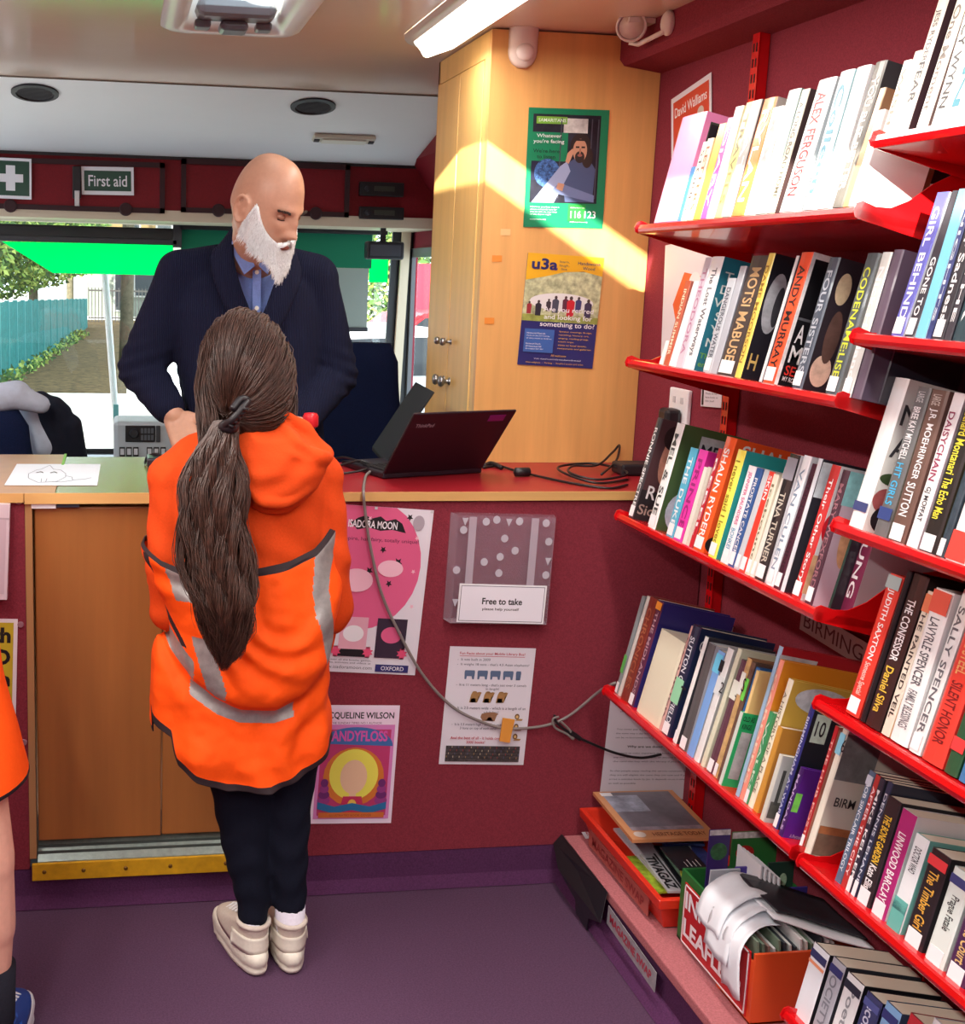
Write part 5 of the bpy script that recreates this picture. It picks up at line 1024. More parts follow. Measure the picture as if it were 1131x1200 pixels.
a=onY(586,842,2.56); b=onY(603,846,2.56); bm=bmesh.new()
prism(bm,[onY(589,841,2.562),onY(603,843,2.562),onY(600,856,2.562),onY(597,870,2.562),onY(585,868,2.562),onY(587,855,2.562)],(0,-.003,0)); obj('orange_tape',bm,mat((222,150,60),.6),fl)
# ---------------- cab: seats, jacket, dash
NAV=mat((20,30,62),.95,'n',.15,scale=300,amt=.25,bump=.4)
def seat(x0,x1,y,ztop,label):
    t=thing('driver_seat',((x0+x1)/2,y,-.2),label,'seat'); w=(x1-x0)/2; xc=(x0+x1)/2
    bm=bmesh.new(); rings=[]
    for k in range(15):
        u=k/14; z=.35+(ztop-.35)*u; ww=w*(1 if u<.55 else 1-.22*math.sin(min(1,(u-.55)/.45)*PI/2)) ; e=1 if u<.93 else math.sqrt(max(1-((u-.93)/.075)**2,.05)); ww*=.75+.25*e; d=.07*(.6+.4*e)
        rings.append([Vector((xc+ww*(abs(math.cos(a))**.55)*(1 if math.cos(a)>0 else -1), y+d*math.sin(a)-.02*u, z)) for a in [2*PI*j/28 for j in range(28)]])
    loft(bm,rings); obj('seat_back',bm,NAV,t,smooth=True)
    obj('seat_cushion',B(xc-w,xc+w,y+.02,y+.5,.22,.36,bev=.03),NAV,t); obj('seat_base',B(xc-w*.7,xc+w*.7,y+.08,y+.44,-.2,.22,bev=.01),DGREY,t)
    bm=bmesh.new(); tube(bm,[(xc-w*.8,y+.07,.40),(xc-w*.8,y+.45,.42)],.02); obj('armrest',bm,DGREY,t)
    return t
p=onY(470,402,3.95); q=onY(340,402,3.95)
seat(q.x+.0,p.x+.03,3.95,p.z,'dark blue fabric seat back of the cab, right one beside the plywood cabinet')
p=onY(52,480,3.75); q=onY(-120,480,3.75)
seat(q.x,p.x,3.75,p.z,'dark blue fabric seat back of the cab, left one with a jacket on it')
bm=bmesh.new(); 
px_=lambda x,y,Y=3.72: onY(x,y,Y)
capsule(bm,px_(-60,478,3.72),px_(20,462,3.72),.05,.045); capsule(bm,px_(20,465,3.72),px_(48,474,3.72),.045,.03); capsule(bm,px_(30,470,3.86),px_(52,520,3.86),.045,.05)
me=remesh(bm,.008,6); j=mesh_obj('jacket',me,mat((186,196,214),.9,'n',.2,scale=60,amt=.06,bump=.3)); tag(j,'grey-white and navy jacket thrown over the left seat back','jacket')
bm=bmesh.new()
for a,b,r0,r1 in (((48,468),(62,478),.03,.03),((58,476),(72,488),.035,.025),((62,480),(66,540),.045,.05),((72,484),(82,540),.035,.045),((84,498),(90,545),.035,.04),((56,478),(58,540),.04,.04)): capsule(bm,px_(a[0],a[1],3.84),px_(b[0],b[1],3.88),r0,r1)
me=remesh(bm,.008,4); mesh_obj('jacket_lining',me,mat((30,34,48),.9,'n',.2,scale=60,amt=.1,bump=.3),j)
PC=mat((176,186,192),.5); 
ds=thing('dashboard',(.2,4.7,-.2),'pale grey dashboard with radio and switches under the windscreen','dashboard')
bm=bmesh.new(); prism(bm,[(-1.05,5.38,.62),(-1.05,4.75,.56),(-1.05,4.62,.40),(-1.05,4.62,-.2),(-1.05,5.38,-.2)],(2.35,0,0)); obj('dash_body',bm,PC,ds)
# centre console rising behind the counter
YD=4.3
a=onY(133,494,YD); b=onY(235,550,YD)
obj('console',B(a.x,b.x,YD,YD+.2,.3,a.z,bev=.015),PC,ds)
def yb(name,x0,x1,y0,y1,dy,th,m,par,bev=0): 
    A=onY(x0,y1,YD-dy); Bq=onY(x1,y0,YD-dy); return obj(name,B(A.x,Bq.x,YD-dy,YD-dy+th,A.z,Bq.z,bev=bev),m,par)
r=yb('car_radio',147,182,499,518,.006,.01,BLACK,ds,.002); bm=bmesh.new(); c=onY(157,508,YD-.008); lathe(bm,[(.001,-.012),(.014,-.012),(.018,0)],(c.x,YD-.006,c.z),'Y'); obj('radio_knob',bm,DGREY,r)
for k in range(4):
    for l in range(2): yb('radio_button',165+k*4,168+k*4,502+l*8,508+l*8,.009,.004,mat((90,94,100),.4),r)
yb('air_vent',183,188,499,518,.006,.01,mat((60,62,66),.5),ds,.002)
for g_ in (0,1):
    for k in range(3): sw=yb('switch',140+g_*32+k*8,146.5+g_*32+k*8,524,535,.004,.008,BLACK,ds,.001); yb('switch_cap',141+g_*32+k*8,145.5+g_*32+k*8,526,533,.009,.006,mat((210,214,220),.4),sw)
bm=bmesh.new(); _a,_b=onY(121,295,5.6),onY(141,560,5.6); tube(bm,[_a,_a+(_b-_a)*((_a.z+.5)/(_a.z-_b.z))],.016,10); tag(obj('grab_pole',bm,mat((240,244,244),.4),smooth=True),'thin white pole standing just outside the windscreen, left of the man','pole')
tag(obj('pole_clip',B(onY(133,470,5.57).x,onY(139,470,5.57).x,5.56,5.58,onY(135,494,5.57).z,onY(135,474,5.57).z),mat((90,160,160),.4)),'small teal clip low on the thin white pole','clip')
# bottle / gadgets on the counter near the man's hands
bt=thing('bottle',onZ(362,545,ZT),'small clear bottle with a red cap on the counter, behind the girl\'s hood','bottle')
p=onY(363,530,2.92); zc=ZT
bm=bmesh.new(); lathe(bm,[(.001,ZT),(.022,ZT),(.024,ZT+.01),(.024,ZT+.06),(.018,ZT+.075),(.012,ZT+.085),(.012,onY(363,500,2.92).z)],(p.x,2.92,0)); obj('bottle_body',bm,mat((170,160,160),.08,alpha=.5),bt,smooth=True)
zz=onY(363,500,2.92).z; bm=bmesh.new(); lathe(bm,[(.001,zz),(.018,zz),(.020,zz+.004),(.020,zz+.026),(.016,zz+.034),(.001,zz+.036)],(p.x,2.92,0)); obj('bottle_cap',bm,mat((222,40,50),.3),bt,smooth=True)
bt.matrix_basis=Matrix.Translation((p.x,2.92,ZT)); bt.location=(p.x,2.92,ZT)
for c in bt.children: c.matrix_parent_inverse=bt.matrix_basis.inverted()
p=onZ(186,545,ZT); tag(obj('card_reader',B(p.x-.03,p.x+.035,p.y-.03,p.y+.05,ZT+.0005,ZT+.022,bev=.006),mat((44,40,50),.3)),'small dark handheld scanner on the flap by the man\'s hand','scanner')
cable('cable',[onZ(x,y,ZT+.004+h) for x,y,h in ((170,543,0),(172,536,.01),(180,532,.02),(190,534,.02),(196,540,.012))],.003,KC,'thin black wire loop by the man\'s hand')
# ---------------- outside
GR=mat((214,208,196),.9,'n',.2,scale=.8,amt=.25,bump=0)
bm=B(-30,30,5.6,90,-.55,-.5); o=obj('ground',bm,GR); o['kind']='structure'
FEN=mat((36,118,116),.6,'n',.3,scale=8,amt=.2,bump=0)
fn=thing('metal_fence',(-1.6,25,-.5),'teal corrugated metal fence along the left of the path outside','fence')
def fence_run(P0,P1,h0,h1,n,par):
    P0,P1=Vector(P0),Vector(P1); d=(P1-P0); L=d.length; t=d.normalized(); nn=Vector((t.y,-t.x,0))
    for i in range(n):
        h=h0+(h1-h0)*(i+.5)/n; a=P0+d*(i/n); b=P0+d*((i+1)/n); bm=bmesh.new(); m_=8; fr=[];bk=[]
        for k in range(m_+1):
            q=a.lerp(b,k/m_*.985); off=.03*(1 if k%2 else 0); fr.append(q+nn*off); bk.append(q+nn*(off-.006))
        prism(bm,fr+bk[::-1],(0,0,h)); obj('fence_panel',bm,FEN,par)
        obj('fence_post',B(a.x-.04,a.x+.04,a.y-.04,a.y+.04,-.5,-.5+h+.03),mat((70,150,150),.6),par)
fence_run((-2.35,15,-.5),(-1.55,26,-.5),1.45,1.25,12,fn); fence_run((-1.55,26,-.5),(-.95,40,-.5),1.25,.95,9,fn)
LEAF=[mat((120,150,66),.8),mat((76,110,50),.8),mat((160,178,90),.8),mat((52,80,40),.8)]
BARK=mat((96,90,74),.9,'n',.2,scale=10,amt=.3,bump=.3)
def foliage(bm,c,r,n,s,rnd):
    for _ in range(n):
        while True:
            p=Vector((rnd.uniform(-1,1),rnd.uniform(-1,1),rnd.uniform(-1,1)))
            if p.length<1: break
        p=Vector((p.x*r[0],p.y*r[1],p.z*r[2]))+Vector(c); a=Vector((rnd.uniform(-1,1),rnd.uniform(-1,1),rnd.uniform(-1,1))).normalized(); b=a.orthogonal().normalized(); q=s*rnd.uniform(.6,1.3)
        vs=[bm.verts.new(p+a*q),bm.verts.new(p+b*q*.5),bm.verts.new(p-a*q),bm.verts.new(p-b*q*.5)]; f=bm.faces.new(vs); f.material_index=rnd.randrange(4)
def tree(x,y,h,r,cz,label,n=1500,s=.12,lean=0,seed=1,tr=.14):
    rnd=random.Random(seed); t=thing('tree',(x,y,-.5),label,'tree','trees along the path')
    bm=bmesh.new(); tube(bm,smoothpts([(x,y,-.5),(x+lean*.3,y,h*.3),(x+lean*.7,y,h*.6),(x+lean,y,h)],4),[tr*(1-.5*i/12) for i in range(13)],8)
    for k in range(4):
        a=rnd.uniform(0,6); zz=h*rnd.uniform(.35,.7); tube(bm,[(x+lean*.5,y,zz),(x+math.cos(a)*r*.4,y+math.sin(a)*r*.3,zz+h*.25)],tr*.35,6)
    obj('trunk',bm,BARK,t,smooth=True); bm=bmesh.new(); foliage(bm,(x+lean,y,cz),(r,r,r*.8),n,s,rnd); me=bpy.data.meshes.new('foliage'); bm.to_mesh(me); bm.free(); o=mesh_obj('foliage',me,LEAF,t); o['kind']='stuff'
tree(-3.7,21,5,2.0,1.9,'bushy yellow-green tree beyond the teal fence at the left edge',9000,.075,seed=3)
tree(-2.9,25,6,1.7,2.0,'green tree with two bare trunks just beyond the fence',7000,.075,.2,seed=4)
tree(-2.2,33,6,1.7,2.2,'mid-green tree beyond the far end of the teal fence',6000,.085,seed=5)
tree(-1.6,43,6,1.6,2.4,'dark green tree right of the fence end before the pale house',5000,.10,seed=6)
tree(.2,25,7,1.8,5.2,'bare-trunked tree on the right of the path, in front of the pale house',900,.14,.15,seed=8,tr=.15)
tree(6.0,30,6,3.2,1.8,'leafy tree behind the right windscreen blind',6000,.12,seed=9)
bm=bmesh.new(); rnd=random.Random(2)
for k in range(14): foliage(bm,(-2.15+k*.085,15+k*1.5,-.42),(.28,.6,.14),90,.06,rnd)
me=bpy.data.meshes.new('weeds'); bm.to_mesh(me); bm.free(); o=mesh_obj('weeds',me,LEAF); tag(o,'weeds and leaf litter along the foot of the teal fence','weeds',None,'stuff')
tag(obj('verge',B(-2.0,1.2,19,46,-.5,-.485),mat((92,76,48),.95,'n',.2,scale=9,amt=.6,bump=0)),'strip of brown leaf litter beside the fence','verge')
nb=thing('sun_blocker_building',(-9,9,-.5),'tall brick building added out of view left of the bus to shade the fence','building')  # unseen block added to keep direct sun off the teal fence
obj('blocker_wall',B(-16,-3.4,7.5,10,-.5,8.2),mat((150,96,76),.85,'n',.2,scale=4,amt=.2,bump=0),nb)
for zz in (1,4):
    for xx in range(5): q=obj('blocker_window',B(-15+xx*2.4,-13.8+xx*2.4,7.44,7.5,zz,zz+1.5),mat((230,230,230),.5),nb); obj('pane',B(-14.9+xx*2.4,-13.9+xx*2.4,7.42,7.445,zz+.1,zz+1.4),mat((50,56,62),.2),q)
hs=thing('house',(1.5,50,-.5),'pale rendered house at the end of the path','house')
obj('house_wall',B(-1.2,7.5,50,56,-.5,4.2),mat((112,118,110),.8,'n',.2,scale=2,amt=.08,bump=0),hs)
obj('upper_wall',B(-1.2,7.5,49.9,50,2.6,4.2),mat((110,90,54),.8),hs)
for x0,x1,z0,z1 in ((-.1,.35,-.3,1.6),(.7,1.9,.3,1.5),(-.9,-.4,2.8,3.6),(.3,1.0,2.8,3.7),(1.6,2.3,2.8,3.7)):
    f_=obj('house_window',B(x0,x1,49.86,50,z0,z1),mat((150,152,150),.6),hs); obj('pane',B(x0+.07,x1-.07,49.84,49.87,z0+.07,z1-.07),mat((50,56,60),.2),f_)
bm=bmesh.new(); prism(bm,[(-1.5,49.6,4.2),(-1.5,53,6),(-1.5,56.4,4.2)],(9.3,0,0)); obj('roof',bm,mat((120,80,66),.8),hs)
gt=thing('garden_gate',(0,44,-.5),'dark iron railings and gate in front of the pale house','gate')
bm=bmesh.new(); 
for k in range(40): box(bm,-1.0+k*.12,-.97+k*.12,44,44.03,-.5,.75)
obj('bars',bm,BLACK,gt)['kind']='stuff'; obj('top_rail',B(-1,3.9,43.99,44.04,.62,.68),BLACK,gt); obj('bottom_rail',B(-1,3.9,43.99,44.04,-.35,-.3),BLACK,gt)
def car(t,x,y,l,m,ang=0):
    # side profile along local x
    pr=[(-2.1,.35),(-2.1,.85),(-1.9,1.0),(-1.35,1.02),(-.8,1.42),(.7,1.46),(1.35,1.05),(2.0,.95),(2.15,.7),(2.12,.35)]
    R_=Matrix.Rotation(ang,3,'Z'); o_=Vector((x,y,-.5))
    bm=bmesh.new(); prism(bm,[o_+R_@Vector((a,-.85,b)) for a,b in pr],R_@Vector((0,1.7,0))); bmesh.ops.bevel(bm,geom=bm.edges[:],offset=.05,segments=2,affect='EDGES'); obj('car_body',bm,m,t,smooth=False)
    wn=[(-1.2,1.02),(-.75,1.36),(.62,1.40),(1.15,1.05)]
    bm=bmesh.new(); prism(bm,[o_+R_@Vector((a,-.87,b)) for a,b in wn],R_@Vector((0,1.74,0))); obj('car_windows',bm,mat((30,34,40),.1),t)
    for sx in (-1.3,1.3):
        for sy in (-.86,.86):
            bm=bmesh.new(); c=o_+R_@Vector((sx,sy,.33)); lathe_m(bm,[(.001,-.09),(.2,-.09),(.33,-.08),(.33,.08),(.2,.09),(.001,.09)],c,R_@Matrix.Rotation(PI/2,3,'X')); w=obj('wheel',bm,mat((24,24,26),.7),t,smooth=False)
c2_=thing('parked_car',(2.3,11.5,-.5),'white parked car seen through the windscreen behind the right seat','car'); car(c2_,2.3,11.5,0,mat((206,208,212),.25),.15)
c3_=thing('parked_car',(5.0,17.5,-.5),'red parked car seen through the side window by the cabinet','car'); car(c3_,5.0,17.5,0,mat((190,30,40),.25),.1)
rs=thing('shop_sign',(5.6,19.9,-.5),'red roadside panel seen through the side window by the cabinet','sign'); obj('panel_board',B(4.85,7.2,19.9,19.95,.85,1.65),mat((206,30,56),.5),rs); obj('panel_post',B(6.1,6.2,19.95,20.05,-.5,1.65),DGREY,rs)
# ---------------- people
def ell(c,rx,ry,n=32,pw=1.0,rot=0):
    out=[]
    for k in range(n):
        a=2*PI*k/n; x=abs(math.cos(a))**pw*rx*(1 if math.cos(a)>=0 else -1); y=abs(math.sin(a))**pw*ry*(1 if math.sin(a)>=0 else -1)
        out.append(Vector((c[0]+x*math.cos(rot)-y*math.sin(rot),c[1]+x*math.sin(rot)+y*math.cos(rot),c[2])))
    return out
def head_bm(H, w=.076, d=.098, hh=.122, male=True, seg=64, rg=56):
    """sculpted head; local face +y, up z, origin at the centre; H = 4x4 placement"""
    bm=bmesh.new(); rows=[]
    g=lambda v,m,s: math.exp(-((v-m)/s)**2)
    for i in range(rg+1):
        ph=-PI/2+PI*min(max(i/rg,.006),.994); row=[]
        for k in range(seg):
            a=2*PI*k/seg
            dx,dy,dz=math.cos(ph)*math.cos(a),math.cos(ph)*math.sin(a),math.sin(ph)
            if ph>0: kk=math.cos(ph)**-.24; dx*=kk; dy*=kk
            x,y,z=dx*w,dy*d,dz*hh
            if z<-.02:  # jaw taper
                t=min(1,(-.02-z)/.10); x*=1-.26*t*t; y=y*(1-.12*t)+ (.012*t if y>0 else .020*t)
            if y<0 and z>-.03: y*=1.04
            if y>0:
                f=max(0,dy)**.5
                ax=abs(x)
                y+= f*(.009*g(ax,.026,.022)*g(z,.024,.010) -.013*g(ax,.031,.014)*g(z,.006,.013) +.006*g(ax,.046,.016)*g(z,-.022,.016)
                    +.019*g(x,0,.009)*g(z,-.006,.020)+.031*g(x,0,.012)*g(z,-.034,.013)+.010*g(ax,.013,.007)*g(z,-.038,.008)
                    +.008*g(x,0,.022)*g(z,-.064,.008)-.005*g(x,0,.024)*g(z,-.0655,.0025)+.006*g(x,0,.02)*g(z,-.074,.006)+.010*g(x,0,.022)*g(z,-.105,.014)-.004*g(z,-.090,.008)*g(x,0,.02))
            row.append(H@Vector((x,y,z)))
        rows.append(row)
    loft(bm,rows)
    for s_ in (-1,1):
        c=Vector((s_*(w+.004),-.006,-.012))
        pts=[]
        for k in range(18):
            a=2*PI*k/18; pts.append(H@(c+Vector((s_*(.006+.006*math.cos(a)*-1),.017*math.cos(a)-.004*math.sin(a),.032*math.sin(a)))))
        pts.append(pts[0]); tube(bm,pts,[.0048]*19,8)
        R3=H.to_3x3()
        ball(bm,H@(c+Vector((0,0,0))),(.006,.014,.027),14,10,R3); ball(bm,H@(c+Vector((s_*.002,.002,-.028))),(.005,.008,.008),10,8,R3); ball(bm,H@(c+Vector((s_*.004,.010,-.004))),(.005,.005,.008),8,6,R3)
    return bm
def hand(bm, wrist, dirv, up, size=1.0, curl=.4, thumb=1):
    """palm + five bent fingers; dirv points to the fingers, up = back of the hand"""
    d=Vector(dirv).normalized(); u=Vector(up); u=(u-d*u.dot(d)).normalized(); s_=d.cross(u)*thumb
    w=Vector(wrist); S=size
    for k in range(4):
        off=s_*(.030-.020*k)*S; capsule(bm,w+d*.012*S+off*.6,w+d*.082*S+off,.0125*S,.0115*S,12)
    L=(.040,.046,.043,.033)
    for k in range(4):
        p=w+d*.084*S+s_*(.031-.0205*k)*S; ang=curl*(.55+.1*k); dd=d
        for j,(f,r0,r1) in enumerate(((1,.0098,.009),(.62,.009,.0082),(.5,.0082,.0070))):
            dd=(d*math.cos(ang)-u*math.sin(ang)+s_*.05*(1.5-k)).normalized(); q=p+dd*L[k]*f*S
            capsule(bm,p,q,r0*S,r1*S,10); p=q; ang+=curl*.8
    p=w+d*.022*S+s_*.030*S; q=p+(d*.65+s_*.75-u*.25).normalized()*.042*S; r=q+(d*.95+s_*.25-u*.3).normalized()*.034*S
    capsule(bm,p,q,.0135*S,.011*S,10); capsule(bm,q,r,.011*S,.0085*S,10)
def strand_mesh(strands, r, seg=3):
    vs=[];fs=[]
    for pts,rad in strands:
        n=len(pts); base=len(vs)
        for i,p in enumerate(pts):
            t=(pts[min(i+1,n-1)]-pts[max(i-1,0)]); 
            if t.length<1e-9: t=Vector((0,0,1))
            t.normalize(); u=t.orthogonal().normalized() if i==0 else (u-t*u.dot(t)).normalized(); v=t.cross(u)
            q=rad*(1-.75*(i/(n-1))**3)
            for k in range(seg):
                a=2*PI*k/seg; vs.append(p+u*math.cos(a)*q+v*math.sin(a)*q)
            if i:
                for k in range(seg):
                    a0=base+(i-1)*seg+k; a1=base+(i-1)*seg+(k+1)%seg; fs.append((a0,a1,a1+seg,a0+seg))
    me=bpy.data.meshes.new('hair'); me.from_pydata(vs,[],fs)
    for p in me.polygons: p.use_smooth=True
    return me
def displace(me,fn):
    me.update(); N=[v.normal.copy() for v in me.vertices]
    for v,n in zip(me.vertices,N): v.co=v.co+n*fn(v.co)
    me.update()
SKIN_M=mat((192,146,122),.38,'n',.4,scale=90,amt=.05,bump=.06)
KNIT=mat((30,34,58),.95,'rib',.12,scale=85,amt=.38,bump=.8)
# ===== the man behind the counter
man=thing('person',(.33,3.25,-.2),'bald white-bearded man in a navy cardigan standing behind the counter, looking down','person')
YM=3.20
def mp(x,y,Y=YM): return onY(x,y,Y)
hc=mp(312,241,3.03)       # head centre
HM=Matrix.Translation(hc) @ Matrix.Rotation(math.radians(-180+44),4,'Z') @ Matrix.Rotation(math.radians(-25),4,'X') @ Matrix.Rotation(math.radians(2),4,'Y')
bm=head_bm(HM,.075,.097,.127)
nk=mp(298,300,3.16)
capsule(bm,hc+Vector((-.02,.045,-.05)),nk+Vector((0,.02,-.02)),.060,.062,20)
ball(bm,hc+Vector((-.012,.05,-.04)),(.07,.07,.06))
# trunk and arms under the clothes (one surface)
sh_l,sh_r=mp(213,322,3.24),mp(366,325,3.24)
el_l,el_r=mp(166,432,3.26),mp(392,440,3.24)
wr_l=mp(203,486,3.13); wr_r=mp(352,497,3.06)
rg=[]
for x,y,w_,d_ in ((292,312,.066,.058),(290,332,.125,.082),(290,360,.19,.11),(292,420,.175,.115),(297,480,.165,.12),(300,540,.17,.12),(300,640,.18,.13)):
    c=mp(x,y,3.25); rg.append(ell(c,w_,d_,28,.85))
loft(bm,rg)
capsule(bm,mp(290,318,3.23),sh_l,.06,.058); capsule(bm,mp(290,318,3.23),sh_r,.06,.058)
capsule(bm,sh_l,el_l,.052,.042); capsule(bm,el_l,wr_l,.042,.029); capsule(bm,sh_r,el_r,.052,.042); capsule(bm,el_r,wr_r,.042,.029)
hand(bm,wr_l,Vector((.35,-.55,-.62)),Vector((-.3,-.62,.6)),1.08,.55,-1)
hand(bm,wr_r,Vector((-.5,-.5,-.5)),Vector((.2,-.7,.7)),1.08,.5,1)
hips=mp(300,640,3.25)
for sx in (-.09,.09):
    capsule(bm,(hips.x+sx,3.26,.70),(hips.x+sx*1.1,3.26,.30),.085,.06); capsule(bm,(hips.x+sx*1.1,3.26,.30),(hips.x+sx*1.1,3.27,-.12),.06,.045); capsule(bm,(hips.x+sx*1.1,3.27,-.155),(hips.x+sx*1.2,3.14,-.165),.042,.035)
me=remesh(bm,.0042,3,.45); mesh_obj('body',me,SKIN_M,man)
me=None
# eyes, brows
R3=HM.to_3x3()
for s_ in (-1,1):
    bm=bmesh.new(); ball(bm,HM@Vector((s_*.030,.0775,.005)),(.0125,.0105,.0090),16,10,R3); e=obj('eye',bm,mat((168,120,98),.45),man,smooth=True)
    bm=bmesh.new(); tube(bm,[HM@Vector((s_*(.019+.023*t),.0880-.004*abs(t-.5)-.007*t,-.001-.0012*math.sin(PI*t))) for t in (0,.25,.5,.75,1)],.0015,6); obj('eyelashes',bm,mat((40,26,22),.6),e)
    rnd=random.Random(5+s_); st=[]
    for k in range(130):
        t=rnd.random(); p=Vector((s_*(.016+.036*t),.0935-.013*t*t+rnd.uniform(-.001,.002),.0185+.004*math.sin(PI*t*.8)+rnd.uniform(-.003,.003))); q=p+Vector((s_*.008,.001,rnd.uniform(-.001,.002)))
        st.append(([HM@p,HM@((p+q)/2+Vector((0,.0012,0))),HM@q],.0007))
    mesh_obj('eyebrow',strand_mesh(st,.001),mat((62,50,46),.7),man)
bm=bmesh.new(); ball(bm,HM@Vector((0,.0955,-.069)),(.020,.008,.0060),16,8,R3); obj('lips',bm,mat((150,84,76),.4),man,smooth=True)
# beard: a soft core plus strands
def beard_surf(u,v):
    """u -1..1 from behind one jaw corner round the chin to the other, v 0..1 downwards"""
    a=u*1.56; au=abs(u); c=math.cos(a)
    x=.074*math.sin(a)*(1-.16*v); y=.088*c**.8 if c>0 else .05*c
    if au<.88: zt=-.056+.076*(au/.88)**3.0-.024*math.exp(-(u/.2)**2); le=.042+.026*(1-au)
    else: zt=.020-(au-.88)/.12*.060; le=.036
    return Vector((x,y+.004+.012*v*max(c,0)-.01*v*(c<.2),zt-v*(le+max(0,zt+.05)*.9)))
bm=bmesh.new(); rows=[]
for j in range(13):
    v=j/12; rows.append([beard_surf(-1+2*i/26,v)*1.0 for i in range(27)])
vr=[[bm.verts.new(HM@p) for p in r] for r in rows]
for a,b in zip(vr,vr[1:]):
    for i in range(26): bm.faces.new([a[i],a[i+1],b[i+1],b[i]])
cen=[bm.verts.new(HM@Vector((0,.03,rows[12][i].z if False else -.10))) for i in range(1)]
BM_=mat((224,228,230),.85,'n',.2,scale=180,amt=.12,bump=.5)
brd=obj('beard',bm,BM_,man,smooth=True); md=brd.modifiers.new('s','SOLIDIFY'); md.thickness=.016; md.offset=0
rnd=random.Random(11); st=[]
for k in range(5200):
    u=rnd.uniform(-1,1); v=rnd.random()**1.1
    p=beard_surf(u,v); a=u*1.56; o_=Vector((math.sin(a)*.006,.006*max(math.cos(a),0),0)); L=(.009+.011*v)*rnd.uniform(.6,1.3)
    d=Vector((math.sin(a)*.40+rnd.uniform(-.4,.4)-.25*p.x/.08*v,.34*math.cos(a)+rnd.uniform(-.25,.3),-1)).normalized()
    p=p+o_*rnd.uniform(.4,1.3); st.append(([HM@p,HM@(p+d*L*.5+Vector((0,.003,0))),HM@(p+d*L)],.00075))
for k in range(420):   # moustache
    s_=rnd.choice((-1,1)); t=rnd.random(); p=Vector((s_*(.002+.026*t),.108-.018*t,-.050-.012*t+rnd.uniform(-.003,.003))); d=Vector((s_*.75,.05,-.55-.4*t)).normalized()
    st.append(([HM@p,HM@(p+d*.008+Vector((0,.002,0))),HM@(p+d*.016)],.0008))
h_=mesh_obj('beard_hair',strand_mesh(st,.001),mat((240,244,246),.7),brd); h_['kind']='stuff'
# shirt
SHIRT=mat((126,150,214),.85,'n',.2,scale=200,amt=.08,bump=.2)
bm=bmesh.new(); rg=[]
for x,y,w_,d_ in ((296,302,.076,.074),(294,310,.090,.088),(291,326,.150,.112),(290,342,.180,.119),(290,360,.190,.123),(292,420,.182,.126),(296,480,.176,.130),(300,600,.18,.135)):
    c=mp(x,y,3.243); rg.append(ell(c,w_,d_,40,.88))
loft(bm,rg); me=remesh(bm,.007,3); displace(me,lambda c:.003*noise.noise(c*14)); mesh_obj('shirt',me,SHIRT,man)
shirt=man.children[-1]
# collar flaps
for s_ in (-1,1):
    a=[mp(296+s_*22,272,3.12-.0),mp(296+s_*26,292,3.10),mp(300+s_*14,322,3.085),mp(301+s_*2,312,3.09),mp(299+s_*8,296,3.10)]
    bm=bmesh.new(); prism(bm,a,(0,-.004,0)); bmesh.ops.bevel(bm,geom=bm.edges[:],offset=.0015,segments=1,affect='EDGES'); obj('collar',bm,SHIRT,shirt)
obj('placket',B(mp(296,360,3.1).x,mp(306,360,3.1).x,3.108,3.114,mp(300,410,3.11).z,mp(300,312,3.11).z,bev=.001),SHIRT,shirt)
for y in (319,361):
    p=mp(301,y,3.106); bm=bmesh.new(); lathe(bm,[(.001,-.002),(.0055,-.002),(.0055,0)],(p.x,p.y,p.z),'Y',14); obj('button',bm,mat((236,232,220),.3),shirt)
# cardigan
bm=bmesh.new(); rg=[]
for x,y,w_,d_ in ((292,300,.085,.085),(290,318,.150,.108),(289,334,.192,.125),(289,365,.212,.140),(291,420,.200,.146),(297,480,.192,.150),(300,560,.196,.152),(300,630,.20,.155)):
    c=mp(x,y,3.243); rg.append(ell(c,w_,d_,48,.86))
loft(bm,rg)
capsule(bm,mp(262,316,3.24),sh_l+Vector((0,0,-.008)),.072,.074,20); capsule(bm,mp(322,316,3.24),sh_r+Vector((0,0,-.008)),.072,.074,20)
capsule(bm,sh_l+Vector((0,0,-.008)),el_l,.076,.066,20); capsule(bm,el_l,wr_l+(el_l-wr_l).normalized()*.03,.066,.046,20)
capsule(bm,sh_r+Vector((0,0,-.008)),el_r,.074,.066,20); capsule(bm,el_r,wr_r+(el_r-wr_r).normalized()*.03,.066,.046,20)
me=remesh(bm,.0062,5)
def wr(c):
    f=0
    for el,w_ in ((el_l,1),(el_r,1)):
        dd=(c-el).length
        if dd<.16: f+=.0045*math.sin((c.z+.35*c.x*(1 if el is el_r else -1))*170)*math.exp(-(dd/.09)**2)
    return f+.003*noise.noise(c*9)
displace(me,wr)
# open the V neck
b2=bmesh.new(); b2.from_mesh(me); kill=[]
for v in b2.verts:
    px,py=project(v.co)
    if v.co.y<3.22:
        if py<402 and py>250:
            t=(402-py)/115.0
            if 303-42*min(t,1.0)**.8<px<303+28*min(t,1.0)**.9 : kill.append(v)
    if v.co.z>mp(292,302,3.2).z and (v.co-mp(296,290,3.2)).length<.092: kill.append(v)
bmesh.ops.delete(b2,geom=list(set(kill)),context='VERTS'); b2.to_mesh(me); b2.free()
cd=mesh_obj('cardigan',me,KNIT,man); md=cd.modifiers.new('s','SOLIDIFY'); md.thickness=.006; md.offset=-1
for p in me.polygons: p.use_smooth=True
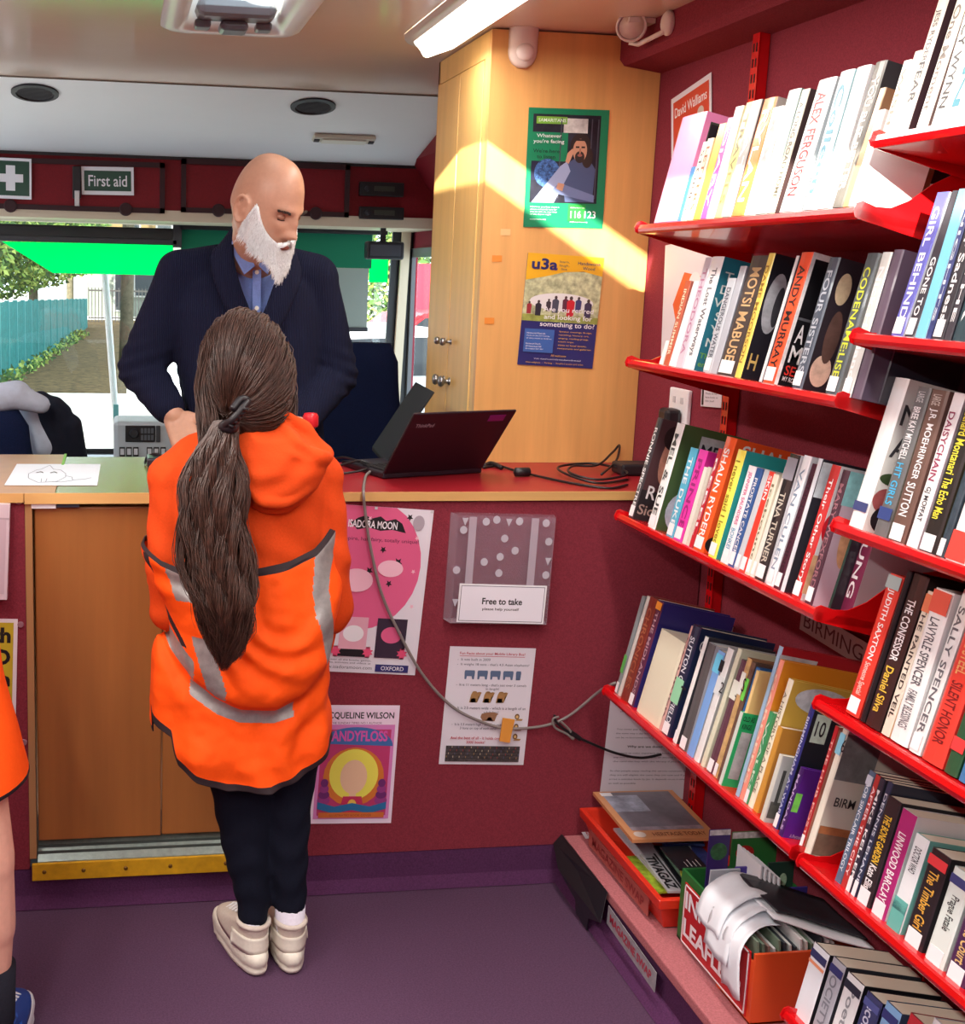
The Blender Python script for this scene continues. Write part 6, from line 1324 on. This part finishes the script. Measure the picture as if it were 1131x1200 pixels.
# shawl collar
path=[mp(303,408,3.09),mp(288,380,3.085),mp(272,345,3.09),mp(262,310,3.105),mp(264,284,3.15),mp(280,268,3.235),mp(305,266,3.27),mp(334,280,3.235),mp(343,302,3.15),mp(338,325,3.10),mp(325,360,3.085),mp(312,388,3.085),mp(303,408,3.085)]
pp_=smoothpts(path,7); n=len(pp_); bm=bmesh.new()
rad=[.012+.030*math.sin(PI*min(1,i/(n-1)))**.6 for i in range(n)]
rings=[]
cc0=mp(300,340,3.25)
for i,(t,u,v) in enumerate(frames(pp_)):
    outw=(pp_[i]-Vector((cc0.x,cc0.y,pp_[i].z))); outw.z=0; outw.normalize(); side=t.cross(outw).normalized()
    if side.dot(Vector((pp_[i].x-cc0.x,0,0)))<0: side=-side if i not in () else side
    rings.append([pp_[i]+side*math.cos(a)*rad[i]+outw*(math.sin(a)*.010+.004) for a in [2*PI*k/14 for k in range(14)]])
loft(bm,rings); obj('shawl_collar',bm,KNIT,cd,smooth=True)
TRO=mat((40,40,50),.9)
bm=bmesh.new()
for sx in (-.09,.09):
    capsule(bm,(hips.x+sx,3.26,.74),(hips.x+sx*1.1,3.26,.30),.10,.075); capsule(bm,(hips.x+sx*1.1,3.26,.30),(hips.x+sx*1.1,3.27,-.10),.075,.062)
me=remesh(bm,.012,3); mesh_obj('trousers',me,TRO,man)
# ===== children
ORG=mat((216,72,20),.85,'n',.2,scale=220,amt=.06,bump=.25); ORV=mat((255,86,10),.75,'n',.25,scale=160,amt=.05,bump=.15); TAPE=mat((150,146,144),.45,'n',.5,scale=70,amt=.15,bump=.1,metal=.2); TRIM=mat((36,20,26),.8)
LEG=mat((20,24,38),.9,'n',.15,scale=260,amt=.15,bump=.3); HAIRM=mat((74,50,42),.55,'n',.5,scale=90,amt=.35,bump=.2); SHOE=mat((226,220,206),.6,'n',.3,scale=120,amt=.05,bump=.1); SHOE2=mat((206,194,182),.7,'n',.3,scale=160,amt=.06,bump=.1); SOCK=mat((226,222,236),.9,'n',.2,scale=220,amt=.05,bump=.2)
def shoe(par,ang,heel,L=.215,m1=SHOE,m2=SHOE2,sole=None):
    """heel = point on the floor under the heel, ang = direction of the toe from +y"""
    T=Matrix.Translation(heel)@Matrix.Rotation(ang,4,'Z'); k=L/.215
    o=thing2('shoe',par)
    prof=[(-.018,.030,.034),(.0,.038,.040),(.04,.036,.036),(.09,.036,.038),(.14,.043,.042),(.18,.040,.038),(.20,.026,.026)]
    bm=bmesh.new(); rg=[]
    for z,sc_ in ((.001,.92),(.005,1.0),(.014,1.03),(.018,.99),(.022,1.03),(.034,1.06),(.044,1.02),(.050,.94)):
        ring=[]
        N=40
        for i in range(N):
            a=2*PI*i/N; yy=.0895*k+(abs(math.sin(a))**.72*(1 if math.sin(a)>0 else -1))*.1085*k; ww=(.034+.008*math.sin(a))*k*(1 if True else 1); xx=abs(math.cos(a))**.7*ww*(1 if math.cos(a)>=0 else -1)
            wob=1+.03*math.sin(yy/k*190+z*300) if .003<z<.03 else 1
            ring.append(T@Vector((xx*1.08*sc_*wob,.0895*k+(yy-.0895*k)*sc_,z*k)))
        rg.append(ring)
    loft(bm,rg); obj('sole',bm,sole or m1,o,smooth=True)
    bm=bmesh.new(); rg=[]
    for z,y0,y1,w_ in ((.044,-.012,.192,.038),(.056,-.012,.186,.038),(.066,-.010,.168,.036),(.078,-.010,.126,.034),(.090,-.011,.082,.032),(.102,-.013,.060,.031)):
        ring=[]
        for i in range(32):
            a=2*PI*i/32; yy=(y0+y1)/2+(abs(math.sin(a))**.75*(1 if math.sin(a)>0 else -1))*(y1-y0)/2; ww=w_*(1+.12*math.sin(a)); xx=abs(math.cos(a))**.8*ww*(1 if math.cos(a)>=0 else -1); ring.append(T@(Vector((xx,yy,z))*k))
        rg.append(ring)
    loft(bm,rg); obj('upper',bm,m2,o,smooth=True)
    bm=bmesh.new(); rg=[]
    for z,y0,y1,w_ in ((.046,-.012,.192,.038),(.056,-.012,.186,.038),(.066,-.010,.168,.036),(.074,-.010,.140,.0345),(.080,-.010,.122,.0338)):
        row=[]
        for q in range(21):
            a=PI+PI*q/20; yy=(y0+y1)/2-abs(math.sin(a))**.75*(y1-y0)/2; yy=min(yy,.045+.25*(z-.046)); xx=abs(math.cos(a))**.8*w_*(1+.12*math.sin(a))*(1 if math.cos(a)>=0 else -1)
            if abs(math.cos(a))>.93: xx*=1.03
            row.append(T@(Vector((xx*1.05,yy-.0015,z))*k))
        rg.append(row)
    loft(bm,rg,cap=False,closed=False); c=obj('heel_counter',bm,m1,o,smooth=True); md=c.modifiers.new('s','SOLIDIFY'); md.thickness=.003; md.offset=0
    bm=bmesh.new(); tube(bm,[T@(Vector((.031*math.cos(a),.024+.037*math.sin(a),.103))*k) for a in [2*PI*q/20 for q in range(21)]],.0055*k,8); obj('ankle_collar',bm,m2,o,smooth=True)
    bm=bmesh.new()
    for j in range(4):
        y=.085+j*.018; tube(bm,[T@(Vector((-.018,y,.092-j*.007))*k),T@(Vector((0,y+.004,.098-j*.007))*k),T@(Vector((.018,y,.092-j*.007))*k)],.0025*k,6)
    obj('laces',bm,WHITE,o)['kind']='stuff'
    return o
def thing2(name,par):
    o=bpy.data.objects.new(name,None); COL.objects.link(o); o.parent=par; o.matrix_parent_inverse=par.matrix_basis.inverted(); o.matrix_basis=Matrix(); return o
# --- the girl at the counter
GY=2.27
def gp(x,y,Y=GY): return onY(x,y,Y)
girl=thing('person',(.33,2.3,0),'child seen from behind, orange hoodie and vest, long dark ponytail','person')
ghc=gp(287,442,2.325)
HG=Matrix.Translation(ghc)@Matrix.Rotation(math.radians(4),4,'Z')@Matrix.Rotation(math.radians(4),4,'X')
bm=head_bm(HG,.072,.092,.112,seg=40,rg=36)
capsule(bm,ghc+Vector((.0,-.01,-.05)),gp(300,520,2.33),.046,.050,16)
rg=[]
for x,y,w_,d_ in ((300,505,.05,.045),(295,525,.11,.065),(290,560,.135,.085),(290,640,.125,.085),(290,720,.12,.085),(292,800,.135,.095),(294,860,.14,.10),(294,900,.12,.09)):
    rg.append(ell(gp(x,y,2.33),w_,d_,24,.9))
loft(bm,rg)
gl,gr=gp(212,545,2.33),gp(375,550,2.33)
ell_,elr_=gp(192,690,2.30),gp(392,700,2.30)
wl_,wr_2=gp(225,630,2.44),gp(368,630,2.44)
for a,b,c in ((gl,ell_,wl_),(gr,elr_,wr_2)): capsule(bm,a,b,.038,.03); capsule(bm,b,c,.03,.022)
hand(bm,wl_,Vector((.2,.45,.85)),Vector((0,-.9,.4)),.8,.3,-1); hand(bm,wr_2,Vector((-.2,.45,.85)),Vector((0,-.9,.4)),.8,.3,1)
for hipx,kx,ax,Yh in ((278,292,296,2.31),(330,338,338,2.30)):
    p0,p1,p2=gp(hipx,890,2.33),gp(kx,985,2.31),gp(ax,1085,2.30)
    capsule(bm,p0,p1,.062,.040); capsule(bm,p1,p2,.042,.026); capsule(bm,p2,Vector((p2.x,2.30,.05)),.026,.028); capsule(bm,Vector((p2.x,2.30,.05)),Vector((p2.x,2.42,.035)),.026,.018)
me=remesh(bm,.006,3); mesh_obj('body',me,SKIN_M,girl)
# leggings
bm=bmesh.new()
for pts in (((284,880,.080,2.34),(286,935,.066,2.32),(290,1000,.050,2.305),(296,1050,.036,2.30),(297,1078,.031,2.30)),((334,880,.078,2.34),(334,930,.058,2.32),(335,990,.048,2.305),(339,1040,.037,2.30),(340,1062,.034,2.30))):
    rg=[ell(gp(x,y,Y),w_,w_*1.02,20) for x,y,w_,Y in pts]; loft(bm,rg)
ball(bm,gp(300,872,2.33),(.13,.10,.08))
me=remesh(bm,.006,3); displace(me,lambda c:.0015*math.sin(c.z*90+3*math.sin(c.x*40))); mesh_obj('leggings',me,LEG,girl)
for x,y0,y1,h in ((296,1072,1108,.030),(340,1058,1105,.033)):
    bm=bmesh.new(); rg=[ell(gp(x,y,2.298),h*q,h*q,20) for q,y in ((1,y0),(.94,(y0+y1)/2),(.84,y1))]; loft(bm,rg); obj('sock',bm,SOCK,girl,smooth=True)
sL=gp(296,1100,2.298); sR=gp(340,1098,2.298)
for sc2,an,L_ in ((sL,.24,.222),(sR,.0,.215)): shoe(girl,an,Vector((sc2.x,sc2.y,0))-Matrix.Rotation(an,3,'Z')@Vector((0,.027,0)),L_)
# hoodie
bm=bmesh.new(); rg=[]
for xl,xr,y,d_ in ((255,345,498,.06),(232,352,512,.075),(205,380,532,.095),(192,388,560,.105),(188,390,600,.110),(192,388,650,.112),(195,388,700,.112),(198,385,760,.112)):
    a,b=gp(xl,y,2.31),gp(xr,y,2.31); rg.append(ell((a+b)/2,(b.x-a.x)/2*.93,d_,40,.92))
loft(bm,rg)
capsule(bm,gp(235,535,2.32),gp(206,562,2.32),.052,.056,18); capsule(bm,gp(206,562,2.32),gp(198,660,2.29),.055,.047,18); capsule(bm,gp(198,660,2.29),gp(202,712,2.30),.047,.044,18); capsule(bm,gp(202,712,2.30),wl_,.046,.034,18)
capsule(bm,gp(352,535,2.32),gp(372,562,2.32),.052,.054,18); capsule(bm,gp(372,562,2.32),gp(382,660,2.29),.054,.050,18); capsule(bm,gp(382,660,2.29),gp(386,715,2.30),.050,.048,18); capsule(bm,gp(386,715,2.30),wr_2,.046,.034,18)
me=remesh(bm,.0052,5)
displace(me,lambda c:.0035*noise.noise(Vector((c.x*22,c.y*22,c.z*9)))+.002*math.sin(c.z*70+c.x*60+4*noise.noise(c*8)))
hoodie=mesh_obj('hoodie',me,ORG,girl)
# the hood lying on the back
bm=bmesh.new()
hp=lambda x,y,Y: gp(x,y,Y)
rows=[]
for (xl,xr,y,yc,d) in ((272,352,497,2.29,.05),(268,368,512,2.25,.06),(268,382,532,2.225,.055),(272,384,552,2.21,.05),(280,374,572,2.205,.042),(292,356,590,2.205,.034),(306,338,602,2.21,.022)):
    a,b=gp(xl,y,yc),gp(xr,y,yc); rows.append(ell((a+b)/2,(b.x-a.x)/2,d,28,.9))
loft(bm,rows)
tube(bm,smoothpts([gp(322,500,2.30),gp(326,488,2.27),gp(345,492,2.25),(gp(368,512,2.23)),gp(384,534,2.215),gp(372,542,2.19),gp(345,536,2.18),gp(325,524,2.20),gp(316,508,2.24)],5),.012,8)
tube(bm,smoothpts([gp(330,500,2.25),gp(346,518,2.20),gp(372,534,2.185),gp(384,540,2.20)],5),.014,8)
tube(bm,smoothpts([gp(285,560,2.19),gp(305,585,2.17),gp(335,590,2.17),gp(362,572,2.18)],5),.012,8)
me=remesh(bm,.0045,4)
displace(me,lambda c:.004*math.sin((c.x*.8-c.z)*85+3*noise.noise(c*10))*(.6+.4*noise.noise(c*6)))
mesh_obj('hood',me,ORG,hoodie)
bm=bmesh.new(); rg=[ell(gp(x,y,2.30),w_,.052,20) for x,y,w_ in ((310,488,.040),(313,500,.048))]; loft(bm,rg); obj('shirt_collar',bm,SOCK,girl,smooth=True)
# hi-vis vest: one draped sheet, tape and trim are its own coloured faces
def interp(tab,t):
    if t<=tab[0][0]: return tab[0][1]
    for (a,va),(b,vb) in zip(tab,tab[1:]):
        if t<=b: return va+(vb-va)*(t-a)/(b-a)
    return tab[-1][1]
prof=[ # y_px, xl, xr, back bulge (towards camera), front depth
(652,170,399,.118,.10),(662,168,403,.126,.10),(690,172,404,.135,.10),(715,178,408,.142,.10),(735,186,411,.150,.10),(755,193,409,.156,.10),(775,196,404,.160,.10),(792,198,400,.160,.10),(806,197,396,.150,.10),(816,193,394,.130,.10),(824,190,394,.120,.10),(836,184,394,.121,.10),(850,179,395,.125,.10),(870,178,395,.129,.10),(890,178,396,.133,.10),(921,178,397,.137,.10)]
def cr(tab,t):   # smooth interpolation over the profile rows, t in 0..1
    n=len(tab)-1; f=t*n; i=min(int(f),n-1); u=f-i; P=[tab[max(i-1,0)],tab[i],tab[i+1],tab[min(i+2,n)]]
    return [.5*((2*P[1][k])+(-P[0][k]+P[2][k])*u+(2*P[0][k]-5*P[1][k]+4*P[2][k]-P[3][k])*u*u+(-P[0][k]+3*P[1][k]-3*P[2][k]+P[3][k])*u**3) for k in range(5)]
topc=[(168,648),(190,660),(215,667),(260,668),(300,664),(340,656),(370,644),(400,618)]
undc=[(185,742),(200,770),(225,797),(250,814),(280,825),(320,827),(350,818),(380,795),(412,750)]   # underside of the billow
hemc=[(176,852),(200,866),(207,898),(230,912),(265,921),(315,920),(360,905),(397,882)]
NR,NA=230,330
bm=bmesh.new(); vr=[]; meta=[]
for i in range(NR+1):
    t=i/NR; row=[]
    y,xl,xr,bk,fr=cr(prof,t)
    for k in range(NA):
        a=2*PI*k/NA; cx_=(xl+xr)/2; hw=(xr-xl)/2
        ca_,sa_=math.cos(a),math.sin(a)
        xp=cx_+hw*abs(ca_)**.80*(1 if ca_>=0 else -1)
        # remap height so the top band, the billow's underside and the hem follow their curves
        yt,yu,yh=interp(topc,xp),interp(undc,xp),interp(hemc,xp)
        if sa_>0: yt,yu,yh=645,800,880
        y0,yu0,y1=652,816,921
        yy=yt+(y-y0)/(yu0-y0)*(yu-yt) if y<yu0 else yu+(y-yu0)/(y1-yu0)*(yh-yu)
        dep=(bk if sa_<0 else fr)
        Yw=2.31+dep*abs(sa_)**.85*(1 if sa_>=0 else -1)
        p=onY(xp,yy,2.31-.10); c0=p; q=Vector((c0.x*(1),Yw,c0.z))
        f=1.0
        # creases
        cz,cxx=q.z,q.x
        w=.0045*math.sin(cxx*38+14*noise.noise(Vector((cxx*5,0,cz*5)))+cz*22)+.004*noise.noise(Vector((cxx*20,3,cz*16)))+.0022*noise.noise(Vector((cxx*50,7,cz*44)))
        if y>830: w+=.006*math.sin(a*9+1.0)*min(1,(y-830)/60)
        if t<.05: w*=.4
        q+=Vector((ca_*.5,sa_,0))*w
        row.append(bm.verts.new(q)); 
        if k==0: meta.append([])
        meta[-1].append((xp,yy,sa_,yt,yu,yh,y))
    vr.append(row)
def region(xp,yy,sa_,yt,yu,yh,y):
    if y<652+9: return 2
    if y>921-9: return 2
    if sa_<.25:
        # tape arc under the billow
        d=yy-yu
        if -1<d<17 and 222<xp<342: return 1
        if -26<(yy-yu)<-2 and 180<xp<225: return 1
        # right tape strip
        xs=interp([(625,392),(650,382),(690,374),(720,377),(750,388),(790,391)],yy); hwid=interp([(625,16),(690,10),(760,10),(800,9)],yy)
        if yy<yu-4 and abs(xp-xs)<hwid: return 1
        # left tape piece beneath the hair
        xs=interp([(672,205),(700,216),(740,232),(800,250)],yy)
        if yy<yu-4 and abs(xp-xs)<11 and (yy<702 or yy>742): return 1
        # armhole trim on the left
        xs=interp([(655,173),(690,178),(715,190),(742,205),(756,214)],yy)
        if 655<yy<757 and abs(xp-xs)<3: return 2
    return 0
for i in range(NR):
    for k in range(NA):
        k2=(k+1)%NA; f=bm.faces.new([vr[i][k],vr[i][k2],vr[i+1][k2],vr[i+1][k]])
        f.material_index=region(*[ (a+b)/2 for a,b in zip(meta[i][k],meta[i+1][k])]); f.smooth=True
vest=obj('hi_vis_vest',bm,[ORV,TAPE,TRIM],girl,smooth=True); md=vest.modifiers.new('s','SOLIDIFY'); md.thickness=.0025; md.offset=-1
# ---- hair
def hair_on_head(par,HG,tie,rnd,n=2600,w=.072,d=.092,hh=.112,mt=HAIRM):
    bm=bmesh.new(); rr=[]
    for i in range(25):
        ph=-PI/2+PI*min(max(i/24,.02),.98)
        rr.append([HG@Vector((math.cos(ph)*math.cos(a)*(w+.012),math.cos(ph)*math.sin(a)*(d+.012)-.012,math.sin(ph)*(hh+.010)+.004)) for a in [2*PI*k/36 for k in range(36)]])
    loft(bm,rr)
    for f in list(bm.faces):
        c=HG.inverted()@f.calc_center_median()
        if c.y>.035 and c.z<.055: bm.faces.remove(f)
    cap_=obj('hair',bm,mt,par,smooth=True); st=[]
    Hi=HG.inverted(); tl=Hi@tie
    for k in range(n):
        a=rnd.uniform(0,2*PI); ph=math.asin(rnd.uniform(-.75,1.0))
        S=Vector((math.cos(ph)*math.cos(a),math.cos(ph)*math.sin(a),math.sin(ph)))
        if S.y>.35 and S.z<.5: continue
        E=(tl.x/(w+.01),tl.y/(d+.01),tl.z/(hh+.01)); E=Vector(E).normalized(); pts=[]
        wob=rnd.uniform(-.06,.06); lift=rnd.uniform(.012,.024)
        m=9
        for j in range(m+1):
            t=j/m; q=S.lerp(E,t)
            if q.length<.05: q=q+Vector((0,-.3,.3))
            q=q.normalized(); q=q+Vector((wob*math.sin(PI*t),0,-.10*math.sin(PI*t)*abs(S.x)))
            b=1+.04*math.sin(PI*t)
            pts.append(HG@Vector((q.x*(w+lift)*b,q.y*(d+lift)*b-.010,q.z*(hh+lift)*b)))
        st.append((pts,.0011))
    h=mesh_obj('hair_strands',strand_mesh(st,.001),mt,cap_); h['kind']='stuff'
    return cap_
rnd=random.Random(21)
tie=gp(262,496,2.205)
HL=mat((70,44,34),.45,'n',.5,scale=70,amt=.5,bump=0)
hair=hair_on_head(girl,HG,tie,rnd,2600,mt=HL)
cl=[(262,494,16,2.195),(252,530,30,2.175),(247,570,41,2.165),(246,615,46,2.150),(250,660,47,2.135),(258,700,43,2.115),(262,735,32,2.11),(262,765,17,2.115),(258,785,5,2.12)]
bm=bmesh.new(); rg=[]
for x,y,h,Y in cl[:-1]:
    c=gp(x+3,y,Y); rg.append(ell(c,h*.00158*.72,h*.00158*.42+.006,20))
loft(bm,rg); pt=obj('ponytail',bm,mat((56,38,34),.7,'n',.4,scale=120,amt=.3,bump=.3),hair,smooth=True)
st=[]
for k in range(4600):
    u=rnd.uniform(-1.08,1.08); v=rnd.uniform(-1,1)
    if u*u+v*v>1.15: continue
    L=rnd.uniform(.60,.98) if rnd.random()<.75 else 1.0; L*=1-.10*abs(u); pts=[]; clp=int((u+1.1)*4.5); ph=clp*1.7+rnd.uniform(-.5,.5); fr_=6.5+1.2*(clp%3)+rnd.uniform(-.6,.6); am=rnd.uniform(2.5,5.5); fly=rnd.uniform(-5,5) if rnd.random()<.12 else 0
    m=20
    for j in range(m+1):
        t=j/m*L*(len(cl)-1); i=min(int(t),len(cl)-2); f=t-i
        x,y,h,Y=[cl[i][q]*(1-f)+cl[i+1][q]*f for q in range(4)]
        ww=am*math.sin(ph+fr_*t*.42)*min(1,t)+fly*min(1,t*.4)
        c=gp(x+3+u*h*.86+ww,y,Y); c.y+= v*(h*.00158*.5+.010)-.006*math.sin(ph*1.3+fr_*t*.42+1.2)*min(1,t); pts.append(c)
    st.append((pts,.0011))
h=mesh_obj('ponytail_strands',strand_mesh(st,.001),HL,pt); 
# parent depth: hair > ponytail > strands would be a fourth level, so strands hang on the hair itself
h.parent=hair; h.matrix_parent_inverse=hair.matrix_basis.inverted(); h['kind']='stuff'
pt.parent=hair
# loose fringe by the right ear and at the nape
st=[]
for k in range(260):
    u=rnd.random(); x0=330+u*14; pts=[gp(x0-6,430+u*20,2.30),gp(x0+2,462,2.28),gp(x0-4+6*u,486,2.27),gp(322+20*u,494+rnd.uniform(-3,3),2.255)]
    pts=smoothpts(pts,3); o_=Vector((rnd.uniform(-.004,.004),rnd.uniform(-.012,.012),rnd.uniform(-.004,.004))); st.append(([p+o_ for p in pts],.0011))
for k in range(230):
    x0=rnd.uniform(231,250); w1,w2=rnd.uniform(-3,3),rnd.uniform(-5,5); dy=rnd.uniform(-.02,.015); pts=smoothpts([gp(x0+6,415+rnd.uniform(-12,12),2.27+dy),gp(x0-1+w1,455,2.26+dy),gp(x0+3+w2,488,2.235+dy),gp(x0+6+rnd.uniform(-8,8),rnd.uniform(515,560),2.20+dy*.5)],4); st.append((pts,.0012))
h=mesh_obj('loose_hair',strand_mesh(st,.001),HL,hair); h['kind']='stuff'
bm=bmesh.new()
tube(bm,smoothpts([gp(262,500,2.165),gp(272,492,2.15),gp(284,478,2.155),gp(290,470,2.17),gp(282,468,2.165),gp(272,480,2.15)],5),.007,8)
for k in range(5): tube(bm,smoothpts([gp(266+k*4,496-k*5,2.155),gp(272+k*4,500-k*5,2.15),gp(276+k*3.4,498-k*5,2.17)],4),.0035,6)
ball(bm,gp(268,500,2.17),(.020,.016,.014)); obj('hair_clip',bm,mat((26,20,24),.5),girl,smooth=True)
# --- the child cut off by the left edge
k2=thing('person',(-.32,2.05,0),'child cut off at left edge, orange vest, black sock, blue trainer','person')
KY=2.0
def kp(x,y,Y=KY): return onY(x,y,Y)
kx=kp(-136,700).x
bm=head_bm(Matrix.Translation((kx,2.06,1.28))@Matrix.Rotation(.1,4,'Z'),.072,.09,.11,seg=32,rg=28)
capsule(bm,(kx,2.05,1.22),(kx,2.04,1.13),.045,.05)
rg=[ell((kx,2.04,z),w_,d_,24,.9) for z,w_,d_ in ((1.17,.05,.045),(1.13,.12,.07),(1.05,.14,.085),(.90,.125,.085),(.75,.135,.09),(.66,.14,.095),(.60,.12,.09))]; loft(bm,rg)
for s_ in (-1,1): capsule(bm,(kx+s_*.12,2.04,1.11),(kx+s_*.13,2.02,.88),.038,.03); capsule(bm,(kx+s_*.13,2.02,.88),(kx+s_*.05,2.2,.84),.03,.022); hand(bm,(kx+s_*.05,2.2,.84),(0,1,-.3),(0,.3,1),.8,.4,s_)
a=kp(-22,930); b_=kp(-5,1010); c_=kp(2,1085); d_=kp(6,1150); e_=kp(8,1190)
ex=e_.x
capsule(bm,(a.x-.03,2.03,.62),b_+Vector((-.02,.0,0)),.068,.055); capsule(bm,b_+Vector((-.02,0,0)),c_+Vector((-.022,0,0)),.055,.048); capsule(bm,c_+Vector((-.022,0,0)),d_+Vector((-.024,0,0)),.048,.034); capsule(bm,d_+Vector((-.024,0,0)),Vector((ex-.02,2.0,.05)),.034,.03); capsule(bm,(ex-.02,2.0,.05),(ex-.02,2.11,.035),.028,.02)
lx=kx-.03
capsule(bm,(kx-.05,2.03,.62),(lx-.02,2.03,.36),.075,.05); capsule(bm,(lx-.02,2.03,.36),(lx,2.02,.08),.048,.03); capsule(bm,(lx,2.02,.05),(lx,2.13,.035),.028,.02)
me=remesh(bm,.006,3); mesh_obj('body',me,mat((222,166,146),.5,'n',.4,scale=90,amt=.05,bump=.06),k2)
bm=bmesh.new(); rg=[ell(Vector((kx,2.03,z)),w_,d_,48,.85) for z,w_,d_ in ((1.14,.10,.07),(1.11,.15,.09),(1.0,.16,.115),(.86,.165,.12),(.72,.172,.13),(.60,.18,.14),(.52,.19,.145))]
bm2=bm; rr=[]
tabz=[(0,0)]
for j in range(41):
    t=j/40*(len(rg)-1); i=min(int(t),len(rg)-2); f=t-i; rr.append([rg[i][k].lerp(rg[i+1][k],f) for k in range(48)])
# fit the visible right corner of the hem
corner=kp(33,914)
edge=[(corner.z,corner.x),(kp(20,860).z,kp(20,860).x),(kp(2,800).z,kp(2,800).x),(kp(-12,700).z,kp(-12,700).x),(1.2,kx+.12)]
for j,row in enumerate(rr):
    z0_=row[0].z; zt_=z0_ if z0_>.62 else .62-(.62-z0_)*(.62-corner.z)/.10
    xm=max(p.x for p in row); xr_=interp(edge,zt_)
    for p in row:
        s_=max(0,(p.x-kx)/(xm-kx)); p.z=zt_-(.03*(1-s_)*max(0,(j-28)/12))
        if p.x>kx and j>4: p.x=kx+(p.x-kx)*(xr_-kx)/(xm-kx)
        p.y+=.006*math.sin(p.x*60+j*.1)*j/40
vr=[[bm.verts.new(p) for p in r] for r in rr]
for j,(a_,b2_) in enumerate(zip(vr,vr[1:])):
    for i in range(48):
        f=bm.faces.new([a_[i],a_[(i+1)%48],b2_[(i+1)%48],b2_[i]]); f.material_index=1 if j>=39 else 0
v_=obj('hi_vis_vest',bm,[ORV,TRIM],k2,smooth=True); md=v_.modifiers.new('s','SOLIDIFY'); md.thickness=.003
bm=bmesh.new(); rg=[ell(Vector((ex-.022,2.0,z)),r_,r_,20) for z,r_ in ((kp(0,1130).z,.040),(.12,.037),(.06,.036))]; loft(bm,rg); obj('sock',bm,mat((28,28,38),.9,'n',.2,scale=200,amt=.2,bump=.2),k2,smooth=True)
bm=bmesh.new(); rg=[ell(Vector((lx,2.02,z)),r_,r_,20) for z,r_ in ((.16,.038),(.06,.036))]; loft(bm,rg); obj('sock',bm,mat((28,28,38),.9,'n',.2,scale=200,amt=.2,bump=.2),k2,smooth=True)
bm=bmesh.new(); rr2=[ell(Vector((kx,2.04,z)),w_,d_,28,.9) for z,w_,d_ in ((1.17,.055,.05),(1.15,.09,.06),(1.10,.13,.082),(.95,.132,.09),(.80,.135,.095))]; loft(bm,rr2)
for s_ in (-1,1): capsule(bm,(kx+s_*.11,2.04,1.11),(kx+s_*.125,2.03,1.0),.050,.046)
me=remesh(bm,.006,4); mesh_obj('polo_shirt',me,mat((206,208,214),.85,'n',.2,scale=200,amt=.05,bump=.2),k2)
BLU=mat((20,90,190),.5); shoe(k2,-.12,Vector((ex-.022,1.985,0)),.225,BLU,mat((30,70,150),.6),mat((226,230,236),.5)); shoe(k2,.1,Vector((lx,2.0,0)),.225,BLU,mat((30,70,150),.6),mat((226,230,236),.5))
HK=Matrix.Translation((kx,2.06,1.28))@Matrix.Rotation(.1,4,'Z'); rnd=random.Random(33)
hair_on_head(k2,HK,Vector((kx,1.96,1.22)),rnd,700,.072,.09,.11,mt=mat((96,70,50),.6,'n',.4,scale=70,amt=.4,bump=0))
